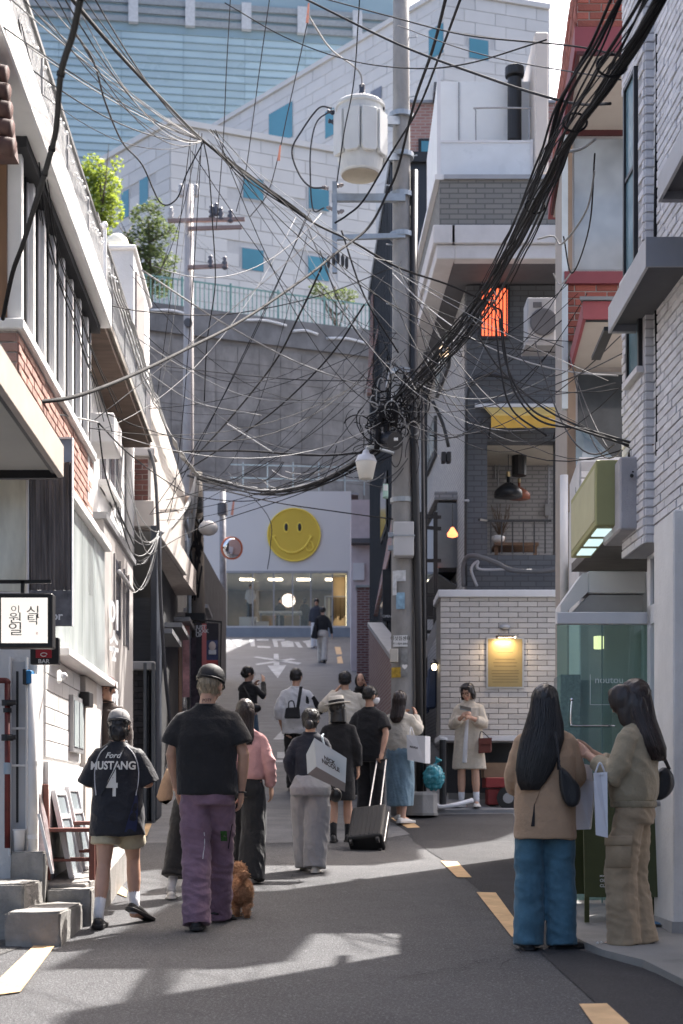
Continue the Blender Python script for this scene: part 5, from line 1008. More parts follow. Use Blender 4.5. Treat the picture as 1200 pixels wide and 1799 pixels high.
for o in[o for o in bpy.data.objects if o.name.startswith('eye_rim')]:
 cz=sum(v.co.z for v in o.data.vertices)/len(o.data.vertices)
 for v in o.data.vertices:v.co.z=cz+(v.co.z-cz)*1.85
for ex in(503,526.5):MB().ell(sp3(ex,927,.1),(.075,.03,.165),14,8).build('eye',m_blk,sm,smooth=True)
MB().tube(spline([sp3(481,944),sp3(484,950),sp3(492,963),sp3(507,971),sp3(522,970),sp3(536,961),sp3(545,947),sp3(546,942)],6),.04,6).build('smile',m_syl,sm,smooth=True)
MB().tube([sp3(478,944),sp3(484,942)],.035,6).build('smile_end',m_syl,sm);MB().tube([sp3(543,941),sp3(549,944)],.035,6).build('smile_end',m_syl,sm)
MB().tube(spline([sp3(537,960),sp3(540,967),sp3(546,968),sp3(551,963),sp3(549,955),sp3(545,951)],6),.032,6).tube([sp3(543,956),sp3(546,962)],.025,5).build('tongue',m_syl,sm,smooth=True)
tb=thing('display_table','long white display table in the smiley shop','table',P(495,1090,61.5));MB().box(PX(455,61.5),PX(530,61.5),61.5,62.3,zfl+.8,zfl+.88).build('top',m_wpaint,tb)
for x in(458,490,527):MB().beam((PX(x,61.5),61.6,zfl),(PX(x,61.5),61.6,zfl+.8),.06).build('leg',m_alu,tb)
for x,w,h,lab in((436,30,.5,'wide white plinth block under the mannequin'),(460,24,.32,'low white plinth block beside the display table')):
 t=thing('plinth_block',lab,'plinth',(PX(x,60.8),60.8,zfl));MB().box(PX(x-w/2,60.8),PX(x+w/2,60.8),60.6,61.2,zfl,zfl+h).build('block',m_wpaint,t,bevel=.01);MB().box(PX(x-w/2,60.8)-.01,PX(x+w/2,60.8)+.01,60.59,61.21,zfl+h,zfl+h+.02).build('top',m_wm,t)
rk=thing('clothes_rack','clothes rail hung with long pale garments at the right of the shop','clothes rack',P(590,1100,61));MB().tube([P(570,1048,61),P(610,1048,61)],.025,6).build('bar',m_st,rk)
for x in(571,609):MB().tube([P(x,1048,61),P(x,1103,61)],.025,6).build('upright',m_st,rk)
for k in range(9):
 x=574+k*4;cgm=M('garment%d'%(k%4),((.22,.2,.19),(.36,.33,.29),(.13,.12,.12),(.42,.4,.37))[k%4],rough=.9)
 MB().prism([P(x-1.8,1090-(k%3)*4,61),P(x+1.8,1090-(k%3)*4,61),P(x+1.2,1050,61),P(x-1.2,1050,61)],(0,.4,0)).build('garment',cgm,rk)
mr=thing('round_mirror','arched mirror glowing behind the display table','mirror',P(505,1090,64));MB().lathe([(.3,0),(.3,.05),(.01,.05)],P(507,1055,64),24,ax=(0,-1,0)).build('disc',M('mirror_glow',(.9,.9,.88),rough=.1,var=0,emit=(1,.97,.9),estr=.8),mr);MB().lathe([(.3,-.01),(.33,-.01),(.33,.05),(.3,.05)],P(507,1055,64),24,ax=(0,-1,0)).build('rim',m_brown,mr)  # disc emits in place of a bright reflection, it is no lamp
# ================= poles =================
m_pole=M('pole_concrete',(.27,.265,.26),rough=.9,var=.15,scale=5,bump=.3,bscale=60,stain=.4,stscale=1.5,stretch=(1,1,.5))
pD=18.95;pb=gz(pD)
cpole=thing('utility_pole','tall grey concrete utility pole carrying the transformer','utility pole',(PX(709,pD),pD,pb))
ptop=PZ(-120,pD);pc=lambda z:Vector((PX(709,pD)+(PX(704,pD)-PX(709,pD))*(z-pb)/(ptop-pb),pD,z))
MB().tube([pc(pb+.0+(ptop-pb)*t)for t in np.linspace(0,1,8)],list(np.linspace(.165,.095,8)),20).build('shaft',m_pole,cpole,smooth=True)
m_gal=M('galvanised',(.30,.33,.36),rough=.45,metal=.5,var=.15,scale=8)
for y in(205,275,345,415,655,880):MB().lathe([(.10,-.03),(.16,-.03),(.16,.03),(.10,.03)],pc(PZ(y,pD)),18).build('clamp',m_gal,cpole)
for k in range(12):
 z=PZ(640-k*52,pD);s=1 if k%2 else-1;MB().tube([pc(z),pc(z)+Vector((s*.2,-.05,0))],.009,6).build('step_bolt',m_gal,cpole)
MB().tube([P(728,300,pD-.05),P(726,700,pD-.1),P(735,1100,pD-.1),P(738,1400,pD-.1)],.05,9).build('cable_guard',m_blk,cpole,smooth=True)
MB().tube([P(742,700,pD-.02),P(745,1080,pD),P(746,1390,pD)],.025,8).build('cable_guard',m_blk,cpole,smooth=True)
MB().beam(P(583,348,pD-.12),P(712,348,pD-.12),.07,.09).build('crossarm',m_gal,cpole);MB().beam(P(583,418,pD-.12),P(712,414,pD-.12),.05,.06).build('crossarm',m_gal,cpole)
MB().beam(P(588,320,pD-.16),P(588,480,pD-.16),.06).build('arm_upright',m_gal,cpole)
for i,(x,y)in enumerate(((572,330),(597,326),(580,366),(598,372))):MB().lathe([(.012,-.04),(.03,-.03),(.018,-.01),(.03,.01),(.014,.05)],P(x,y,pD-.16),10,ax=(1 if i%2 else-1,0,.3)).build('insulator',M('porcelain',(.22,.20,.2),rough=.2),cpole)
for x in(575,584,592,600,607):MB().lathe([(.012,0),(.022,.03),(.022,.12),(.01,.15)],P(x+2,462+abs(x-590)*.6,pD-.2),8).build('fuse',m_blk,cpole)
MB().box(PX(690,pD),PX(725,pD),pD-.34,pD-.14,PZ(984,pD),PZ(925,pD)).build('switch_box',M('box_grey',(.42,.425,.44),rough=.5,var=.06),cpole,bevel=.012,seg=2);MB().box(PX(688,pD),PX(727,pD),pD-.35,pD-.13,PZ(950,pD),PZ(948,pD)).build('box_seam',m_gal,cpole)
for y in(944,967):MB().box(PX(681,pD),PX(692,pD),pD-.2,pD-.14,PZ(y+4,pD),PZ(y-4,pD)).build('box_bracket',m_gal,cpole)
def poster(px0,px1,y0,y1,mat,nm='poster',tilt=0.0):
 mb=MB();n=8;rows=[]
 for py in(y1,y0):
  ring=[]
  for i in range(n+1):
   px=px0+(px1-px0)*i/n;z=PZ(py,pD-.16);cc_=pc(z);x=PX(px+tilt*(py-y0),pD-.16);r_=.168
   dx=max(-.99,min(.99,(x-cc_.x)/r_));ring.append((cc_.x+dx*r_,cc_.y-math.sqrt(1-dx*dx)*r_-.002,z))
  rows.append(ring)
 return mb.loft(rows,closed=False).build(nm,mat,cpole)
m_ps=M('poster_white',(.5,.52,.55),rough=.8,var=.25,scale=14);poster(690,713,1002,1021,m_ps);poster(690,697,1021,1045,m_ps);poster(696,711,1041,1070,M('poster_blue',(.22,.36,.48),rough=.8,var=.3,scale=12))
p3=poster(691,716,1116,1136,M('poster_plain',(.55,.56,.57),rough=.8,var=.05))
text('이삿짐센터',.055,m_ink,cpole,'lettering',flat_xf(P(703.5,1122,pD-.345),(1,0,0),(0,0,1)),bold=.001);text('711-024-3001',.034,m_ink,cpole,'lettering',flat_xf(P(703.5,1131,pD-.345),(1,0,0),(0,0,1)),bold=.001)
poster(688,704,1172,1190,M('poster_yellow',(.45,.30,.04),rough=.7,var=.45,scale=18))
MB().box(PX(684,pD),PX(698,pD),pD-.3,pD-.16,PZ(1167,pD),PZ(1144,pD)).build('meter_box',M('cream_box',(.42,.40,.36),rough=.6),cpole,bevel=.006);poster(704,716,1140,1190,M('poster_grey',(.2,.205,.205),rough=.9,var=.4,scale=10))
text('♥',.06,m_wpaint,cpole,'sticker',flat_xf(P(711,1172,pD-.345),(1,0,0),(0,0,1)))
pbz=thing('pole_base','chamfered concrete footing block at the foot of the utility pole','footing',P(740,1425,pD-.1));MB().lathe([(.20,0),(.20,.26),(.17,.30),(.01,.30)],(PX(740,pD),pD-.15,pb),8).build('block',m_pole,pbz,bevel=.01);MB().lathe([(.212,0),(.212,.03),(.19,.03)],(PX(740,pD),pD-.15,pb),8).build('foot',m_walk,pbz)
tr=thing('transformer','pale grey pole-mounted transformer tank with black bushing on top','transformer',P(635,312,pD-.35));tc=P(633,308,pD-.35);m_tr=M('transformer_grey',(.50,.51,.50),rough=.5,var=.06,scale=3,stain=.12)
s=pD/F
MB().lathe([(33*s,0),(35*s,3*s),(40*s,30*s),(40*s,112*s),(43*s,114*s),(43*s,119*s),(39*s,123*s),(22*s,131*s),(8*s,133*s),(.005,133*s)],tc,28).build('tank',m_tr,tr,smooth=False);MB().lathe([(32*s,-.014),(32.5*s,-.002)],tc,28).build('base_plate',M('tan_base',(.30,.265,.21),rough=.7),tr)
for an in(-150,-110,-70,-30,20):
 v=Vector((math.cos(R(an)),math.sin(R(an)),0));t_=Vector((-v.y,v.x,0));q=tc+v*38*s
 MB().prism([q+t_*14*s+Vector((0,0,32*s)),q+t_*10*s+Vector((0,0,26*s)),q-t_*10*s+Vector((0,0,26*s)),q-t_*14*s+Vector((0,0,32*s)),q-t_*14*s+Vector((0,0,100*s)),q+t_*14*s+Vector((0,0,100*s))],v*8*s).build('cooling_fin',m_tr,tr,bevel=.01)
MB().lathe([(7*s,0),(9*s,3*s),(6*s,6*s),(9*s,9*s),(6*s,12*s),(5*s,18*s),(5.5*s,27*s),(2*s,30*s)],tc+Vector((3*s,0,128*s)),14).build('bushing',M('dark_porcelain',(.03,.035,.05),rough=.25),tr)
for x,y in((588,198),(590,215),(662,192)):MB().lathe([(.02,0),(.035,.03),(.02,.06),(.03,.09),(.01,.1)],P(x,y,pD-.4),10,ax=(-1 if x<600 else 1,0,.2)).build('terminal',M('dark_porcelain',(.03,.035,.05)),tr)
MB().beam(P(672,212,pD-.3),P(704,212,pD-.05),.06,.10).beam(P(672,276,pD-.3),P(704,276,pD-.05),.06,.08).build('bracket',m_gal,tr)
sl_=thing('street_lamp','white bell-shaped street lamp on a curved arm beside the concrete pole','street lamp',P(643,842,18.2));c=P(643,842,18.2)
MB().lathe([(.075,0),(.085,.005),(.125,.19),(.13,.21)],c,20).build('diffuser',M('milky',(.62,.60,.55),rough=.35,var=.05),sl_,smooth=True);MB().lathe([(.132,.205),(.134,.22),(.10,.29),(.05,.31),(.03,.36),(.001,.36)],c,20).build('hood',M('lamp_hood',(.55,.56,.6),rough=.4),sl_,smooth=True)
MB().tube(spline([c+Vector((0,0,.34)),c+Vector((.05,.1,.42)),c+Vector((.35,.4,.42))],5),.02,8).build('arm',m_gal,sl_,smooth=True)
dm=thing('splice_drum','black cable splice drum under the wire tangle on the pole','cable box',P(690,790,18.2));MB().tube([P(676,772,18.2),P(694,775,18.0)],.11,18).build('drum',M('drum_black',(.02,.022,.028),rough=.3),dm);MB().box(PX(692,17.9),PX(699,17.9),17.86,17.9,PZ(778,18),PZ(774,18)).build('label',m_wpaint,dm)
mg=thing('mint_box','small mint green tag box on the pole side','box',P(678,875,18.3));MB().box(PX(673,18.3),PX(682,18.3),18.3,18.42,PZ(873,18.3),PZ(850,18.3)).build('case',M('mint',(.35,.52,.46),rough=.6),mg,bevel=.005);MB().box(PX(674,18.3),PX(681,18.3),18.296,18.3,PZ(862,18.3),PZ(852,18.3)).build('plate',m_wpaint,mg)
lD=26.0;m_lp=M('old_pole',(.115,.10,.088),rough=.95,var=.3,scale=4,stretch=(1,1,.25),bump=.4,bscale=30)
lpo=thing('wrapped_pole','dark weathered pole wrapped with bundled white cables by the banner','utility pole',(PX(346,lD),lD,gz(lD)))
MB().tube([P(347,1330,lD),P(346,1100,lD),P(344,830,lD)],[.17,.15,.11],16).build('shaft',m_lp,lpo,smooth=True);MB().tube([P(333,1290,lD-.1),P(333,900,lD-.1)],.045,10).build('conduit',m_gal,lpo,smooth=True)
MB().box(PX(326,lD),PX(343,lD),lD-.35,lD-.15,PZ(905,lD),PZ(878,lD)).build('tan_box',M('tan_box',(.33,.25,.20),rough=.7),lpo,bevel=.02);MB().box(PX(343,lD),PX(358,lD),lD-.4,lD-.15,PZ(905,lD),PZ(880,lD)).build('black_box',m_blk,lpo,bevel=.02);MB().box(PX(328,lD),PX(362,lD),lD-.25,lD+.1,PZ(1092,lD),PZ(1080,lD)).build('banner_clamp',m_blk,lpo)
rr=random.Random(8);coil=MB()
for k in range(16):
 x=rr.uniform(338,356);y0=rr.uniform(895,1000);coil.tube(spline([P(x+rr.uniform(-6,6),y0,lD-.2),P(x+rr.uniform(-8,8),y0+25,lD-.25),P(x+rr.uniform(-5,5),y0+55,lD-.2)],4),.018,5)
coil.build('cable_wrap',M('cable_black',(.016,.016,.018),rough=.8,spec=.15),lpo,smooth=True)
lm=thing('dome_light','round white dome light on the wrapped pole','lamp',P(366,930,lD));MB().ell(P(366,928,lD-.3),(.17,.17,.13),16,10).build('globe',m_wpaint,lm,smooth=True);MB().tube([P(366,920,lD-.3),P(350,915,lD-.1)],.03,7).build('arm',m_gal,lm)
bd=25.2;bnn=thing('street_banner','tall red and black printed banner framed on the wrapped pole','banner',P(354,1290,bd));bw0,bw1=PX(345,bd),PX(387,bd)
def bq(nm,x0,x1,y0,y1,mat,f=0.):return MB().box(PX(x0,bd),PX(x1,bd),bd-.012-f,bd-f,PZ(y1,bd),PZ(y0,bd)).build(nm,mat,bnn)
bq('black_panel',345,384,1095,1210,M('banner_black',(.03,.026,.032),rough=.6,var=.3,scale=3));bq('red_panel',355,363,1096,1210,M('banner_red',(.55,.16,.15),rough=.6,var=.1),.014);bq('photo_panel',363,383,1125,1165,M('banner_blue',(.05,.06,.13),rough=.6,var=.5,scale=5),.014);bq('photo_red',363,383,1160,1176,M('banner_red2',(.45,.08,.07),rough=.6,var=.3,scale=5),.016)
MB().ell(P(373,1135,bd-.04),(.06,.01,.08),10,6).build('printed_figure',M('print_face',(.6,.5,.46),var=.3),bnn);bq('printed_shirt',367,380,1142,1150,M('print_white',(.6,.6,.6),var=.2,scale=10),.03)
for t_,y in(('JUST',1102),('LXXK',1109),('UP',1116)):text(t_,.085,m_wpaint,bnn,'lettering',flat_xf(P(344,y,bd-.03),(1,0,0),(0,0,1)),bold=.002,align='LEFT')
MB().beam(P(322,1086,bd),P(390,1093,bd),.03).beam(P(389,1093,bd),P(386,1215,bd),.025).build('frame',m_blk,bnn)
bn2=thing('street_banner','narrow red and white printed banner left of the black one on the same pole','banner',P(328,1290,bd));MB().box(PX(321,bd),PX(333,bd),bd-.01,bd,PZ(1225,bd),PZ(1096,bd)).build('sheet',M('banner_rw',(.58,.30,.29),rough=.6,var=.5,scale=4),bn2)
MB().box(PX(335,bd),PX(352,bd),bd+.02,bd+.03,PZ(1290,bd),PZ(1120,bd)).build('lower_sheet',M('banner_floral',(.05,.035,.045),rough=.6,var=.8,scale=9),bn2);MB().beam(P(320,1093,bd+.01),P(354,1094,bd+.01),.025).build('rod',m_blk,bn2)
fD=44.0;fpole=thing('far_utility_pole','far concrete utility pole with crossarms before the concrete wall','utility pole',(PX(332,fD),fD,gz(fD)))
MB().tube([P(329,1150,fD),P(331,700,fD),P(332,325,fD)],[.19,.16,.12],14).build('shaft',M('pole_pale',(.40,.38,.375),rough=.9,var=.1),fpole,smooth=True)
for y,x0,x1 in((388,295,430),(402,330,425),(470,330,400)):MB().beam(P(x0,y,fD-.2),P(x1,y-3,fD-.2),.10,.10).build('crossarm',M('rust_arm',(.30,.22,.20),rough=.8),fpole)
for x,y in((300,375),(318,335),(345,335),(372,372),(380,368),(388,376),(405,380),(370,460),(395,462)):MB().lathe([(.03,-.2),(.1,-.15),(.05,-.08),(.1,0),(.05,.08),(.08,.14),(.02,.2)],P(x,y,fD-.2),10).build('insulator',M('ins_dark',(.10,.10,.12),rough=.3)if x>360 else M('ins_pale',(.5,.48,.47),rough=.3),fpole,smooth=True)
MB().lathe([(.02,0),(.13,.0),(.13,.1),(.02,.1)],P(331,568,fD-.15),14,ax=(0,-1,0)).build('round_tag',m_gryd,fpole)
mp=thing('traffic_mirror','round convex traffic mirror with orange rim on a slim pole by the shop','traffic mirror',P(392,1115,50))
MB().tube([P(392,1118,50),P(391,862,50)],.11,10).build('pole',M('mirror_pole',(.24,.235,.25),rough=.6,var=.3,scale=6),mp,smooth=True)
ax0=Vector((.45,-.9,-.15)).normalized();MB().lathe([(.36,0),(.36,.05),(.26,.10),(.13,.13),(.001,.14)],P(407,963,49.7),26,ax=ax0).build('mirror',M('mirror',(.8,.8,.8),rough=.02,metal=1,var=0),mp,smooth=True);MB().lathe([(.36,-.02),(.385,-.02),(.385,.06),(.36,.06)],P(407,963,49.7),26,ax=ax0).build('rim',M('orange_rim',(.5,.12,.05),rough=.5),mp)
MB().lathe([(.30,-.05),(.38,-.05),(.38,-.022),(.30,-.022)],P(407,963,49.72),26,ax=ax0).build('back',m_gryd,mp);MB().beam(P(392,955,49.9),P(403,960,49.85),.06).build('bracket',m_gal,mp);MB().tube([P(391,905,49.9),P(391,885,49.9)],.17,10).build('band',m_gryd,mp)
# ================= people =================
m_skin=M('skin',(.50,.30,.215),rough=.5,var=.06,scale=14,sss=.12,spec=.35)
m_skin2=M('skin_tan',(.42,.245,.17),rough=.5,var=.06,scale=14,sss=.12,spec=.35)
def hairmat(name,c):
 return M(name,c,rough=.38,var=.35,scale=30,stretch=(3,3,.3),spec=.5,rnd=.6)
m_hblk=hairmat('hair_black',(.011,.009,.009));m_hbrn=hairmat('hair_brown',(.028,.016,.013));m_hbln=hairmat('hair_blond',(.30,.245,.17))
def cloth(name,c,rough=.9,var=.1,sc=10,bump=.45):return M(name,c,rough=rough,var=var,scale=sc,bump=bump,bscale=26,sheen=.15,spec=.25)
c_blk=cloth('cloth_black',(.019,.019,.021));c_navy=cloth('cloth_navy',(.014,.016,.026));c_wht=cloth('cloth_white',(.60,.60,.62));c_ivory=cloth('cloth_ivory',(.58,.53,.45))
m_rub=M('rubber_black',(.014,.014,.015),rough=.5,var=.1);m_lea=M('leather_black',(.014,.014,.016),rough=.35,var=.2,scale=12,bump=.2,bscale=70)
m_shw=M('shoe_white',(.60,.58,.55),rough=.6,var=.08)
def ring(z,rx,ry,cy=0.,cx=0.,n=28,e=2.4):
 out=[]
 for k in range(n):
  a=2*math.pi*k/n;c,s=math.cos(a),math.sin(a)
  out.append(Vector((cx+rx*math.copysign(abs(c)**(2/e),c),cy+ry*math.copysign(abs(s)**(2/e),s),z)))
 return out
class Man:
 def __init__(s,label,px,d,H,yaw=0.,feet=None,arms=None,lean=0.,head=(0,0,0),sh=.175,skin=None,vox=.011,group='people in the alley',dz=0.,hips=.085,name='person',cat='person',base=None):
  s.k=H/1.70;s.o=Vector((PX(px,d),d,gz(d)+dz))if base is None else Vector(base);s.th=thing(name,label,cat,s.o,group)
  s.rot=Matrix.Rotation(R(yaw),3,'Z');s.lean=lean;s.vox=vox;s.skin=skin or m_skin;s.sh=sh*.88
  s.feet=feet or dict(L=(-.09,0,0,8,0),R=(.09,0,0,-8,0))
  s.arms=arms or dict(L=((-.25,-.02,1.13),(-.24,.04,.88)),R=((.25,-.02,1.13),(.24,.04,.88)))
  s.arms={q:(Vector((e[0]*.87,e[1],e[2])),Vector((w[0]*.93,w[1],w[2])))for q,(e,w)in s.arms.items()}
  s.hips=hips;s.head=head
  hr=Matrix.Rotation(R(head[0]),3,'Z')@Matrix.Rotation(R(-head[1]),3,'X')@Matrix.Rotation(R(head[2]),3,'Y');s.hrot=hr;s.piv=Vector((0,-.012,1.475))
  s.leg={}
  for q,sg in(('L',-1),('R',1)):
   x,y,lift,fy,fp=s.feet[q];hip=Vector((sg*hips,0,.90));an=Vector((x,y,.085+lift));v=an-hip;Lh=.425
   D=min(v.length,2*Lh-.002);h=min(.045+lift*1.5,math.sqrt(max(0,Lh*Lh-D*D/4)));fw=Vector((0,1,0));fw=(fw-v.normalized()*fw.dot(v.normalized())).normalized()
   s.leg[q]=(hip,(hip+an)/2+fw*h,an)
 def T(s,v):
  v=Vector(v)
  if v.z>.9:v=v+Vector((0,s.lean*(v.z-.9)/.55,0))
  return s.o+s.rot@(v*s.k)
 def TH(s,v):return s.T(s.piv+s.hrot@(Vector(v)-s.piv))
 def xf(s,mb,f=None):
  f=f or s.T;mb.v=[f(v)for v in mb.v];return mb
 def fin(s,mb,name,mat,vox=None,it=4,amp=0.,S=(9,9,14),ridge=.6,f=None,parent=None,dec=0.,clip=None):
  s.xf(mb,f);o=mb.build(name,mat,parent or s.th,smooth=True)
  r=o.modifiers.new('r','REMESH');r.mode='VOXEL';r.voxel_size=(vox or s.vox)*s.k;r.use_smooth_shade=True
  if it:sm_=o.modifiers.new('s','SMOOTH');sm_.factor=.5;sm_.iterations=it
  if dec:dc=o.modifiers.new('d','DECIMATE');dc.ratio=dec
  bake(o);me=o.data
  if amp:
   n=len(me.vertices);co=np.empty(n*3,np.float32);no=np.empty(n*3,np.float32);me.vertices.foreach_get('co',co);me.vertex_normals.foreach_get('vector',no)
   co=co.reshape(-1,3);no=no.reshape(-1,3);sd=Vector((s.o.x*7.3,s.o.y*3.1,0));ri=s.rot.inverted();dsp=np.empty(n,np.float32);Sx,Sy,Sz=S;nz=noise.noise
   for i in range(n):
    c=ri@Vector(co[i]);q=Vector((c.x*Sx+c.z*2.5,c.y*Sy,c.z*Sz+c.x*3))+sd
    dsp[i]=nz(q*.55)*.8+(ridge*(.5-abs(nz(q+Vector((5,1,2))))*2.2))
   co+=no*(dsp*amp*s.k)[:,None];me.vertices.foreach_set('co',co.ravel());me.update()
  me.shade_smooth();return o
# ---- anatomy ----
 def body(s,hands=('L','R'),curl=.5,vox=None,dec=0.,legs=True):
  mb=MB();sh=s.sh
  mb.loft([ring(z,a,b,c)for z,a,b,c in((.84,.12,.09,-.01),(.90,.145,.10,-.015),(1.02,.12,.085,0),(1.15,.125,.09,0),(1.28,.14,.09,0),(1.36,sh*.8,.07,-.005),(1.42,.065,.05,-.01))])
  if legs:
   for q in 'LR':
    h,k,a=s.leg[q];mb.tube([h+(h-k).normalized()*.05,h.lerp(k,.3),h.lerp(k,.75),k,k.lerp(a,.25),k.lerp(a,.45),k.lerp(a,.8),a,a+(a-k).normalized()*.03],[.078,.082,.066,.054,.056,.055,.038,.034,.036],14)
    x,y,l,fy,fp=s.feet[q];t=Matrix.Rotation(R(fy),3,'Z')@Vector((0,1,0));mb.tube([a+Vector((0,0,-.03))-t*.03,a+Vector((0,0,-.045))+t*.08,a+Vector((0,0,-.06))+t*.13],[.035,.032,.02],10)
  for q in 'LR':
   e,w=(Vector(v)for v in s.arms[q]);sg=-1 if q=='L' else 1;S0=Vector((sg*sh*.93,-.005,1.345))
   mb.tube([S0,S0.lerp(e,.3),S0.lerp(e,.7),e,e.lerp(w,.3),e.lerp(w,.7),w],[.042,.044,.04,.037,.039,.031,.024],12);mb.ell(S0,.044,10,8)
   if q in hands:s.hand(mb,e,w,sg,curl)
  hm=MB();hm.ell((0,-.005,1.605),(.074,.094,.098),20,14);hm.ell((0,.028,1.545),(.056,.062,.068),16,10);hm.ell((0,.052,1.50),(.030,.032,.022),12,8)
  hm.tube([(0,.082,1.595),(0,.098,1.565),(0,.100,1.553)],[.008,.012,.012],8);hm.ell((0,.078,1.522),(.024,.012,.010),10,6);hm.ell((0,.075,1.612),(.05,.014,.010),10,6)
  for sg in(-1,1):hm.ell((sg*.076,-.012,1.578),(.010,.022,.032),10,8);hm.ell((sg*.04,.065,1.555),(.022,.02,.02),8,6)
  P0=s.piv;hm.v=[P0+s.hrot@(v-P0)for v in hm.v]
  mb.v,off=mb.v+hm.v,len(mb.v);mb.f+=[tuple(i+off for i in f)for f in hm.f]
  mb.tube([Vector((0,-.018,1.38)),Vector((0,-.015,1.45)),P0+s.hrot@Vector((0,.002,.07))],[.06,.052,.05],14)
  s.bd=s.fin(mb,'body',s.skin,vox=vox or s.vox,it=3,dec=dec);return s.bd
 def hand(s,mb,e,w,sg,curl):
  a=(w-e).normalized();n=Vector((-sg,.2,0));n=(n-a*n.dot(a)).normalized();t=a.cross(n).normalized()
  if t.y<0:t=-t
  if abs(t.y)<.3 and t.z<0:t=-t
  for q in(-.024,-.008,.008,.024):mb.tube([w-a*.012+t*q*.6,w+a*.045+t*q,w+a*.088+t*q*1.1],[.016,.0155,.011],8)
  for q,L in((.030,.068),(.010,.078),(-.010,.072),(-.029,.055)):
   p=w+a*.085+t*q;dr=a;pts=[p];c=0
   for f,g in((.45,.6),(.32,1.0),(.26,.8)):
    c+=curl*g;dr=(a*math.cos(c)+n*math.sin(c));p=p+dr*L*f;pts.append(p)
   mb.tube(pts,[.0092,.0088,.008,.0065],8)
  p=w+a*.02+t*.024;mb.tube([p,p+(a*.6+t*.6+n*.3)*.035,p+(a*.9+t*.75+n*.55)*.055,p+(a*1.3+t*.75+n*.8)*.064],[.014,.012,.0105,.008],8)
 def face(s,mouth=True,glasses=False,mask=False):
  if mask:
   o=s.xf(MB().loft([ring(z,rx,ry,cy)for z,rx,ry,cy in((1.495,.045,.05,.045),(1.52,.062,.07,.045),(1.55,.07,.078,.045),(1.572,.066,.072,.05))]),s.TH).build('face_mask',c_wht,s.th,smooth=True)
   return
  b=s.th
  for sg in(-1,1):
   s.xf(MB().ell((sg*.032,.079,1.592),(.013,.008,.006),10,6),s.TH).build('eye',M('eye_dark',(.02,.015,.012),rough=.2,var=0),b,smooth=True);s.xf(MB().ell((sg*.033,.081,1.614),(.019,.008,.0035),8,5),s.TH).build('eyebrow',m_hblk,b,smooth=True)
   if glasses:s.xf(MB().tube([(sg*.034+.027*math.cos(t),.098,1.588+.022*math.sin(t))for t in np.linspace(0,6.28,17)],.0025,5),s.TH).build('spectacle_rim',m_brown,b)
  if mouth:s.xf(MB().ell((0,.089,1.523),(.02,.006,.005),10,5),s.TH).build('lips',M('lips',(.42,.13,.11),rough=.4,var=0),b,smooth=True)
# ---- hair ----
 def hair_short(s,mat,full=1.0,low=1.55,top=.0):
  mb=MB();mb.ell((0,-.012,1.618+top),(.083*full,.098*full,.097),20,14);mb.ell((0,-.045,(low+1.6)/2),(.074*full,.062*full,(1.64-low)/2),16,10)
  o=s.fin(mb,'hair',mat,vox=.009,it=3,amp=.006,S=(55,55,40),f=s.TH);s.strand(o,mat,240,.035);return o
 def strand(s,o,mat,n,L,flow=(0,-.25,-1)):
  rr=random.Random(int(s.o.x*1000));me=o.data;N=len(me.vertices);mb=MB();fl=s.rot@Vector(flow)
  for _ in range(n):
   v=me.vertices[rr.randrange(N)];p=v.co+ORG[o];nn_=v.normal
   if nn_.z<-.5:continue
   t=fl-nn_*fl.dot(nn_);t=t.normalized()if t.length>.05 else fl;t=(t+Vector((rr.uniform(-.25,.25),rr.uniform(-.25,.25),0))).normalized();l=L*s.k*rr.uniform(.6,1.3)
   mb.tube([p+nn_*.001,p+t*l*.5+nn_*.005,p+t*l+nn_*.003],[.0028,.0022,.0006],4,cap=False)
  tag(mb.build('hair_strands',mat,o,smooth=True,recalc=False),kind='stuff')
 def hair_long(s,mat,secs,n=420,seed=1):
  """secs: (z, rx, ry, cy, cx)"""
  mb=MB();mb.ell((0,-.010,1.622),(.088,.106,.1),20,14);mb.loft([ring(z,a*.94,b*.9,c,x,24)for z,a,b,c,x in secs])
  o=s.fin(mb,'hair',mat,vox=.009,it=4,amp=.007,S=(60,60,5),ridge=.9);rr=random.Random(seed);st=MB();zs=[q[0]for q in secs]
  for i in range(n):
   a=rr.uniform(math.pi*.95,math.pi*2.05);rad=rr.uniform(.9,1.03);end=rr.uniform(.72,1.03);pts=[];ja=rr.uniform(-.12,.12);m=len(secs);K=int((m-1)*3*end)
   for k in range(K+1):
    u=k/3;i0=min(int(u),m-2);f=u-i0;q=[secs[i0][j]*(1-f)+secs[i0+1][j]*f for j in range(5)];aa=a+ja*u/m+.04*math.sin(u*2+i)
    pts.append(s.T((q[4]+q[1]*rad*math.cos(aa),q[3]+q[2]*rad*math.sin(aa),q[0])))
   if len(pts)>2:st.tube(pts,[.0022]*(len(pts)-1)+[.0006],4,cap=False)
  tag(st.build('hair_strands',mat,o,smooth=True,recalc=False),kind='stuff');return o
# ---- clothes ----
 def path(s,q,t0,t1,n=9):
  e,w=(Vector(v)for v in s.arms[q]);S0=Vector(((-1 if q=='L' else 1)*s.sh*.97,-.008,1.348));out=[]
  for i in range(n):
   t=t0+(t1-t0)*i/(n-1);out.append(S0.lerp(e,t)if t<=1 else e.lerp(w,t-1))
  return out
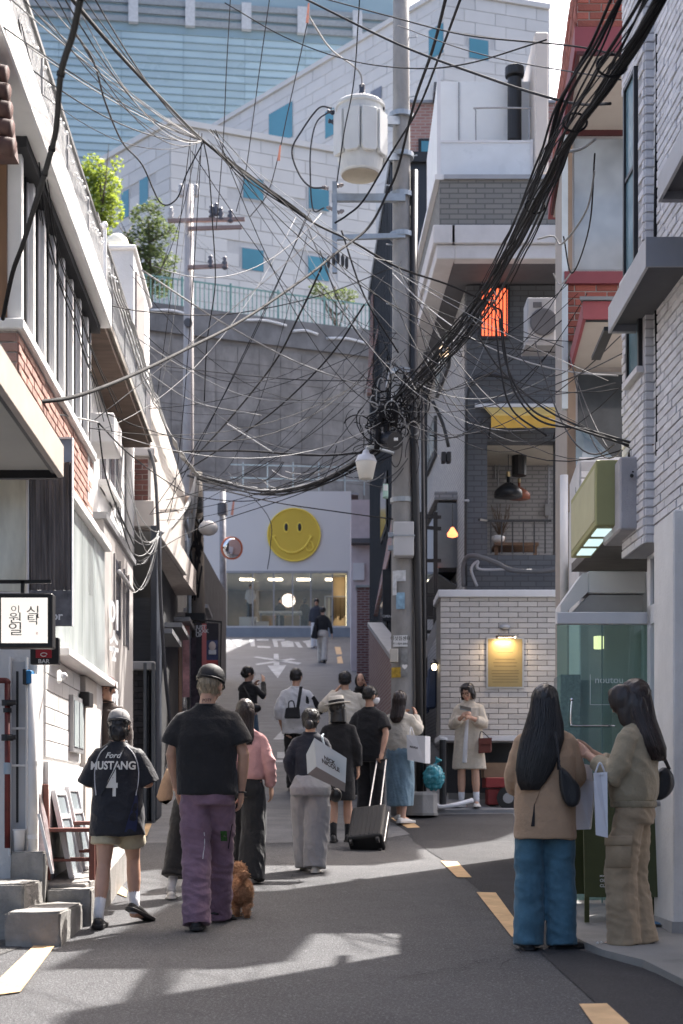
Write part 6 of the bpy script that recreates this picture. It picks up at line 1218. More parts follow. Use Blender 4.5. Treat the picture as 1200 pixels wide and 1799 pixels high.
 def top(s,name,mat,secs,cuff=1.0,r0=.068,r1=.075,amp=.012,S=(9,9,12),neck=True,vox=None,it=5,collar=None,rmid=None):
  r0*=.9;r1*=.92;rmid=rmid and rmid*.88;mb=MB();mb.loft([ring(q[0],q[1]*.94,q[2]*.93,*q[3:])for q in secs]);sh=s.sh
  mb.loft([ring(1.30,sh*1.0,.10,-.01),ring(1.37,sh*1.06,.085,-.012),ring(1.405,sh*.98,.07,-.014),ring(1.43,sh*.62,.062,-.014),ring(1.455,.072,.06,-.012)])
  for q in 'LR':
   p=s.path(q,-.02,cuff);n=len(p);rm=rmid or(r0+r1)/2;r0_=r0*.8;rad=[r0_+(rm-r0_)*min(1,i/(n*.5))if i<n/2 else rm+(r1-rm)*(i-n/2)/(n/2)for i in range(n)];mb.tube(p,rad,14);mb.ell(p[0],r0*.74,12,8)
  o=s.fin(mb,name,mat,vox=vox,it=it,amp=amp,S=S)
  if neck:s.xf(MB().tube([Vector((.068*math.cos(t),-.013+.058*math.sin(t),1.455+.008*math.sin(t)))for t in np.linspace(0,6.283,25)],.009,7)).build('collar',collar or mat,s.th,smooth=True)
  return o
 def trousers(s,name,mat,hem=.05,rt=.105,rk=.095,rh=.10,waist=1.0,rw=(.148,.108),hipr=(.170,.122),amp=.011,S=(8,8,16),drop=.0,yb=-.01,vox=None,skirtfill=0.):
  mb=MB();mb.loft([ring(.80,hipr[0]*.97,hipr[1]*.95,yb),ring(.88,hipr[0],hipr[1],yb-.003),ring(.95,hipr[0]*.4+rw[0]*.6,hipr[1]*.4+rw[1]*.6,yb),ring(waist,rw[0],rw[1],yb)])
  for q in 'LR':
   h,k,a=s.leg[q];full=[h+Vector((0,0,.0)),h.lerp(k,.5),k,k.lerp(a,.5),a,a+(a-k).normalized()*.06];rr_=[rt*.86,(rt+rk)/2,rk,(rk+rh)/2,rh,rh*1.02];pts=[];rad=[]
   for i,p in enumerate(full):
    if p.z<hem and i:
     p0=full[i-1];f=(p0.z-hem)/max(1e-4,p0.z-p.z);pts.append(p0.lerp(p,f));rad.append(rr_[i-1]+(rr_[i]-rr_[i-1])*f);break
    pts.append(p);rad.append(rr_[i])
   mb.tube(pts,rad,16)
  return s.fin(mb,name,mat,vox=vox,it=4,amp=amp,S=S)
 def drape(s,name,mat,secs,amp=.012,S=(16,16,3),vox=None,it=3):return s.fin(MB().loft([ring(*q)for q in secs]),name,mat,vox=vox,it=it,amp=amp,S=S)
 def shoes(s,mat,sole=None,sock=None,hi=0.,sockm=None,fat=1.0,name='shoe',soleh=.022):
  for q in 'LR':
   x,y,l,fy,fp=s.feet[q];h,k,a=s.leg[q];rz=Matrix.Rotation(R(fy),3,'Z')@Matrix.Rotation(R(-fp),3,'X')
   def fx(v):v=Vector(v);pv=Vector((0,.13,0));return a+Vector((0,0,-.085))+Matrix.Rotation(R(fy),3,'Z')@(pv+Matrix.Rotation(R(-fp),3,'X')@(v-pv))
   mb=MB();rows=[]
   for yy,hw,hh in((-.085,.012,.05),(-.075,.028,.062+hi),(-.04,.036,.075+hi),(.01,.039,.078+hi*.9),(.05,.041,.066),(.09,.045,.054),(.13,.047,.046),(.165,.040,.038),(.185,.024,.03),(.193,.008,.024)):
    hw*=fat;rows.append([fx((hw*c,yy*(1+(fat-1)*.5),soleh*.4+(hh-soleh*.4)*z))for c,z in((1,0),(1.02,.3),(.9,.65),(.55,.93),(0,1),(-.55,.93),(-.9,.65),(-1.02,.3),(-1,0))])
   mb.loft(rows);s.xf(mb);o=mb.build(name,mat,s.th,smooth=True)
   sm2=o.modifiers.new('sub','SUBSURF');sm2.levels=sm2.render_levels=1
   so=MB();rim=[(-.092,.016),(-.08,.036),(-.03,.042),(.03,.042),(.09,.05),(.14,.052),(.175,.044),(.198,.020)];out=[(hw*fat,yy*(1+(fat-1)*.5))for yy,hw in rim]+[(-hw*fat,yy*(1+(fat-1)*.5))for yy,hw in rim[::-1]]
   so.loft([[fx((u,v,0))for u,v in out],[fx((u,v,soleh))for u,v in out]]);s.xf(so);so.build('sole',sole or mat,o,bevel=.004)
   if sock:s.xf(MB().tube([a+Vector((0,0,-.03)),a+Vector((0,0,.02)),k.lerp(a,1-sock/.43)],[.042,.04,.045],14)).build('sock',sockm or c_wht,s.th,smooth=True)
 def proj(s,o,side=-1):
  """maps text (x, z) in local metres onto the back of garment o"""
  bv=BVHTree.FromPolygons([v.co+ORG[o]for v in o.data.vertices],[tuple(p.vertices)for p in o.data.polygons]);ydir=s.rot@Vector((0,-side,0))
  def f(x,z):
   p=s.o+s.rot@Vector((x,side*.8,0))+Vector((0,0,z));h=bv.ray_cast(p,ydir,2.0);return(h[0]-ydir*.0035)if h[0]else p+ydir*.65
  return f
 def cap_hat(s,mat,back=True,mat2=None):
  mb=MB();mb.loft([ring(z,a,b,-.012,0,28,2)for z,a,b in((1.61,.088,.106),(1.64,.088,.106),(1.675,.082,.098),(1.70,.066,.08),(1.718,.035,.045),(1.722,.006,.008))]);o=s.xf(mb,s.TH).build('cap',mat,s.th,smooth=True)
  s.xf(MB().tube([(.089*math.cos(t),-.012+.107*math.sin(t),1.618)for t in np.linspace(0,6.283,30)],.006,6),s.TH).build('cap_band',mat2 or mat,o,smooth=True)
  for an in(0,60,120):
   c_,s_=math.cos(R(an)),math.sin(R(an));s.xf(MB().tube([(.0895*math.cos(t)*c_,-.012+.1075*math.cos(t)*s_,1.635+.0885*math.sin(t))for t in np.linspace(.15,2.99,15)],.0022,4),s.TH).build('cap_seam',mat2 or mat,o)
  bm_=MB();rows=[]
  for i in range(9):
   t=R(25+130*i/8);rows.append([(.086*math.cos(t),-.012+.10*math.sin(t),1.615),(.096*math.cos(t),-.012+.10*math.sin(t)+.075*math.sin((t-R(25))/R(130)*math.pi),1.603),(.096*math.cos(t),-.012+.10*math.sin(t)+.075*math.sin((t-R(25))/R(130)*math.pi),1.600),(.086*math.cos(t),-.012+.10*math.sin(t),1.611)])
  s.xf(bm_.loft(rows),s.TH).build('cap_brim',mat2 or mat,o,smooth=True)
  s.xf(MB().loft([[(.036*math.cos(t),-.108-.006*math.cos(t*.0)+.02*abs(math.cos(t))**2,1.628+dz_+.026*math.sin(t))for t in np.linspace(0,math.pi,12)]for dz_ in(0,)]+[[(.036*math.cos(t),-.114+.02*abs(math.cos(t))**2,1.628+.026*math.sin(t))for t in np.linspace(0,math.pi,12)]],cap=True),s.TH).build('closure_gap',m_hblk,o)
def strap(name,pts,w,mat,parent,th=.004,n=6):
 """flat ribbon along a spline"""
 q=spline(pts,n);mb=MB();rows=[]
 for i,p in enumerate(q):
  t=(q[min(i+1,len(q)-1)]-q[max(i-1,0)]).normalized();side=t.cross(Vector((0,-1,0)));side=side.normalized()if side.length>.05 else Vector((1,0,0));nn_=side.cross(t).normalized()
  rows.append([p+side*w/2,p+side*w/2+nn_*th,p-side*w/2+nn_*th,p-side*w/2])
 return mb.loft(rows).build(name,mat,parent)
def paperbag(label,corners_front,depth,mat,text_=None,handles=None,name='shopping_bag',cat='bag',gusset=None,tm=None,hm=None):
 """corners_front: bl, br, tr, tl world points"""
 c=[Vector(v)for v in corners_front];dv=Vector(depth);t=thing(name,label,cat,(c[0]+c[1])/2+dv/2)
 mid=(c[0]+c[3])/2;g=dv*.5
 MB().add([c[0],c[1],c[2],c[3],c[0]+dv,c[1]+dv,c[2]+dv,c[3]+dv,(c[3]+c[2])/2+Vector((0,.015,-.0)),(c[7-4]+c[2])/2+dv],[(0,1,2,8,3),(5,4,7,9,6),(0,4,5,1),(4,0,3,7),(1,5,6,2)]).build('body',mat,t,recalc=True)
 MB().add([c[3].lerp(c[0],.04)+dv*.05,c[2].lerp(c[1],.04)+dv*.05,c[2].lerp(c[1],.04)+dv*.95,c[3].lerp(c[0],.04)+dv*.95],[(0,1,2,3)]).build('inside',M('bag_inside',(.25,.25,.26)),t)
 if handles:
  for h in handles:MB().tube(spline(h,5),.006,6).build('handle',hm or mat,t,smooth=True)
 if text_:
  u=(c[1]-c[0]).normalized();v=(c[3]-c[0]).normalized();n_=v.cross(u).normalized();n_=n_ if n_.y<0 else-n_
  for tx,fx_,fy_,sz in text_:text(tx,sz,tm or m_ink,t,'lettering',flat_xf(c[0]+(c[1]-c[0])*fx_+(c[3]-c[0])*fy_+n_*.006,u,v),bold=.001)
 return t
# ---- 1 woman in the football jersey ----
p=Man('woman in a black number 4 football jersey, beige shorts and a white cap, walking away',207,10.3,1.50,0,feet=dict(L=(-.125,-.16,0,4,0),R=(.11,.16,.035,-32,22)),arms=dict(L=((-.275,.03,1.12),(-.16,.25,1.14)),R=((.275,.03,1.12),(.16,.25,1.14))),lean=.03,head=(0,14,0),sh=.18,vox=.008)
p.body(curl=.7)
c_short=cloth('beige_shorts',(.42,.37,.26));p.trousers('shorts',c_short,hem=.645,rt=.105,rk=.12,rh=.12,hipr=(.165,.115),amp=.006)
c_jer=cloth('jersey_black',(.013,.014,.02),rough=.6)
j=p.top('jersey',c_jer,[(.715,.232,.165,0,0),(.80,.228,.16,0,0),(.95,.215,.15,-.005,0),(1.12,.205,.14,-.005,0),(1.25,.195,.13,-.01,0),(1.36,.175,.10,-.01,0)],cuff=1.0,r0=.085,r1=.105,amp=.014,S=(7,7,9),vox=.010)
f=p.proj(j);z0=p.k
m_jw=M('jersey_print',(.62,.61,.58),rough=.6,var=0);gzp=lambda y:(PZ(y,p.o.y)-p.o.z)
def tx(body,y,size,fw,bold,shear=0):text(body,size,m_jw,p.th,'lettering',lambda x,q:f(x+(201-207)*p.o.y/F,q+gzp(y)+p.o.z*0),proj=True,font_w=fw,bold=bold,shear=shear)
f0=f;f=lambda x,z:f0(x,z)
tx('MUSTANG',1346,.078,.86,.0025);tx('4',1378,.26,.62,.006);tx('Ford',1328,.055,1.0,.001,.35)
m_pipe=M('jersey_piping',(.5,.5,.52),rough=.7,var=0)
for sg in(-1,1):
 pts=[f(sg*x*p.k,z*p.k)for x,z in((.075,1.42),(.13,1.36),(.165,1.27),(.172,1.16),(.155,1.03))];MB().tube(spline(pts,5),.004,5).build('piping',m_pipe,p.th)
m_jn=cloth('jersey_blue',(.016,.022,.065),rough=.6)
rows=[[f(x0*p.k,z*p.k),f(x1*p.k,z*p.k)]for z,x0,x1 in((.745,.075,.16),(.82,.095,.168),(.9,.118,.172),(.98,.14,.17),(1.05,.155,.165))];MB().loft(rows,closed=False).build('side_stripe',m_jn,p.th,smooth=True)
p.hair_short(m_hblk,1.0,1.46,-.03);p.cap_hat(M('cap_white',(.27,.262,.258),rough=.9,var=.15),mat2=M('cap_dark',(.10,.10,.105),rough=.8))
p.shoes(m_rub,m_rub,sock=.16,fat=1.22,hi=.01,soleh=.03,name='clog')
st=[P(219,1318,10.12),P(212,1342,10.1),P(196,1372,10.1),P(180,1395,10.12),P(160,1425,10.16)];MB().tube(spline([f((x-207)*p.o.y/F,PZ(y,p.o.y)-p.o.z)for x,y in((221,1316),(210,1345),(195,1373),(181,1398))],6),.004,5).build('bag_strap',m_lea,p.th)
# ---- 2 man in purple trousers ----
p=Man('tall man in black T-shirt and purple trousers with a backwards cap, walking a dog',364,10.2,1.80,0,feet=dict(L=(-.055,-.13,0,3,0),R=(.045,.30,.02,-25,14)),arms=dict(L=((-.27,.02,1.13),(-.225,.12,.90)),R=((.275,-.02,1.13),(.235,.05,.885))),head=(-14,12,6),sh=.195,vox=.0065)
p.body(curl=.55,vox=.0052,dec=.45)
p.trousers('trousers',cloth('purple_denim',(.20,.125,.17),var=.14,sc=14),hem=.03,rt=.108,rk=.096,rh=.092,hipr=(.175,.12),rw=(.15,.104),amp=.012,S=(10,10,20),vox=.009)
t=p.top('tshirt',c_blk,[(.865,.215,.15,0,0),(.95,.212,.15,0,0),(1.1,.212,.145,-.005,0),(1.25,.215,.135,-.012,0),(1.36,.20,.10,-.012,0)],cuff=.72,r0=.085,r1=.098,amp=.009,S=(7,7,8),vox=.009)
ps=MB();ps.prism([P(388,1468,10.0),P(396,1462,10.0),P(401,1455,10.0),P(400,1470,10.0),P(392,1476,10.0)],(0,.02,0));
tro=[o for o in p.th.children if o.name.startswith('trousers')][0];f=p.proj(tro)
MB().loft([[f((x-364)*p.o.y/F,PZ(y,p.o.y)-p.o.z)for x in(387,391,395,398)]for y in(1478,1472,1467,1460)],closed=False).build('green_print',M('green_print',(.03,.10,.02),rough=.7,var=.5,scale=60),p.th)
MB().tube(spline([f((x-364)*p.o.y/F,PZ(y,p.o.y)-p.o.z)for x,y in((361,1462),(361.5,1480),(360,1498),(359,1508))],5),.003,4).build('hanging_thread',c_wht,p.th)
p.hair_short(m_hbln,.94,1.555,-.02);p.cap_hat(M('cap_cloth_black',(.018,.018,.02),rough=.7,var=.3),mat2=m_rub)
text('POTF',.026,m_ink,p.th,'tattoo',flat_xf(p.T((.005,-.072,1.478)),(1,0,.02),(0,0,1)),bold=.0005)
MB().tube([p.T(Vector(p.arms['R'][1])+Vector((.03*math.cos(t),.03*math.sin(t),-.0)))for t in np.linspace(0,6.28,14)],.006,6).build('bracelet',m_lea,p.th)
p.shoes(m_rub,m_rub,fat=1.1)
ls_=[p.T(Vector(p.arms['R'][1])+Vector((-.03,.03,-.07))),P(404,1470,10.25),P(400,1520,10.45),P(404,1545,10.6)];tag(MB().tube(spline(ls_,6),.004,5).build('dog_leash',m_rub),'thin black leash running from the purple-trousered man to the dog','leash')
# ---- 3 hidden companion with paper bag ----
p=Man('person in black trousers and white sneakers half hidden behind the purple-trousered man',340,12.0,1.50,0,feet=dict(L=(-.19,-.12,0,5,0),R=(.06,.2,.02,-5,12)),arms=dict(L=((-.26,.02,1.12),(-.20,.18,1.0)),R=((.25,0,1.12),(.22,.1,.9))),vox=.012)
p.body();p.trousers('trousers',c_blk,hem=.2,rt=.11,rk=.105,rh=.12,amp=.01);p.top('blouse',cloth('dusk_top',(.05,.05,.055)),[(.93,.18,.13,0,0),(1.1,.175,.125,0,0),(1.25,.18,.12,0,0),(1.36,.17,.1,0,0)],cuff=1.5,r0=.07,r1=.065);p.hair_short(m_hblk);p.shoes(m_shw,m_shw,sock=.14)
bg_=thing('paper_carrier','crumpled brown paper carrier bag hanging beside the purple-trousered man','bag',P(288,1415,11.4));mb=MB()
mb.loft([[P(x,y,11.4)for x,y in r_]+[P(x,y,11.62)for x,y in r_[::-1]]for r_ in([(280,1408),(292,1414),(302,1405)],[(275,1400),(290,1404),(304,1396)],[(284,1370),(293,1372),(303,1370)],[(293,1350),(298,1351),(303,1350)])]);mb.build('bag',M('kraft',(.34,.23,.15),rough=.85,var=.18,scale=9,bump=.5,bscale=30),bg_,smooth=True);MB().tube(spline([P(296,1352,11.5),P(300,1335,11.5),P(303,1352,11.5)],5),.006,5).build('handle',M('kraft',(.34,.23,.15)),bg_)
# ---- 4 pink sweater ----
p=Man('long brown-haired woman in pink sweater and wide black trousers walking beside the dog',431,13.2,1.62,-8,feet=dict(L=(-.09,.14,.02,0,10),R=(.07,-.1,0,-6,0)),arms=dict(L=((-.25,0,1.13),(-.2,.14,.95)),R=((.27,-.03,1.12),(.25,.06,.885))),sh=.175,vox=.009)
p.body(curl=.45,vox=.006,dec=.5);p.trousers('trousers',c_blk,hem=.03,rt=.115,rk=.12,rh=.135,hipr=(.178,.13),amp=.012,S=(14,14,5))
c_pink=cloth('pink_knit',(.50,.27,.26),var=.08);p.top('sweater',c_pink,[(.965,.185,.14,0,0),(1.0,.20,.15,0,0),(1.12,.20,.145,0,0),(1.26,.195,.13,-.01,0),(1.36,.175,.1,-.01,0)],cuff=1.92,r0=.082,r1=.05,rmid=.075,amp=.011,S=(9,9,12))
p.hair_long(m_hbrn,[(1.66,.06,.075,-.02,0),(1.60,.088,.095,-.025,0),(1.52,.088,.08,-.04,0),(1.44,.092,.055,-.07,0),(1.36,.10,.035,-.10,0),(1.28,.085,.02,-.118,0)],600);p.shoes(m_shw,m_shw)
strap('scarf',[p.T((-.05,-.10,1.46)),p.T((-.08,-.135,1.36)),p.T((-.10,-.16,1.2)),p.T((-.11,-.165,1.02))],.05,c_wht,p.th)
# ---- 5 grey trousers + tote ----
p=Man('woman in navy top and baggy grey trousers carrying a large pale blue shopping bag',545,14.1,1.56,0,feet=dict(L=(-.055,.16,.02,6,15),R=(.05,-.08,0,-4,0)),arms=dict(L=((-.27,-.06,1.14),(-.17,.06,.93)),R=((.24,-.03,1.13),(.2,.1,.92))),lean=.06,head=(-10,10,0),vox=.010)
p.body();p.trousers('trousers',cloth('grey_jersey',(.25,.25,.265),var=.08),hem=.045,rt=.135,rk=.135,rh=.115,hipr=(.215,.175),rw=(.16,.12),amp=.015,S=(10,10,7));p.top('blouse',c_navy,[(.965,.17,.13,0,0),(1.05,.175,.135,0,0),(1.2,.18,.13,-.01,0),(1.34,.175,.1,-.01,0)],cuff=1.9,r0=.075,r1=.042,rmid=.066,amp=.010);p.hair_short(m_hblk,1.1,1.50);s_=MB().ell((0,-.10,1.52),(.05,.04,.06),12,8)
p.fin(s_,'hair_bun',m_hblk,vox=.009,amp=.005,S=(50,50,20),f=p.TH);p.shoes(m_shw,m_shw)
m_bagb=M('bag_blue',(.36,.43,.48),rough=.55,var=.06,scale=4)
c4=[P(539,1360,13.75),P(610,1390,13.75),P(608,1333,13.75),P(555,1297,13.75)]
bt=thing('tote_bag','large pale blue rectangular shopping bag with dark lettering slung on the grey-trousered woman','bag',P(575,1388,13.8));q=[P(538,1326,13.95),P(538,1360,13.95),P(606,1391,13.7),P(609,1333,13.7),P(557,1318,13.72),P(551,1296,13.75)]
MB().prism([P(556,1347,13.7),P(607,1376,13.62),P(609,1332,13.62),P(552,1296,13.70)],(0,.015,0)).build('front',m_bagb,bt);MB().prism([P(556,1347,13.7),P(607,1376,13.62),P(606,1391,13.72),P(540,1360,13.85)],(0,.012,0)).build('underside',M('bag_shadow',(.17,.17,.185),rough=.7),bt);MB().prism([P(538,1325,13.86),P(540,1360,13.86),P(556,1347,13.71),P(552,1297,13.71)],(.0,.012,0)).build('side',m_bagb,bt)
MB().tube(spline([P(570,1310,13.7),P(566,1294,13.72),P(568,1290,13.9)],5),.009,6).build('handle',m_bagb,bt)
uu_=(P(607,1376,13.61)-P(556,1347,13.69)).normalized();vv_=(P(552,1296,13.69)-P(556,1347,13.69)).normalized()
for t_,px,py,sz in(('NICK',579,1336,.05),('NICOLE',581,1345,.055)):text(t_,sz,m_ink,bt,'lettering',flat_xf(P(px,py,13.62),uu_,vv_),bold=.002)
ac_=thing('black_pouch','small black pouch held below the shopping bag','pouch',P(591,1408,14.3));MB().ell(P(590,1397,14.3),(.06,.04,.07),12,8).build('pouch',m_lea,ac_,smooth=True);MB().tube([P(586,1388,14.3),P(582,1375,14.2)],.008,5).build('strap',m_lea,ac_)
# ---- 6 white hat woman ----
p=Man('woman in black coat, short socks and a white straw hat with black band',596,17.3,1.66,-8,feet=dict(L=(-.06,-.06,0,4,0),R=(.10,.06,0,-6,0)),head=(-18,-4,-8),vox=.012)
p.body();p.top('coat',c_blk,[(.50,.20,.15,0,0),(.75,.20,.15,0,0),(1.0,.19,.14,0,0),(1.2,.19,.135,0,0),(1.36,.185,.105,0,0)],cuff=1.9,r0=.085,r1=.06,amp=.010);p.hair_short(m_hblk,1.1,1.46)
p.drape('neck_hair',m_hblk,[(1.60,.085,.06,-.05,0),(1.5,.095,.07,-.05,0),(1.42,.10,.06,-.07,0)],amp=.005)
hm=MB();hm.loft([ring(z,a,b,-.01,0,30,2)for z,a,b in((1.655,.092,.11),(1.74,.088,.104),(1.752,.07,.085),(1.75,.01,.01))]);hb=p.xf(hm,p.TH).build('hat',M('straw',(.62,.58,.51),rough=.8,var=.1,scale=40,bump=.3,bscale=120),p.th,smooth=True)
p.xf(MB().loft([ring(z,a,b,-.01,0,30,2)for z,a,b in((1.652,.16,.175),(1.658,.165,.18),(1.664,.16,.175),(1.668,.09,.11),(1.66,.09,.11))]),p.TH).build('hat_brim',M('straw',(.62,.58,.51)),hb,smooth=True);p.xf(MB().loft([ring(z,.0945,.1125,-.01,0,30,2)for z in(1.668,1.702)]),p.TH).build('hat_band',c_blk,hb,smooth=True)
p.shoes(m_lea,m_lea,sock=.24,sockm=c_blk,hi=.02)
# ---- 7 masked man and suitcase ----
p=Man('man in black T-shirt with a white face mask pulling a suitcase',650,18.0,1.72,-22,arms=dict(L=((-.26,0,1.13),(-.22,.1,.9)),R=((.27,-.08,1.13),(.235,-.17,.90))),head=(-28,2,0),sh=.19,vox=.010,skin=m_skin2)
p.body(curl=1.2,vox=.008,dec=.6);p.face(mask=True);p.trousers('trousers',c_blk,hem=.05,rt=.10,rk=.085,rh=.08,amp=.009);p.top('tshirt',c_blk,[(.86,.195,.14,0,0),(1.0,.195,.145,0,0),(1.2,.20,.135,0,0),(1.36,.19,.1,0,0)],cuff=.75,r0=.082,r1=.09,amp=.009);p.hair_short(m_hblk,.98,1.555);p.shoes(m_rub,m_rub)
wr=p.T(Vector(p.arms['R'][1])+Vector((0,-.02,-.09)))
sc=thing('suitcase','black ribbed rolling suitcase tilted on its wheels with a silver pull handle','suitcase',P(645,1505,16.2));m_sc=M('suitcase_black',(.012,.0125,.014),rough=.6,var=.1,bump=.1,bscale=40)
ct_=P(648,1456,16.6);up_=(wr-P(645,1497,16.35)).normalized();rt_=Vector((.93,-.36,0));rt_=(rt_-up_*rt_.dot(up_)).normalized();fw_=rt_.cross(up_).normalized();fw_=fw_ if fw_.y<0 else-fw_
hw,hh,hd=.20,.29,.12
def sq(a,b,c):return ct_+rt_*a+up_*b+fw_*c
MB().hexa([sq(-hw,-hh,-hd),sq(hw,-hh,-hd),sq(hw,-hh,hd),sq(-hw,-hh,hd),sq(-hw,hh,-hd),sq(hw,hh,-hd),sq(hw,hh,hd),sq(-hw,hh,hd)]).build('shell',m_sc,sc,bevel=.035,seg=4)
for k in range(7):
 a=-hw+.05+k*(2*hw-.1)/6;MB().hexa([sq(a-.006,-hh+.04,hd-.002),sq(a+.006,-hh+.04,hd-.002),sq(a+.006,-hh+.04,hd+.005),sq(a-.006,-hh+.04,hd+.005),sq(a-.006,hh-.04,hd-.002),sq(a+.006,hh-.04,hd-.002),sq(a+.006,hh-.04,hd+.005),sq(a-.006,hh-.04,hd+.005)]).build('rib',m_sc,sc)
MB().tube([sq(hw-.0,-hh+.03,0),sq(hw+.004,hh-.03,0)],.008,6).build('zip_rim',m_st,sc)
for a in(-.07,.07):MB().tube([sq(a,hh-.02,-hd+.03),wr+rt_*a*.8],.010,8).build('handle_tube',m_st,sc)
MB().tube([wr-rt_*.075,wr+rt_*.075],.014,8).build('grip',m_rub,sc)
for a in(-.15,.15):
 for c in(-.08,.08):w0=sq(a,-hh-.035,c);MB().tube([w0-rt_*.016,w0+rt_*.016],.034,14).build('wheel',m_rub,sc);MB().tube([sq(a,-hh+.01,c),w0],.014,6).build('fork',m_sc,sc)
# ---- 8 cardigan woman ----
p=Man('dark-haired woman in cream cardigan and long denim skirt with raised arms',703,18.3,1.62,-25,feet=dict(L=(-.06,.12,.01,0,10),R=(.09,-.12,0,-20,0)),arms=dict(L=((-.24,.12,1.20),(-.10,.26,1.40)),R=((.28,.06,1.18),(.14,.22,1.42))),vox=.011)
p.body();p.top('cardigan',c_ivory,[(.92,.18,.135,0,0),(1.05,.19,.14,0,0),(1.2,.195,.135,0,0),(1.36,.18,.105,0,0)],cuff=1.85,r0=.09,r1=.055,rmid=.085,amp=.013,S=(10,10,12));c_den=cloth('pale_denim',(.16,.245,.31),var=.2,sc=8)
p.drape('skirt',c_den,[(.22,.17,.17,-.0,0),(.45,.18,.165,0,0),(.7,.19,.15,0,0),(.9,.185,.14,0,0),(1.0,.15,.115,0,0)],amp=.014)
p.hair_long(m_hbrn,[(1.66,.06,.075,-.02,0),(1.60,.09,.1,-.025,0),(1.52,.092,.08,-.04,0),(1.44,.096,.06,-.08,0),(1.36,.09,.045,-.12,.0),(1.29,.05,.025,-.13,.0)],160);p.shoes(m_shw,m_shw,fat=1.15,soleh=.035)
paperbag('white paper shopping bag with small black print hanging from the cardigan woman',[P(716,1335,18.0),P(747,1341,17.9),P(747,1293,17.9),P(714,1291,18.0)],(.07,.14,0),M('bag_white',(.60,.61,.64),rough=.6,var=.04),[('MARDI',.4,.55,.035)],[[P(720,1292,18.0),P(722,1277,18.1),P(728,1292,18.0)]])
# ---- 9 white jacket man ----
p=Man('broad man in a cream white jacket seen from behind holding both hands to his face',606,20.4,1.74,0,arms=dict(L=((-.34,.03,1.22),(-.13,.2,1.46)),R=((.33,.03,1.20),(.1,.22,1.42))),sh=.21,vox=.011)
p.body();p.top('jacket',c_ivory,[(.86,.23,.17,0,0),(1.0,.235,.175,0,0),(1.2,.235,.165,0,0),(1.36,.21,.115,0,0)],cuff=1.9,r0=.10,r1=.06,rmid=.09,amp=.012);p.hair_short(m_hblk,1.05,1.54);p.trousers('trousers',c_blk,rt=.10,rk=.09,rh=.085);p.shoes(m_rub,m_rub)
# ---- 10 hooded woman facing camera ----
p=Man('woman in a black headscarf facing down the hill holding a hand to her cheek',633,22.2,1.58,172,arms=dict(L=((-.24,.06,1.16),(-.12,.17,1.50)),R=((.24,0,1.13),(.2,.1,.95))),head=(8,0,0),vox=.011)
p.body();p.face();p.top('dress',c_blk,[(.3,.2,.17,0,0),(.8,.19,.15,0,0),(1.1,.18,.135,0,0),(1.36,.175,.105,0,0)],cuff=1.95,r0=.08,r1=.05,amp=.009,neck=False);p.shoes(m_rub,m_rub)
hs=MB();hs.ell((0,-.03,1.60),(.092,.095,.112),18,12);hs.tube([(.07*math.cos(t),.03+.0*t,1.575+.09*math.sin(t))for t in np.linspace(0,6.283,24)],.024,8);hs.ell((0,.01,1.46),(.10,.085,.06),14,8);p.fin(hs,'headscarf',c_blk,vox=.010,amp=.004,f=p.TH)
# ---- 11 white shirt man with sling bag ----
p=Man('man in a loose white shirt and dark trousers with a black sling bag',520,21.0,1.74,0,feet=dict(L=(-.06,.05,0,5,0),R=(.08,-.06,0,-5,0)),arms=dict(L=((-.27,-.02,1.13),(-.22,.1,.92)),R=((.28,-.02,1.14),(.2,.14,1.02))),head=(-14,0,0),sh=.195,vox=.011)
p.body();sh_=p.top('shirt',c_wht,[(.80,.205,.15,0,0),(.95,.21,.155,0,0),(1.15,.215,.15,0,0),(1.36,.195,.11,0,0)],cuff=1.5,r0=.088,r1=.075,amp=.014,S=(9,9,9));p.trousers('trousers',c_blk,rt=.095,rk=.08,rh=.075);p.hair_short(m_hblk,1.0,1.545);p.shoes(m_rub,m_rub)
bgs=thing('sling_bag','black sling bag with loop handle on the white shirt man','bag',P(514,1262,20.6));MB().prism([P(499,1262,20.62),P(528,1262,20.62),P(526,1242,20.66),P(502,1243,20.66)],(0,.1,0)).build('pouch',c_blk,bgs,bevel=.02,seg=2);MB().tube(spline([P(507,1243,20.66),P(508,1233,20.66),P(515,1232,20.66),P(518,1243,20.66)],5),.009,6).build('handle',c_blk,bgs);strap('strap',[P(523,1244,20.66),P(526,1225,20.66),P(529,1206,20.72)],.045,c_blk,bgs)
jk=thing('held_jacket','dark jacket draped over the arm of the white shirt man','jacket',P(556,1258,20.9));mb=MB();mb.loft([[P(x,y,20.9+.06*math.sin(i*2.1))for i,(x,y)in enumerate(r_)]+[P(x,y,21.05)for x,y in r_[::-1]]for r_ in([(538,1222),(545,1228),(552,1222)],[(537,1240),(548,1242),(560,1234)],[(540,1254),(552,1252),(566,1248)],[(550,1258),(558,1257),(568,1254)])]);mb.build('cloth',c_blk,jk,smooth=True)
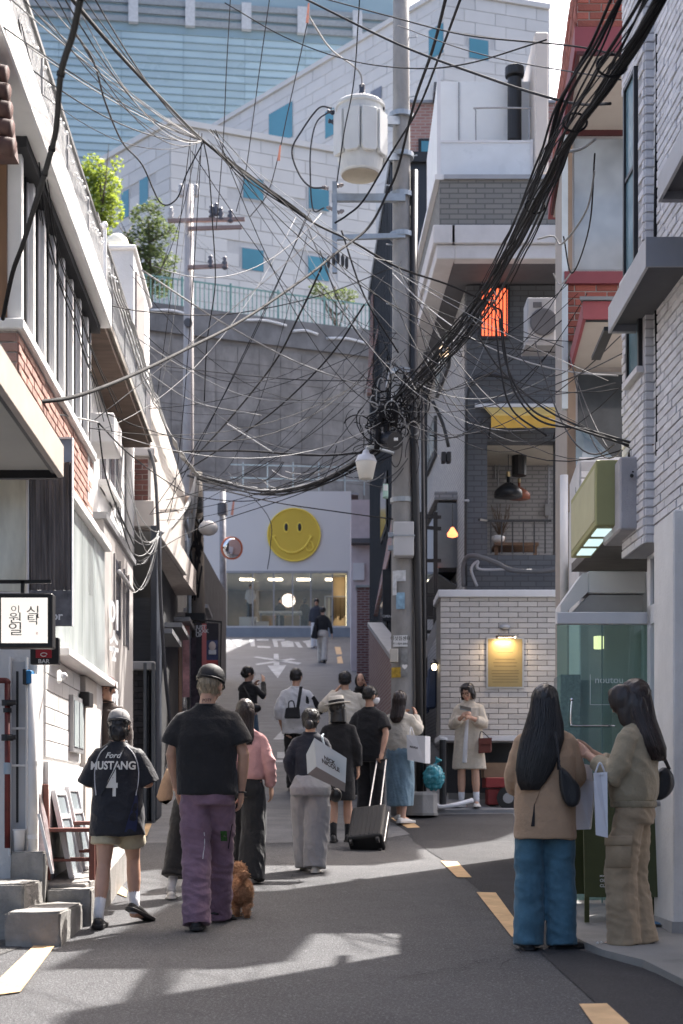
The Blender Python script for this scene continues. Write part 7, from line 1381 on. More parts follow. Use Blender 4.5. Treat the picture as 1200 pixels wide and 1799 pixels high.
# ---- 12 black top woman lifting glasses ----
p=Man('dark-haired woman in black long sleeves and jeans lifting a hand to her glasses',436,23.0,1.62,-35,arms=dict(L=((-.2,.16,1.2),(-.05,.2,1.4)),R=((.30,.08,1.20),(.10,.28,1.50))),head=(-25,0,0),vox=.011)
p.body();p.face(glasses=True);p.top('blouse',c_blk,[(.96,.165,.125,0,0),(1.1,.17,.125,0,0),(1.25,.175,.12,0,0),(1.36,.165,.1,0,0)],cuff=1.85,r0=.07,r1=.045,amp=.008);p.trousers('jeans',cloth('jeans_mid',(.07,.115,.17),var=.15),rt=.1,rk=.09,rh=.09);p.hair_short(m_hblk,1.02,1.53);p.fin(MB().ell((0,-.105,1.59),(.045,.04,.045),12,8),'hair_bun',m_hblk,vox=.01,amp=.005,S=(50,50,20),f=p.TH);p.shoes(m_shw,m_shw)
wb2=thing('shoulder_bag','small black bag at the hip of the woman lifting her glasses','bag',P(449,1252,22.6));MB().ell(P(449,1244,22.7),(.09,.05,.07),12,8).build('pouch',m_lea,wb2,smooth=True);strap('strap',[P(447,1238,22.7),P(436,1220,22.75),P(428,1205,22.9)],.02,m_lea,wb2)
# ---- 13, 14 walkers near the shop ----
p=Man('person in black top and beige trousers walking uphill towards the smiley shop',567,45,1.70,0,feet=dict(L=(-.07,.22,.02,0,12),R=(.05,-.16,0,0,0)),arms=dict(L=((-.24,-.04,1.13),(-.24,.05,.88)),R=((.27,-.06,1.14),(.30,-.02,.86))),vox=.018)
p.body();p.top('jumper',c_blk,[(.92,.17,.13,0,0),(1.2,.18,.13,0,0),(1.36,.17,.1,0,0)],cuff=1.9,r0=.075,r1=.05,amp=.006);p.trousers('trousers',cloth('beige_trs',(.46,.42,.38)),rt=.11,rk=.095,rh=.09);p.hair_short(m_hblk,1.03,1.54);p.shoes(m_rub,m_rub)
b2=thing('black_tote','black tote bag hanging beside the beige-trousered walker','bag',P(552,1121,44.8));MB().prism([P(546,1120,44.8),P(558,1122,44.8),P(556,1098,44.8),P(551,1098,44.8)],(0,.2,0)).build('pouch',c_blk,b2,bevel=.03);MB().tube(spline([P(552,1099,44.9),P(556,1086,44.9),P(556,1099,44.9)],4),.02,5).build('handle',c_blk,b2)
p=Man('person in navy jacket and white trousers holding a white bag by the shop window',556,52,1.72,170,vox=.018)
p.body();p.face();p.top('jacket',cloth('navy_jkt',(.035,.04,.055)),[(.86,.19,.14,0,0),(1.2,.19,.135,0,0),(1.36,.175,.1,0,0)],cuff=1.9,r0=.085,r1=.06,amp=.006);p.trousers('trousers',c_wht,rt=.11,rk=.1,rh=.1);p.hair_short(m_hblk,1.05,1.54);p.shoes(m_shw,m_shw)
# ---- shop interior figures ----
for lab,px,yw,tp,bt_,nm,ct2 in(('man in a black top looking down behind the display table inside the shop',492,180,c_blk,c_blk,'person','person'),('woman with long hair in black standing inside the shop window',535,20,c_blk,c_blk,'person','person'),('shop mannequin in a white jacket on the wide plinth block',440,180,c_wht,c_blk,'mannequin','mannequin')):
 dd=61.0 if nm=='mannequin' else 63.2;p=Man(lab,px,dd,1.66 if nm=='person' else 1.4,yw,vox=.022,base=(PX(px,dd),dd,zfl+(.0 if nm=='person' else .52)),name=nm,cat=ct2,group='figures inside the shop');p.body();p.top('jacket',tp,[(.7,.19,.14,0,0),(1.0,.19,.14,0,0),(1.2,.19,.135,0,0),(1.36,.175,.1,0,0)],cuff=1.8,r0=.085,r1=.06,amp=.006);p.trousers('trousers',bt_);p.hair_short(m_hblk,1.1,1.48 if px==535 else 1.55);p.shoes(m_rub,m_rub)
# ---- phone girl ----
p=Man('bespectacled bob-haired woman in a cream coat reading her phone by the cream brick wall',824,19.35,1.62,165,feet=dict(L=(-.11,.03,0,12,0),R=(.10,.02,0,-22,0)),arms=dict(L=((-.25,.05,1.13),(-.06,.24,1.22)),R=((.25,.05,1.13),(.03,.25,1.24))),head=(-14,22,0),vox=.009,dz=.05)
p.body(curl=.9,vox=.007,dec=.5);p.face(glasses=True);c_coat=cloth('cream_coat',(.50,.44,.36),var=.06);p.top('coat',c_coat,[(.52,.25,.19,0,0),(.7,.23,.175,0,0),(.95,.205,.15,0,0),(1.2,.195,.135,0,0),(1.36,.18,.105,0,0)],cuff=1.62,r0=.085,r1=.075,amp=.013,S=(13,13,5));p.drape('shirt_front',c_wht,[(.60,.035,.02,.165,.03),(.9,.03,.02,.15,.02),(1.2,.02,.02,.125,0)],amp=.0);p.trousers('shorts',c_wht,hem=.57,rt=.085,rk=.09,rh=.09,hipr=(.15,.11))
hb=MB();hb.ell((0,-.015,1.618),(.09,.1,.097),18,12)
for sg in(-1,1):hb.ell((sg*.078,-.005,1.545),(.02,.05,.075),12,8)
hb.ell((0,-.06,1.54),(.085,.05,.085),14,8);hb.tube([(-.06,.055,1.668),(0,.072,1.682),(.06,.055,1.668)],.016,8);o=p.fin(hb,'hair',m_hblk,vox=.009,amp=.005,S=(60,60,12),f=p.TH);p.strand(o,m_hblk,240,.05)
p.shoes(m_shw,m_shw,sock=.13,fat=1.05)
phn=thing('smartphone','smartphone held by the cream coat woman','phone',P(807,1250,19.0));c=(p.T(Vector(p.arms['L'][1]))+p.T(Vector(p.arms['R'][1])))/2+Vector((-.02,-.07,.06));MB().prism([c+Vector((-.075,0,.03)),c+Vector((.075,-.0,-.0)),c+Vector((.075,.05,.05)),c+Vector((-.075,.05,.08))],(0,.006,-.008)).build('case',M('phone_case',(.16,.2,.22),rough=.3),phn,bevel=.002);MB().prism([c+Vector((-.07,.004,.036)),c+Vector((.07,.004,.006)),c+Vector((.07,.048,.05)),c+Vector((-.07,.048,.08))],(0,-.0008,.001)).build('screen',m_ink,phn)
rbx=thing('red_handbag','small reddish-brown box handbag on the cream coat woman','handbag',P(852,1325,19.1));MB().hexa([P(840,1324,19.05),P(863,1322,19.05),P(864,1320,19.25),P(842,1322,19.25),P(841,1298,19.05),P(864,1297,19.05),P(864,1297,19.25),P(842,1298,19.25)]).build('box',M('oxblood_leather',(.11,.028,.02),rough=.4,var=.15),rbx,bevel=.012,seg=2);MB().hexa([P(840.5,1308,19.03),P(863.5,1307,19.03),P(864,1307,19.05),P(841,1308,19.05),P(840.5,1297,19.03),P(864.5,1296,19.03),P(864,1296,19.05),P(841,1297,19.05)]).build('flap',M('oxblood_leather',(.11,.028,.02)),rbx);MB().tube(spline([P(842,1297,19.15),P(846,1285,19.15),P(860,1297,19.15)],6),.006,5).build('handle',m_lea,rbx)
# ---- tan blazer woman ----
p=Man('long black-haired woman in a tan blazer and blue jeans standing with her back turned',957,9.2,1.63,-6,feet=dict(L=(-.105,-.03,0,5,0),R=(.11,.02,0,-58,0)),arms=dict(L=((-.235,.03,1.13),(-.19,.20,1.0)),R=((.24,.05,1.13),(.16,.26,1.02))),sh=.175,vox=.008,hips=.09)
p.body(curl=.7);c_bl=cloth('blue_jeans',(.06,.135,.19),var=.25,sc=9,bump=.25);p.trousers('jeans',c_bl,hem=.028,rt=.108,rk=.098,rh=.10,hipr=(.178,.122),rw=(.15,.106),amp=.011,S=(10,10,15),vox=.0085)
c_tan=cloth('tan_wool',(.40,.27,.175),var=.06);bz=p.top('blazer',c_tan,[(.715,.215,.155,-.005,0),(.80,.215,.155,-.005,0),(.93,.208,.15,-.005,0),(1.08,.198,.14,-.005,0),(1.24,.202,.13,-.012,0),(1.36,.19,.10,-.012,0)],cuff=1.7,r0=.078,r1=.066,amp=.010,S=(6,6,8),vox=.0085)
f=p.proj(bz)
MB().loft([[f(x*p.k,z*p.k)for x in xs_]for z,xs_ in((.718,(-.105,-.088,-.070)),(.80,(-.092,-.08,-.068)),(.88,(-.08,-.074,-.067)),(.945,(-.072,-.070,-.068)))],closed=False).build('vent_slit',M('slit_dark',(.02,.018,.02),rough=.9),p.th);MB().tube(spline([f(x*p.k,z*p.k)for x,z in((-.068,.94),(-.03,1.05),(-.015,1.2),(-.01,1.34))],5),.0025,4).build('back_seam',M('tan_seam',(.22,.14,.085)),p.th)
p.hair_long(m_hblk,[(1.68,.05,.06,-.02,0),(1.63,.084,.09,-.02,0),(1.55,.096,.095,-.035,0),(1.46,.118,.075,-.07,-.005),(1.36,.135,.055,-.11,-.02),(1.26,.13,.04,-.135,-.045),(1.16,.115,.03,-.145,-.07),(1.08,.085,.022,-.15,-.09),(1.03,.055,.012,-.15,-.10)],1500,5)
p.shoes(m_lea,m_lea,fat=1.0,hi=.0)
qb=thing('quilted_bag','slouchy black leather shoulder bag with chain strap on the tan blazer','handbag',P(1000,1420,9.05));mb=MB();mb.loft([[P(x,y,8.98+.03*math.sin(i*1.7))for i,(x,y)in enumerate(r_)]+[P(x,y,9.12)for x,y in r_[::-1]]for r_ in([(1000,1421),(1008,1421),(1016,1415)],[(986,1405),(1002,1412),(1021,1405)],[(981,1380),(1000,1385),(1022,1382)],[(981,1358),(992,1362),(1012,1372)],[(982,1345),(986,1346),(994,1350)])]);o=mb.build('pouch',m_lea,qb,smooth=True);sb_=o.modifiers.new('s','SUBSURF');sb_.levels=sb_.render_levels=2
ch_=MB();a0,a1=P(977,1287,8.98),P(984,1350,8.96)
for k in range(16):q=a0.lerp(a1,k/15);ch_.ell(q,(.005 if k%2 else .007,.004,.0085),6,4)
tag(ch_.build('chain',M('gunmetal',(.06,.06,.065),rough=.3,metal=.8),qb),kind='stuff');strap('strap',[P(976,1287,9.02),P(980,1320,8.98),P(981,1352,9.0)],.016,m_lea,qb)
# ---- khaki woman ----
p=Man('brown-haired woman in khaki bomber jacket and cargo trousers tapping her phone',1113,9.15,1.66,62,feet=dict(L=(-.07,.04,0,8,0),R=(.06,-.03,0,-4,0)),arms=dict(L=((-.235,.05,1.10),(-.13,.27,1.245)),R=((.22,.10,1.12),(.0,.30,1.27))),head=(10,20,0),sh=.18,vox=.0075,hips=.07)
p.body(curl=.75,vox=.0052,dec=.45);c_kh=cloth('khaki_drill',(.31,.235,.155),var=.1,sc=8,bump=.25);tr_=p.trousers('cargo_trousers',c_kh,hem=.04,rt=.104,rk=.10,rh=.105,hipr=(.155,.118),rw=(.145,.108),amp=.011,S=(11,11,20),vox=.0085)
c_bo=cloth('khaki_nylon',(.30,.25,.17),rough=.7,var=.08);jk_=p.top('bomber_jacket',c_bo,[(.94,.165,.142,0,0),(.985,.185,.158,0,0),(1.1,.20,.165,0,0),(1.24,.195,.15,-.005,0),(1.36,.18,.11,-.01,0)],cuff=1.66,r0=.09,r1=.052,rmid=.085,amp=.014,S=(8,8,9),vox=.0085)
p.drape('jacket_waistband',cloth('khaki_rib',(.24,.2,.135)),[(.905,.162,.138,0,0),(.945,.166,.142,0,0)],amp=.004,S=(40,40,2));p.drape('stand_collar',c_bo,[(1.43,.085,.075,-.01,0),(1.475,.075,.068,-.012,0)],amp=.003)
bvt=BVHTree.FromPolygons([v.co+ORG[tr_]for v in tr_.data.vertices],[tuple(q.vertices)for q in tr_.data.polygons])
def onbody(px,py,off=.012):
 o_=Vector((0,0,HC));dr_=(P(px,py,9)-o_).normalized();h=bvt.ray_cast(o_,dr_,20);return(h[0]if h[0]else P(px,py,9.1))-dr_*off
rows=[[onbody(x,y,o_)for x in(1064,1075,1087,1098,1109)]for y,o_ in((1525,.004),(1522,.022),(1500,.026),(1488,.024),(1482,.01))];MB().loft(rows,closed=False).build('cargo_pocket',c_kh,p.th,smooth=True);MB().loft([[onbody(x,y,o_)for x in(1062,1075,1087,1098,1111)]for y,o_ in((1485,.03),(1484,.034),(1470,.026),(1468,.008))],closed=False).build('pocket_flap',c_kh,p.th,smooth=True)
p.hair_long(m_hbrn,[(1.68,.05,.06,-.01,0),(1.63,.086,.095,-.01,0),(1.55,.094,.102,-.02,0),(1.46,.105,.09,-.05,.0),(1.36,.125,.08,-.095,.0),(1.28,.125,.07,-.13,.005),(1.20,.095,.05,-.15,.01)],1300,6)
fs=MB()
for sg in(-1,1):fs.ell((sg*.066,.02,1.60),(.036,.09,.10),14,10);fs.ell((sg*.072,-.035,1.52),(.03,.085,.12),12,10);fs.ell((sg*.078,.03,1.50),(.022,.055,.11),12,10);fs.ell((sg*.075,.035,1.40),(.018,.035,.09),10,8)
fs.ell((0,.025,1.672),(.078,.075,.038),14,8);p.fin(fs,'front_hair',m_hbrn,vox=.009,amp=.006,S=(60,60,8),f=p.TH)
p.shoes(m_rub,m_rub,fat=1.2,soleh=.035,name='clog')
for dx,dy_ in((.025,.14),(.0,.155),(-.025,.15)):
 a_=p.leg['L'][2];p.xf(MB().ell(a_+Vector((dx-.05,dy_,-.035)),.007,8,6)).build('clog_charm',m_wpaint,p.th,smooth=True)
ph_=thing('smartphone','smartphone in the hands of the khaki bomber jacket woman','phone',P(1042,1305,8.9));c=(p.T(Vector(p.arms['L'][1]))+p.T(Vector(p.arms['R'][1])))/2+p.rot@Vector((0,.10,.045));a_,b_,n_=p.rot@Vector((.036,0,0)),p.rot@Vector((0,.055,.045)),p.rot@Vector((0,-.005,.006));MB().prism([c-a_-b_,c+a_-b_,c+a_+b_,c-a_+b_],n_).build('case',m_ink,ph_,bevel=.002);MB().prism([(c+n_*1.02)-a_*.92-b_*.95,(c+n_*1.02)+a_*.92-b_*.95,(c+n_*1.02)+a_*.92+b_*.95,(c+n_*1.02)-a_*.92+b_*.95],n_*.1).build('screen',M('screen_lit',(.1,.11,.12),rough=.1,var=0),ph_)
bk2=thing('black_shoulder_bag','studded black shoulder bag behind the khaki jacket','handbag',P(1168,1410,9.35));mb=MB();mb.loft([[P(x,y,9.30+.02*math.sin(i*1.7))for i,(x,y)in enumerate(r_)]+[P(x,y,9.48)for x,y in r_[::-1]]for r_ in([(1150,1408),(1160,1410),(1172,1402)],[(1144,1396),(1165,1400),(1186,1386)],[(1150,1365),(1168,1366),(1187,1368)],[(1160,1345),(1170,1345),(1178,1350)])]);o=mb.build('pouch',m_lea,bk2,smooth=True);sb_=o.modifiers.new('s','SUBSURF');sb_.levels=sb_.render_levels=2;strap('strap',[P(1160,1320,9.3),P(1168,1335,9.32),P(1176,1352,9.36)],.022,m_lea,bk2)
m_pb=M('plastic_white',(.62,.63,.68),rough=.45,var=.05,scale=6,trans=0.)
paperbag('white paper bag with a sheet poking out held between the two standing women',[P(1008,1458,9.35),P(1036,1457,9.3),P(1045,1372,9.3),P(1010,1370,9.35)],(.03,.12,0),m_pb,None,[[P(1020,1372,9.35),P(1022,1355,9.35),P(1032,1372,9.33)]])
shp=thing('paper_sheet','folded white sheet sticking up out of the white paper bag','paper',P(1025,1372,9.4));MB().prism([P(1008,1374,9.42),P(1042,1372,9.42),P(1040,1345,9.42),P(1026,1342,9.42),P(1024,1327,9.42),P(1012,1332,9.42)],(0,.008,0)).build('sheet',M('paper',(.62,.61,.63)),shp);MB().prism([P(1012,1370,9.4),P(1036,1368,9.4),P(1034,1350,9.4),P(1014,1352,9.4)],(0,.006,0)).build('flap',M('paper',(.62,.61,.63)),shp)
paperbag('white plastic carrier bag hanging from the khaki jacket sleeve',[P(1047,1467,8.95),P(1068,1472,8.95),P(1067,1356,8.95),P(1043,1358,8.95)],(.01,.07,0),m_pb,None,[[P(1046,1358,8.97),P(1054,1340,8.97),P(1063,1357,8.97)]],name='plastic_bag')
# ---- man in cap by the letter sign ----
p=Man('man in a dark red cap standing against the grey-beige wall by the letter sign',178,13.3,1.56,165,vox=.012,base=(PX(187,13.75),13.75,gz(13.75)+.28));p.body();p.face();p.top('jacket',cloth('brown_jkt',(.06,.045,.04)),[(.86,.19,.14,0,0),(1.2,.19,.135,0,0),(1.36,.18,.1,0,0)],cuff=1.8,r0=.085,r1=.06);p.trousers('trousers',c_blk);p.hair_short(m_hblk,1.0,1.55);p.cap_hat(M('cap_red',(.10,.03,.03),rough=.8));p.shoes(m_rub,m_rub)
# ---- poodle ----
dg_o=P(425,1604,10.75);dg_o.z=gz(10.75);dgt=thing('poodle','curly apricot brown poodle trotting beside the purple-trousered man','dog',dg_o)
m_fur=M('apricot_fur',(.40,.22,.12),rough=.95,var=.3,scale=50,bump=.6,bscale=120)
def dpt(x,y,z):return dg_o+Vector((x,y,z))*.78
mb=MB();mb.tube([dpt(-.01,.0,.245),dpt(-.015,.10,.25),dpt(-.03,.24,.245),dpt(-.05,.34,.27)],[.075,.082,.088,.07],14);mb.ell(dpt(-.01,.0,.24),(.078,.07,.085),14,10);mb.tube([dpt(-.05,.34,.30),dpt(-.06,.40,.38)],[.06,.05],10);mb.ell(dpt(-.065,.43,.42),(.06,.075,.065),12,10);mb.tube([dpt(-.065,.48,.40),dpt(-.068,.55,.385)],[.03,.02],8)
for sg in(-1,1):mb.ell(dpt(-.065+sg*.06,.42,.39),(.02,.03,.055),8,6)
for sg,ph in((-1,.05),(1,-.03)):
 mb.tube([dpt(sg*.04,.02,.2),dpt(sg*.05,.07+ph*.5,.13),dpt(sg*.048,-.02+ph,.085),dpt(sg*.047,.0+ph,.03),dpt(sg*.047,.03+ph,.012)],[.05,.036,.022,.02,.022],10);mb.tube([dpt(sg*.045-.03,.29,.2),dpt(sg*.045-.03,.28-ph,.11),dpt(sg*.045-.03,.30-ph,.015),dpt(sg*.045-.03,.325-ph,.012)],[.045,.027,.021,.02],10)
mb.tube([dpt(-.005,-.05,.30),dpt(.015,-.09,.35),dpt(.03,-.10,.39)],[.018,.02,.03],8);mb.ell(dpt(.03,-.10,.40),.035,10,8)
o=mb.build('body',m_fur,dgt,smooth=True);r_=o.modifiers.new('r','REMESH');r_.mode='VOXEL';r_.voxel_size=.007;sm_=o.modifiers.new('s','SMOOTH');sm_.iterations=3;bake(o)
for v in o.data.vertices:v.co+=v.normal*(.010*(noise.noise(v.co*48)+.5*noise.noise(v.co*95)))
o.data.shade_smooth();rr=random.Random(2);fu=MB()
for _ in range(2600):
 v=o.data.vertices[rr.randrange(len(o.data.vertices))];q=v.co+dg_o;d_=(v.normal+Vector((rr.uniform(-.7,.7),rr.uniform(-.7,.7),rr.uniform(-.9,.3)))).normalized();s2=d_.cross(v.normal);l=rr.uniform(.008,.018);fu.tube([q,q+d_*l+s2*.004,q+d_*l*1.3+s2*.010],[.0022,.0018,.0006],3,cap=False)
tag(fu.build('fur_curls',m_fur,o,recalc=False,smooth=True),kind='stuff')
# ================= overhead cables =================
m_cb=M('cable_black',(.016,.016,.018),rough=.8,spec=.15);m_cg=M('cable_grey',(.055,.055,.06),rough=.8,var=.2,spec=.15);m_cw=M('cable_white',(.27,.27,.27),rough=.8,var=.15,scale=6)
rc=random.Random(21)
def cab(pts,r,mat,label,group=None,n=7,seg=6,wob=0.,name='overhead_cable'):
 q=spline([P(*p)for p in pts],n)
 if wob:q=[v+Vector((noise.noise(v*1.7+Vector((wob*99,0,0))),0,noise.noise(v*1.7+Vector((0,wob*77,9)))))*wob for v in q]
 o=MB().tube(q,r,seg).build(name,mat,smooth=True);return tag(o,label,'cable',group)
def sagw(a,b,sag,r,mat,label,group,n=14):
 A,B=P(*a),P(*b);q=[A.lerp(B,i/n)-Vector((0,0,4*sag*(i/n)*(1-i/n)))for i in range(n+1)];return tag(MB().tube(q,r,5).build('thin_wire',mat,smooth=True),label,'wire',group)
cab([(143,-10,5.5),(128,60,5.8),(107,130,6.2),(98,230,6.8),(80,300,7.3),(60,365,7.8),(40,430,8.4),(22,480,8.8),(5,560,9.35)],.0135,m_cb,'very thick black cable curving down to the corner of the pink brick house',seg=10)
for x,y,d in((107,130,6.2),(91,262,7.0),(78,305,7.33)):tag(MB().lathe([(.014,-.012),(.018,-.01),(.018,.01),(.014,.012)],P(x,y,d),10,ax=(-.3,.4,-1)).build('cable_tie',m_cb),'black tie ring around the very thick black cable','cable tie','ties on the thick cable')
trunk=[(95,-40,8),(200,85,10),(290,180,13),(358,248,14.5),(450,320,16),(545,388,17),(620,425,17.8),(700,470,18.4)]
cab(trunk+[(800,505,19.5),(880,545,20.9)],.013,m_cb,'long straight black trunk cable falling from the glass tower towards the orange window',seg=8)
BG='strands of the black trunk bundle'
for k in range(6):
 o1,o2=rc.uniform(-9,9),rc.uniform(-5,12);cab([(358,248,14.5),(450+o1*.4,320+o2,16),(545,388+o2*.3,17)],rc.uniform(.006,.010),m_cb,'black strand bundled under the trunk cable before the white offices',BG,wob=.02)
cab([(45,708,10.2),(130,697,10.8),(230,660,12),(330,612,13.5),(430,560,15),(540,485,16.5),(590,445,17.2),(647,400,17.8),(680,340,18.0),(700,293,17.6),(728,180,16),(760,87,14),(785,-10,12)],.015,m_cb,'thick black cable sweeping from the brick house past the pole and up',seg=8)
cab([(588,392,17.9),(610,378,17.9),(640,350,17.9),(690,265,17.4),(735,190,16),(775,90,14),(812,-10,11.5)],.012,m_cb,'black cable rising beside the transformer to the top of the pole',seg=8)
cab([(530,-5,14),(700,78,13),(860,138,11.5),(960,170,10.5),(1020,183,10),(1072,182,8.6)],.0095,m_cb,'taut black cable crossing in front of the white cabin into the heavy bundle',seg=8)
B1=[(1150,-20,6.5),(1110,60,7),(1060,140,7.6),(1010,215,8.5),(965,310,9.8),(915,420,11.5),(860,520,13.5),(810,590,15.5),(760,650,17),(710,705,18.2),(686,745,18.4)]
B2=[(1095,-20,7.5),(1050,70,8),(1000,160,8.8),(960,270,10),(925,365,11.2),(885,460,13),(845,545,14.6),(795,612,15.9),(740,668,17.4)]
def bundle(line,k,spread,rs,label,grp,mats):
 for i in range(k):
  a=rc.uniform(0,6.28);rr_=rc.uniform(.2,1)*spread;tw=rc.uniform(.15,.5);pts=[(x+rr_*math.cos(a+tw*j)*(1+.25*math.sin(j+i)),y+rr_*.6*math.sin(a+tw*j),d+.02*math.sin(a+j))for j,(x,y,d)in enumerate(line)]
  cab(pts,rc.choice(rs),rc.choice(mats),label,grp,wob=.012,n=6)
bundle(B1,15,27,(.004,.006,.0075,.0095),'strand of the heavy main cable bundle descending past the white brick building to the pole','main right cable bundle',(m_cb,m_cb,m_cg,m_cb,m_cg))
bundle(B2,9,16,(.004,.006,.008),'strand of the slimmer cable bundle behind the main one crossing the red building','second right cable bundle',(m_cb,m_cb,m_cg))
for x,y,d,r in((1075,115,7.4,.075),(1010,215,8.5,.07),(940,362,10.6,.07)):tag(MB().tube([P(x,y,d)+Vector((r*math.cos(t),0,r*.75*math.sin(t)))for t in np.linspace(0,6.283,18)],.007,6).build('binding_loop',m_cb,smooth=True),'black wire loop binding the heavy right-hand cable bundle','cable tie','binding loops')
cab([(970,295,9.9),(985,270,9.6),(1020,262,9.2),(1045,245,8.9)],.010,m_cw,'short pale grey cable looping between the two right-hand bundles')
for k,(pts,r,w)in enumerate((([(945,420,11.2),(972,415,11),(988,428,10.9),(1030,370,10.4),(1045,300,10)],.007,1),([(990,415,12),(1005,480,12),(1035,400,11),(1045,270,10)],.006,0),([(972,480,12.5),(985,500,12.5),(1010,470,12)],.006,1))):cab(pts,r,m_cw if w else m_cb,('pale' if w else 'black')+' slack loop hanging under the main bundle before the red window'+(' again' if k==2 else ''))
TH='thin wire fanned out from the top corner to the trunk cable tie point'
for k,(x,y,c)in enumerate(((-5,40,0),(15,-5,1),(35,-8,0),(58,-5,0),(75,-5,1),(98,-5,0),(112,-5,0),(128,-5,1),(145,-5,0),(20,60,1),(-5,95,0),(60,20,1),(165,-5,0),(40,110,0))):
 sagw((x,y,8+.1*k),(356,247,14.5),rc.uniform(.02,.35),rc.uniform(.003,.0055),m_cw if c else m_cg,TH,'thin wire fan')
for pts,m,r,lab in(([(130,55,9),(165,110,10),(185,180,11),(215,250,12.5),(250,290,13.5),(282,356,14.4),(310,350,14.4),(328,305,14.4),(357,250,14.5)],m_cb,.007,'slack black wire drooping in a deep loop before the trees'),([(358,250,14.5),(367,300,14.6),(374,400,14.8),(378,500,15),(364,600,15),(359,705,15)],m_cb,.006,'loose black wire end hanging straight down before the concrete wall'),([(583,190,18.2),(560,190,18.2),(530,230,18.2),(513,265,18.2),(525,305,18.2),(545,328,18.2),(570,330,18.3)],m_cg,.011,'outer grey loop wire at the transformer side'),([(583,194,18.2),(558,212,18.2),(547,250,18.2),(545,300,18.2),(550,368,18.3),(570,365,18.3)],m_cg,.009,'inner grey loop wire at the transformer side'),([(540,25,16),(580,85,17),(620,115,18),(634,132,18.2),(636,152,18.25)],m_cw,.010,'pale lead wire entering the transformer bushing'),([(405,-5,16),(398,120,16.5),(392,250,17),(380,402,17.5)],m_cg,.006,'near-vertical grey wire before the glass tower'),([(474,-5,16),(455,130,17),(432,300,18),(415,372,18)],m_cg,.006,'slanting grey wire between the glass tower and far pole'),([(540,40,16),(525,110,16.5),(505,200,17),(490,270,17),(470,340,17.5),(440,380,18)],m_cg,.006,'slanting grey wire with orange tags'),([(632,-5,17),(622,140,17.8),(605,230,18),(592,320,18.3)],m_cb,.008,'dark wire passing in front of the transformer tank'),([(395,5,14),(500,65,14.5),(610,105,14),(720,120,12),(820,112,11),(960,70,9.6)],m_cb,.0055,'thin dark wire sagging under the taut black cable'),([(560,-5,14),(690,30,12.5),(820,62,11),(1000,80,9.5),(1100,100,8.8)],m_cb,.0055,'thin dark wire above the white cabin'),([(700,45,14),(800,82,12),(900,108,11),(1090,140,8.6)],m_cg,.0045,'faint thin wire above the flue pipe'),([(250,475,14.4),(320,522,15.5),(400,572,16.6),(530,640,17.8),(675,690,18.4)],m_cw,.010,'bright white straight cable from the white house to the pole tangle'),([(165,530,13.2),(260,548,15),(400,552,17),(560,520,18),(690,470,18.4)],m_cb,.006,'dark wire sagging along the top of the concrete wall'),([(262,640,19),(400,656,18.8),(545,668,18.6),(720,668,18.5)],m_cg,.007,'nearly level grey wire across the concrete wall'),([(235,590,17),(330,650,18),(450,700,18.4),(640,708,18.5)],m_cw,.007,'pale wire sagging across the middle of the concrete wall'),([(240,640,17),(340,705,18),(460,730,18.6)],m_cw,.006,'short pale wire under the sagging pale wire'),([(565,470,17.5),(525,555,18.5),(480,640,20),(400,740,23),(345,800,25.6)],m_cb,.012,'dark diagonal cable from the trunk fan to the wrapped pole'),([(640,535,18),(580,625,19),(490,715,21),(400,780,23),(290,850,25)],m_cb,.011,'second dark diagonal cable crossing the concrete wall'),([(562,440,17.2),(600,540,17.8),(650,610,18.2),(720,650,18.4),(790,610,19),(845,560,20)],m_cg,.007,'grey wire dipping past the pole to the grey building'),([(600,405,17.5),(640,520,18),(700,620,18.3)],m_cb,.010,'black wire dropping steeply to the pole'),([(700,470,18.3),(770,590,18),(850,690,16),(935,760,13)],m_cg,.006,'grey wire sloping from the pole over the balcony'),([(400,745,22),(440,770,21.5),(480,795,21)],m_cw,.010,'short bright cable piece before the ivy'),([(260,795,24),(420,792,22),(560,800,20),(690,790,18.6)],m_cb,.014,'level black cable just above the shop roof'),([(345,850,25.6),(470,880,22),(600,900,20),(690,912,18.6)],m_cb,.008,'dark wire crossing the smiley shop front'),([(240,990,17),(345,930,20),(520,870,20),(690,800,18.6)],m_cb,.006,'thin dark wire rising across the shop fascia'),([(400,560+270,30),(470,905,28),(475,960,28),(470,1000,28)],m_cg,.008,'loose wire end dangling before the smiley shop')):cab(pts,r,m,lab)
for y0,y1,x in((5,40,541),(255,282,491),(880,905,409)):t=P(x,y0,16 if y0<500 else 40);tag(MB().prism([t,P(x+3,y0,t.y),P(x+1,y1,t.y),P(x-4,y1,t.y)],(0,.01,0)).build('warning_tag',M('orange_tag',(.62,.26,.18),rough=.7)),{5:'orange warning tag near the top of the slanting wire',255:'lower orange warning tag on the slanting wire',880:'faded orange tag hanging above the traffic mirror'}[y0],'tag')
LB=[(688,752,18.4),(655,790,19),(600,828,20.5),(540,853,22),(470,864,23.5),(400,850,25),(346,836,25.8)]
bundle(LB,13,15,(.008,.011,.014),'strand of the sagging cable bundle between the pole and the wrapped pole','lower hanging cable bundle',(m_cb,m_cg,m_cb,m_cg,m_cw))
for k in range(4):cab([(346+k*2,836,25.7),(312+k*3,792+k*2,22),(276,702+k*6,19),(244-k*3,600+k*8,16.5),(210-k*6,505-k*8,14.2)],.010,m_cw,'white cable strand running down the white house corner to the wrapped pole','white corner cables',wob=.03)
for k,pts in enumerate(([(346,838,25.6),(330,885,25.2),(300,925,22),(281,936,19.5)],[(346,838,25.6),(336,890,25.4),(322,915,25.2),(306,940,24)],[(348,838,25.6),(344,880,25.5),(337,936,25.5)],[(345,838,25.6),(340,870,25.5),(325,905,25.4),(334,945,25.5)])):cab(pts,.032,m_cw,'fat white wrapped cable hanging off the wrapped pole','white wrapped cables')
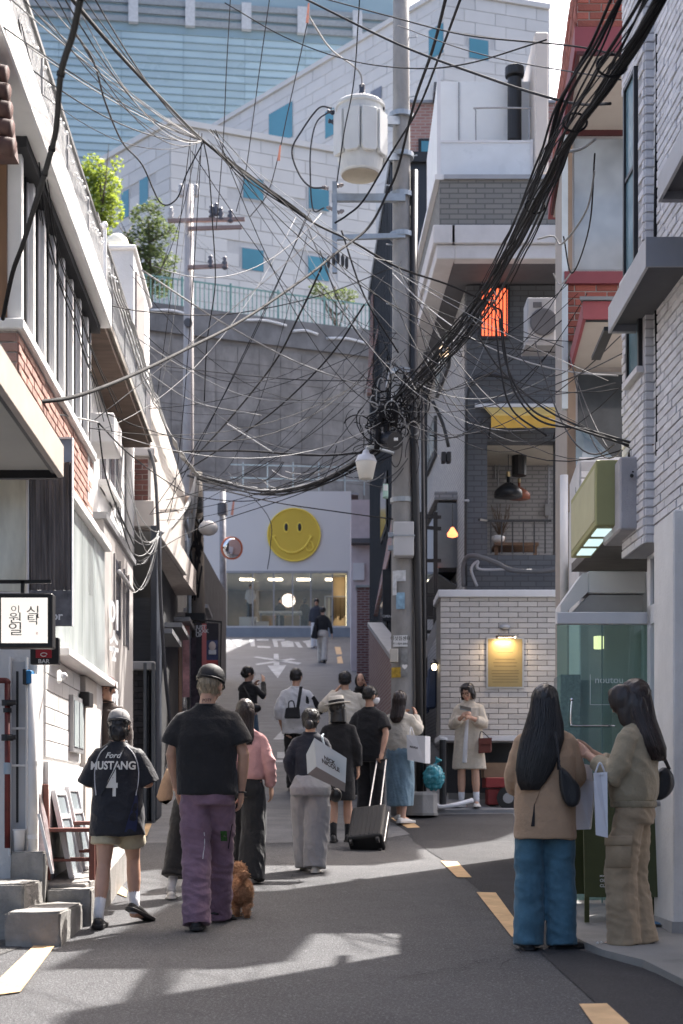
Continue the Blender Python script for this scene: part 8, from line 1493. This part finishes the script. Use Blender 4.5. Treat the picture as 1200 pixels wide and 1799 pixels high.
for k in range(13):sagw((279+rc.uniform(-2,2),936+rc.uniform(-6,6),18.2),(rc.uniform(190,236),rc.uniform(800,985),16.4),rc.uniform(.12,.75),.0055,rc.choice((m_cw,m_cw,m_cg)),'thin pale wire looping beside the dark recessed shopfront','looping pale wires')
cab([(262,790,18.6),(272,830,18.5),(278,930,18.2),(282,1050,18.2),(290,1180,18.2),(300,1280,18.4)],.022,m_cg,'grey lashed cable running down the brick balcony corner')
for k in range(6):
 a=rc.uniform(-20,20);cab([(10+k*7+a*.3,20+k*4,9),(40+k*6,230+a,9.6),(85+k*4,430+a,10.6),(150+k*3,640+a,12.4),(172+k*8,740+a,12.9)],rc.uniform(.0025,.005),m_cb,'dark service wire strung down across the tall white windows','window service wires',wob=.04)
for pts,lab in(([(172,742,12.8),(230,800,15),(300,850,20),(345,872,25),(440,880,24),(560,850,21),(690,760,18.5)],'black wire from the brick house corner sagging to the pole'),([(172,742,12.8),(190,850,13.5),(236,960,16.3)],'black wire dropping down the beige shop edge'),([(172,742,12.8),(140,735,12),(95,728,11),(66,740,10.4)],'short pale wire curling off the brick house')):cab(pts,.0075,m_cw if 'pale' in lab else m_cb,lab)
for k,(a,b)in enumerate((((690,470,18.4),(990,610,14.4)),((690,480,18.4),(1085,660,12)),((700,690,18.4),(990,560,14.6)),((700,720,18.4),(1095,620,11.5)),((700,735,18.4),(1090,590,11.6)),((720,720,18.3),(850,735,20.8)),((700,650,18.4),(975,655,15)),((1005,640,13),(1100,775,11.4)),((1000,625,13),(1070,790,11.6)),((940,600,13.6),(1080,780,11.5)),((860,520,13.4),(1010,640,13)))):sagw(a,b,rc.uniform(.05,.5),rc.uniform(.004,.007),m_cw if k%5==1 else m_cg,'thin service wire strung from the pole across to the red brick building','right-hand service wires')
for pts in([(880,545,13),(888,620,13),(905,690,12.8),(950,740,12.4),(1030,755,11.8),(1110,778,11)],[(878,560,13.2),(890,640,13),(930,715,12.6),(990,745,12),(1112,785,11)],[(870,560,13.4),(880,650,13.2),(900,720,13),(960,765,12.6)],[(840,590,14.5),(880,650,14),(960,720,13),(1060,765,11.8),(1115,780,11)],[(1115,780,11),(1105,800,11),(1112,830,10.8)]):cab(pts,.009,m_cb,'black cable dropping from the bundle towards the olive sign bracket','cables to the olive sign')
ND=[[(690,740,18.4),(700,480,18.4),(692,640,18.4),(690,590,18.4)],[(345,835,25.7),(250,475,14.4),(172,742,12.8),(278,900,18.2),(358,248,14.5),(545,388,17),(235,600,16),(262,700,19),(332,400,43)],[(990,600,14.4),(1085,660,11.8),(850,560,20.8),(1110,780,11),(860,740,20.8),(975,760,15),(785,790,20.4),(1010,500,13.6)]]
for k in range(62):
 a=rc.choice(ND[0]+ND[1][4:6]);b=rc.choice(ND[1]if k%5<3 else ND[2]);j=lambda q,s:(q[0]+rc.uniform(-s,s),q[1]+rc.uniform(-s,s),q[2])
 if a!=b:sagw(j(a,26),j(b,22),rc.uniform(.03,.9),rc.uniform(.0028,.0052),(m_cg,m_cb,m_cb,m_cg,m_cb,m_cw)[k%6],'fine wire of the loose web strung around the concrete pole','loose wire web')
brk=thing('cable_bracket','rusty wall bracket with looped cables above the concrete canopy','bracket',P(1155,800,10.6));MB().tube(spline([P(1150,790,10.6),P(1152,760,10.6),P(1158,740,10.6),P(1162,790,10.6)],5),.006,5).build('loop',m_cb,brk);MB().ell(P(1155,780,10.6),(.05,.03,.03),10,6).build('clamp',M('rust',(.16,.09,.07),rough=.9),brk);MB().tube(spline([P(1158,790,10.6),P(1150,830,10.6),P(1158,838,10.6),P(1160,800,10.6)],5),.006,5).build('tail_loop',m_cb,brk)
tg=thing('wire_tangle','dense tangle of looped wires and splices on the concrete pole','cable tangle',P(690,760,18.35));tm=MB();tw_=MB()
for k in range(85):
 c=P(rc.gauss(690,24),rc.gauss(732,36),18.2+rc.uniform(-.2,.15));ra,rb,t0,dt=rc.uniform(.05,.22),rc.uniform(.04,.26),rc.uniform(0,6.28),rc.uniform(2,5.5);tl=rc.uniform(-.3,.3)
 (tw_ if k%6==0 else tm).tube([c+Vector((ra*math.cos(t0+dt*i/12),tl*.4*math.sin(i*.5),rb*math.sin(t0+dt*i/12)+tl*ra*math.cos(t0+dt*i/12)))for i in range(13)],rc.uniform(.004,.009),5)
tag(tm.build('dark_loops',m_cb,tg,smooth=True),kind='stuff');tag(tw_.build('pale_loops',m_cw,tg,smooth=True),kind='stuff')
for x,y in((672,735),(680,760),(665,775),(697,735)):MB().tube([P(x,y-22,18.1),P(x-3,y+14,18.1)],.035,8).build('splice_case',m_cb,tg,smooth=True)
for k in range(26):
 t=k/25;i=t*4;j=min(3,int(i));a,b=B1[6+j],B1[7+j];f_=i-j;c=P(a[0]+(b[0]-a[0])*f_,a[1]+(b[1]-a[1])*f_,a[2]+(b[2]-a[2])*f_)if j<4 else None
 tm2=MB().tube(spline([c+Vector((rc.uniform(-.1,.1),0,rc.uniform(-.02,.1))),c+Vector((rc.uniform(-.15,.15),-.05,rc.uniform(-.16,-.02))),c+Vector((rc.uniform(-.1,.1),0,rc.uniform(-.05,.1)))],5),.006,5);tag(tm2.build('loose_wire_loop',m_cw if k%4==0 else m_cg,smooth=True),'small loose wire loop caught on the main bundle near the pole','wire','loose loops on the bundle')
for k in range(14):
 x=430+k*17+rc.uniform(-8,8);sagw((x,838+rc.uniform(-14,10),22-k*.2),(x+rc.uniform(30,110),800+rc.uniform(-30,40),21-k*.2),rc.uniform(.05,.3),.006,rc.choice((m_cg,m_cb,m_cw)),'stray thin wire tangled around the lower hanging bundle','stray bundle wires')
# ================= street clutter =================
m_cst=M('step_concrete',(.26,.25,.235),rough=.92,var=.25,scale=5,bump=.5,bscale=35,stain=.5,stscale=2)
def rock(name,label,quad,z0,h,cat,seed,par=None):
 """rough concrete block on a ground quad"""
 b=bmesh.new();vs_=[b.verts.new((*q,z0))for q in quad]+[b.verts.new((q[0],q[1],z0+h))for q in quad]
 for f in((3,2,1,0),(4,5,6,7),(0,1,5,4),(1,2,6,5),(2,3,7,6),(3,0,4,7)):b.faces.new([vs_[i]for i in f])
 bmesh.ops.bevel(b,geom=b.edges[:],offset=.012,segments=2,affect='EDGES');bmesh.ops.subdivide_edges(b,edges=b.edges[:],cuts=3,use_grid_fill=True);bmesh.ops.triangulate(b,faces=b.faces)
 for v in b.verts:v.co+=v.normal*.012*noise.noise(v.co*9+Vector((seed,0,0)))+v.normal*.006*noise.noise(v.co*30)
 mb=MB();b.verts.index_update();mb.v=[v.co.copy()for v in b.verts];mb.f=[tuple(v.index for v in f.verts)for f in b.faces];b.free();o=mb.build(name,m_cst);return tag(o,label,cat,'broken concrete steps')
def gq(*pts):return[tuple(G(x,y).xy)for x,y in pts]
zq=lambda y:gz(G(60,y).y)
q=[(PX(-40,9.6),9.6),(PX(42,9.6),9.6),(PX(80,10.3),10.3),(PX(-40,10.3),10.3)];rock('concrete_step','big square concrete step block below the white door',q,.26,.40,'step',1)
q=[(PX(8,9.3),9.3),(PX(106,9.3),9.3),(PX(146,10.25),10.25),(PX(60,10.25),10.25)];rock('concrete_step','lower broken-edged concrete step in front of the square block',q,.24,.26,'step',2)
q=[(PX(84,10.28),10.28),(PX(160,10.28),10.28),(PX(172,10.6),10.6),(PX(88,10.6),10.6)];rock('concrete_slab','cracked grey kerb slab beside the steps',q,.28,.31,'slab',3)
q=[(PX(18,10.2),10.2),(PX(78,10.2),10.2),(PX(84,10.39),10.39),(PX(20,10.39),10.39)];rock('concrete_lump','broken concrete lump behind the square block under the door pipes',q,.3,.55,'concrete',4)
b0=Vector((PX(34,10.3),10.3,.85));bu=thing('white_bucket','white plastic bucket under the downpipe','bucket',b0);MB().lathe([(.034,0),(.042,.15),(.045,.155),(.04,.155),(.033,.02)],b0,18).build('pail',m_wpaint,bu,smooth=True);MB().lathe([(.043,.145),(.047,.145),(.047,.155)],b0,18).build('rim',m_wm,bu)
def chair(label,c,rz,sc=1.0):
 t=thing('wooden_chair',label,'chair',c,'old wooden chairs');m=M('chair_wood',(.13,.045,.035),rough=.5,var=.25,scale=10,stretch=(1,1,.3));rm=Matrix.Rotation(R(rz),3,'Z');c=Vector(c)
 def tb(a,b,w,h,nm):MB().beam(c+rm@Vector(a)*sc,c+rm@Vector(b)*sc,w,h).build(nm,m,t,bevel=.003)
 for x,y in((-.19,-.19),(.19,-.19)):tb((x,y,0),(x,y,.44),.04,.04,'leg')
 for x in(-.19,.19):tb((x,.2,0),(x,.22,.86),.035,.035,'rear_leg')
 tb((0,-.22,.45),(0,.22,.45),.44,.028,'seat');tb((-.2,-.19,.40),(.2,-.19,.40),.03,.06,'apron');tb((-.2,.23,.80),(.2,.23,.80),.03,.10,'top_rail');tb((-.2,.22,.60),(.2,.22,.60),.02,.05,'back_rail');tb((-.19,-.19,.18),(-.19,.2,.18),.02,.02,'stretcher');tb((.19,-.19,.18),(.19,.2,.18),.02,.02,'stretcher')
c=Vector((PX(127,10.75),10.75,gz(10.75)+.28));chair('red-brown wooden chair with dusty seat standing on the side pavement',c,96,.8);c=Vector((PX(150,11.5),11.5,gz(11.5)+.28));chair('second red-brown wooden chair tucked behind the dusty one',c,90,.8)
def frame(label,d,w):
 g=gz(d)+.29;a=LW.p(d,.16,g);b=LW.p(d,.03,g+.62);t=thing('window_sash',label,'window frame',a,'discarded window frames');wv=Vector((LW.k*w,w,0))
 for p,q in((a,b),(a+wv,b+wv),(a,a+wv),(b,b+wv),(a.lerp(b,.72),a.lerp(b,.72)+wv)):MB().beam(p,q,.03,.035).build('rail',m_wm,t)
 MB().add([a,a+wv,b+wv,b],[(0,1,2,3)]).build('pane',M('sash_pane',(.26,.30,.32),rough=.15),t)
frame('discarded grey window sash leaning on the white wall behind the chairs',10.75,.5);frame('second discarded window sash next to the first one',11.4,.5)
bd_=thing('leaning_board','narrow printed board leaning by the downpipe','board',P(75,1520,10.3));MB().prism([P(68,1505,10.28),P(92,1530,10.3),P(80,1440,10.36),P(68,1395,10.36)],(.01,.02,0)).build('board',M('poster_mix',(.34,.28,.28),rough=.6,var=.7,scale=12),bd_);MB().beam(P(68,1430,10.27),P(92,1535,10.28),.02).build('edge',m_wpaint,bd_)
for lab,px,py,w,m in(('crumpled silver foil sheet on the gravel',5,1622,.10,M('foil',(.5,.52,.55),rough=.25,metal=.7,var=.3,scale=30)),('small crumpled clear wrapper below the foil',10,1640,.07,M('wrapper',(.16,.18,.21),rough=.2)),('torn scrap of white paper by the broken step',29,1644,.05,m_wpaint)):
 g=G(px,py);mb=MB();n=6;rr=random.Random(px)
 for i in range(n+1):
  for k in range(n+1):mb.v.append(Vector((g.x+(i/n-.5)*w*2,g.y+(k/n-.5)*w*2,gz(g.y)+.012+rr.uniform(0,w*.35))))
 for i in range(n):
  for k in range(n):mb.f.append((i*(n+1)+k,i*(n+1)+k+1,(i+1)*(n+1)+k+1,(i+1)*(n+1)+k))
 tag(mb.build('litter',m),lab,'litter')
gbz=P(762,1388,18.75);gt_=thing('rubbish_bag','knotted teal plastic rubbish bag resting on the pole footing','rubbish bag',gbz);mb=MB().ell(gbz+Vector((0,0,.16)),(.14,.12,.17),18,12).tube([gbz+Vector((.01,0,.3)),gbz+Vector((.03,0,.35)),gbz+Vector((.06,-.01,.40))],[.04,.02,.05],10)
o=mb.build('sack',M('teal_plastic',(.03,.22,.27),rough=.25,var=.2,scale=8,spec=.6),gt_,smooth=True);r_=o.modifiers.new('r','REMESH');r_.mode='VOXEL';r_.voxel_size=.011;bake(o)
for v in o.data.vertices:v.co+=v.normal*(.016*(abs(noise.noise(v.co*16))*2-.6)+.006*noise.noise(v.co*40))
o.data.shade_smooth()
st_=thing('bollard','short black bollard post behind the rubbish bag','bollard',P(778,1420,19.1));MB().tube([P(778,1420,19.1),P(778,1300,19.1)],.045,12).build('post',m_blk,st_);MB().lathe([(.045,0),(.06,.0),(.06,.03),(.0,.04)],P(778,1300,19.1),12).build('cap',m_wm,st_)
tag(MB().tube(spline([P(763,1412,19.0),P(775,1418,18.95),P(800,1414,18.95),P(830,1406,19.1)],6),.03,9).build('loose_pipe',m_wm,smooth=True),'bent pale plastic pipe lying on the ground by the bollard','pipe')
ct3=thing('red_handcart','red-sided handcart with rubber tyre parked under the cream brick wall','handcart',P(885,1425,19.4));m_rc=M('cart_red',(.20,.025,.025),rough=.5,var=.2)
MB().box(PX(852,19.4),PX(925,19.4),19.3,19.8,PZ(1384,19.4),PZ(1366,19.4)).build('deck',m_rc,ct3,bevel=.01);MB().box(PX(856,19.4),PX(880,19.4),19.35,19.7,PZ(1414,19.4),PZ(1386,19.4)).build('box',m_rc,ct3,bevel=.01);MB().box(PX(850,19.4),PX(925,19.4),19.4,19.8,PZ(1366,19.4),PZ(1340,19.4)).build('cargo',M('cardboard',(.22,.15,.10),rough=.9),ct3)
for y in(19.3,19.8):MB().tube([P(893,1402,y-.03),P(893,1402,y+.03)],.15,20).build('tyre',m_rub,ct3);MB().tube([P(893,1402,y-.04),P(893,1402,y+.04)],.07,14).build('hub',m_alu,ct3)
MB().tube(spline([P(925,1370,19.5),P(940,1350,19.5),P(945,1320,19.5)],4),.02,7).build('pull_bar',m_alu,ct3)
bpy.data.scenes.remove(TMP)
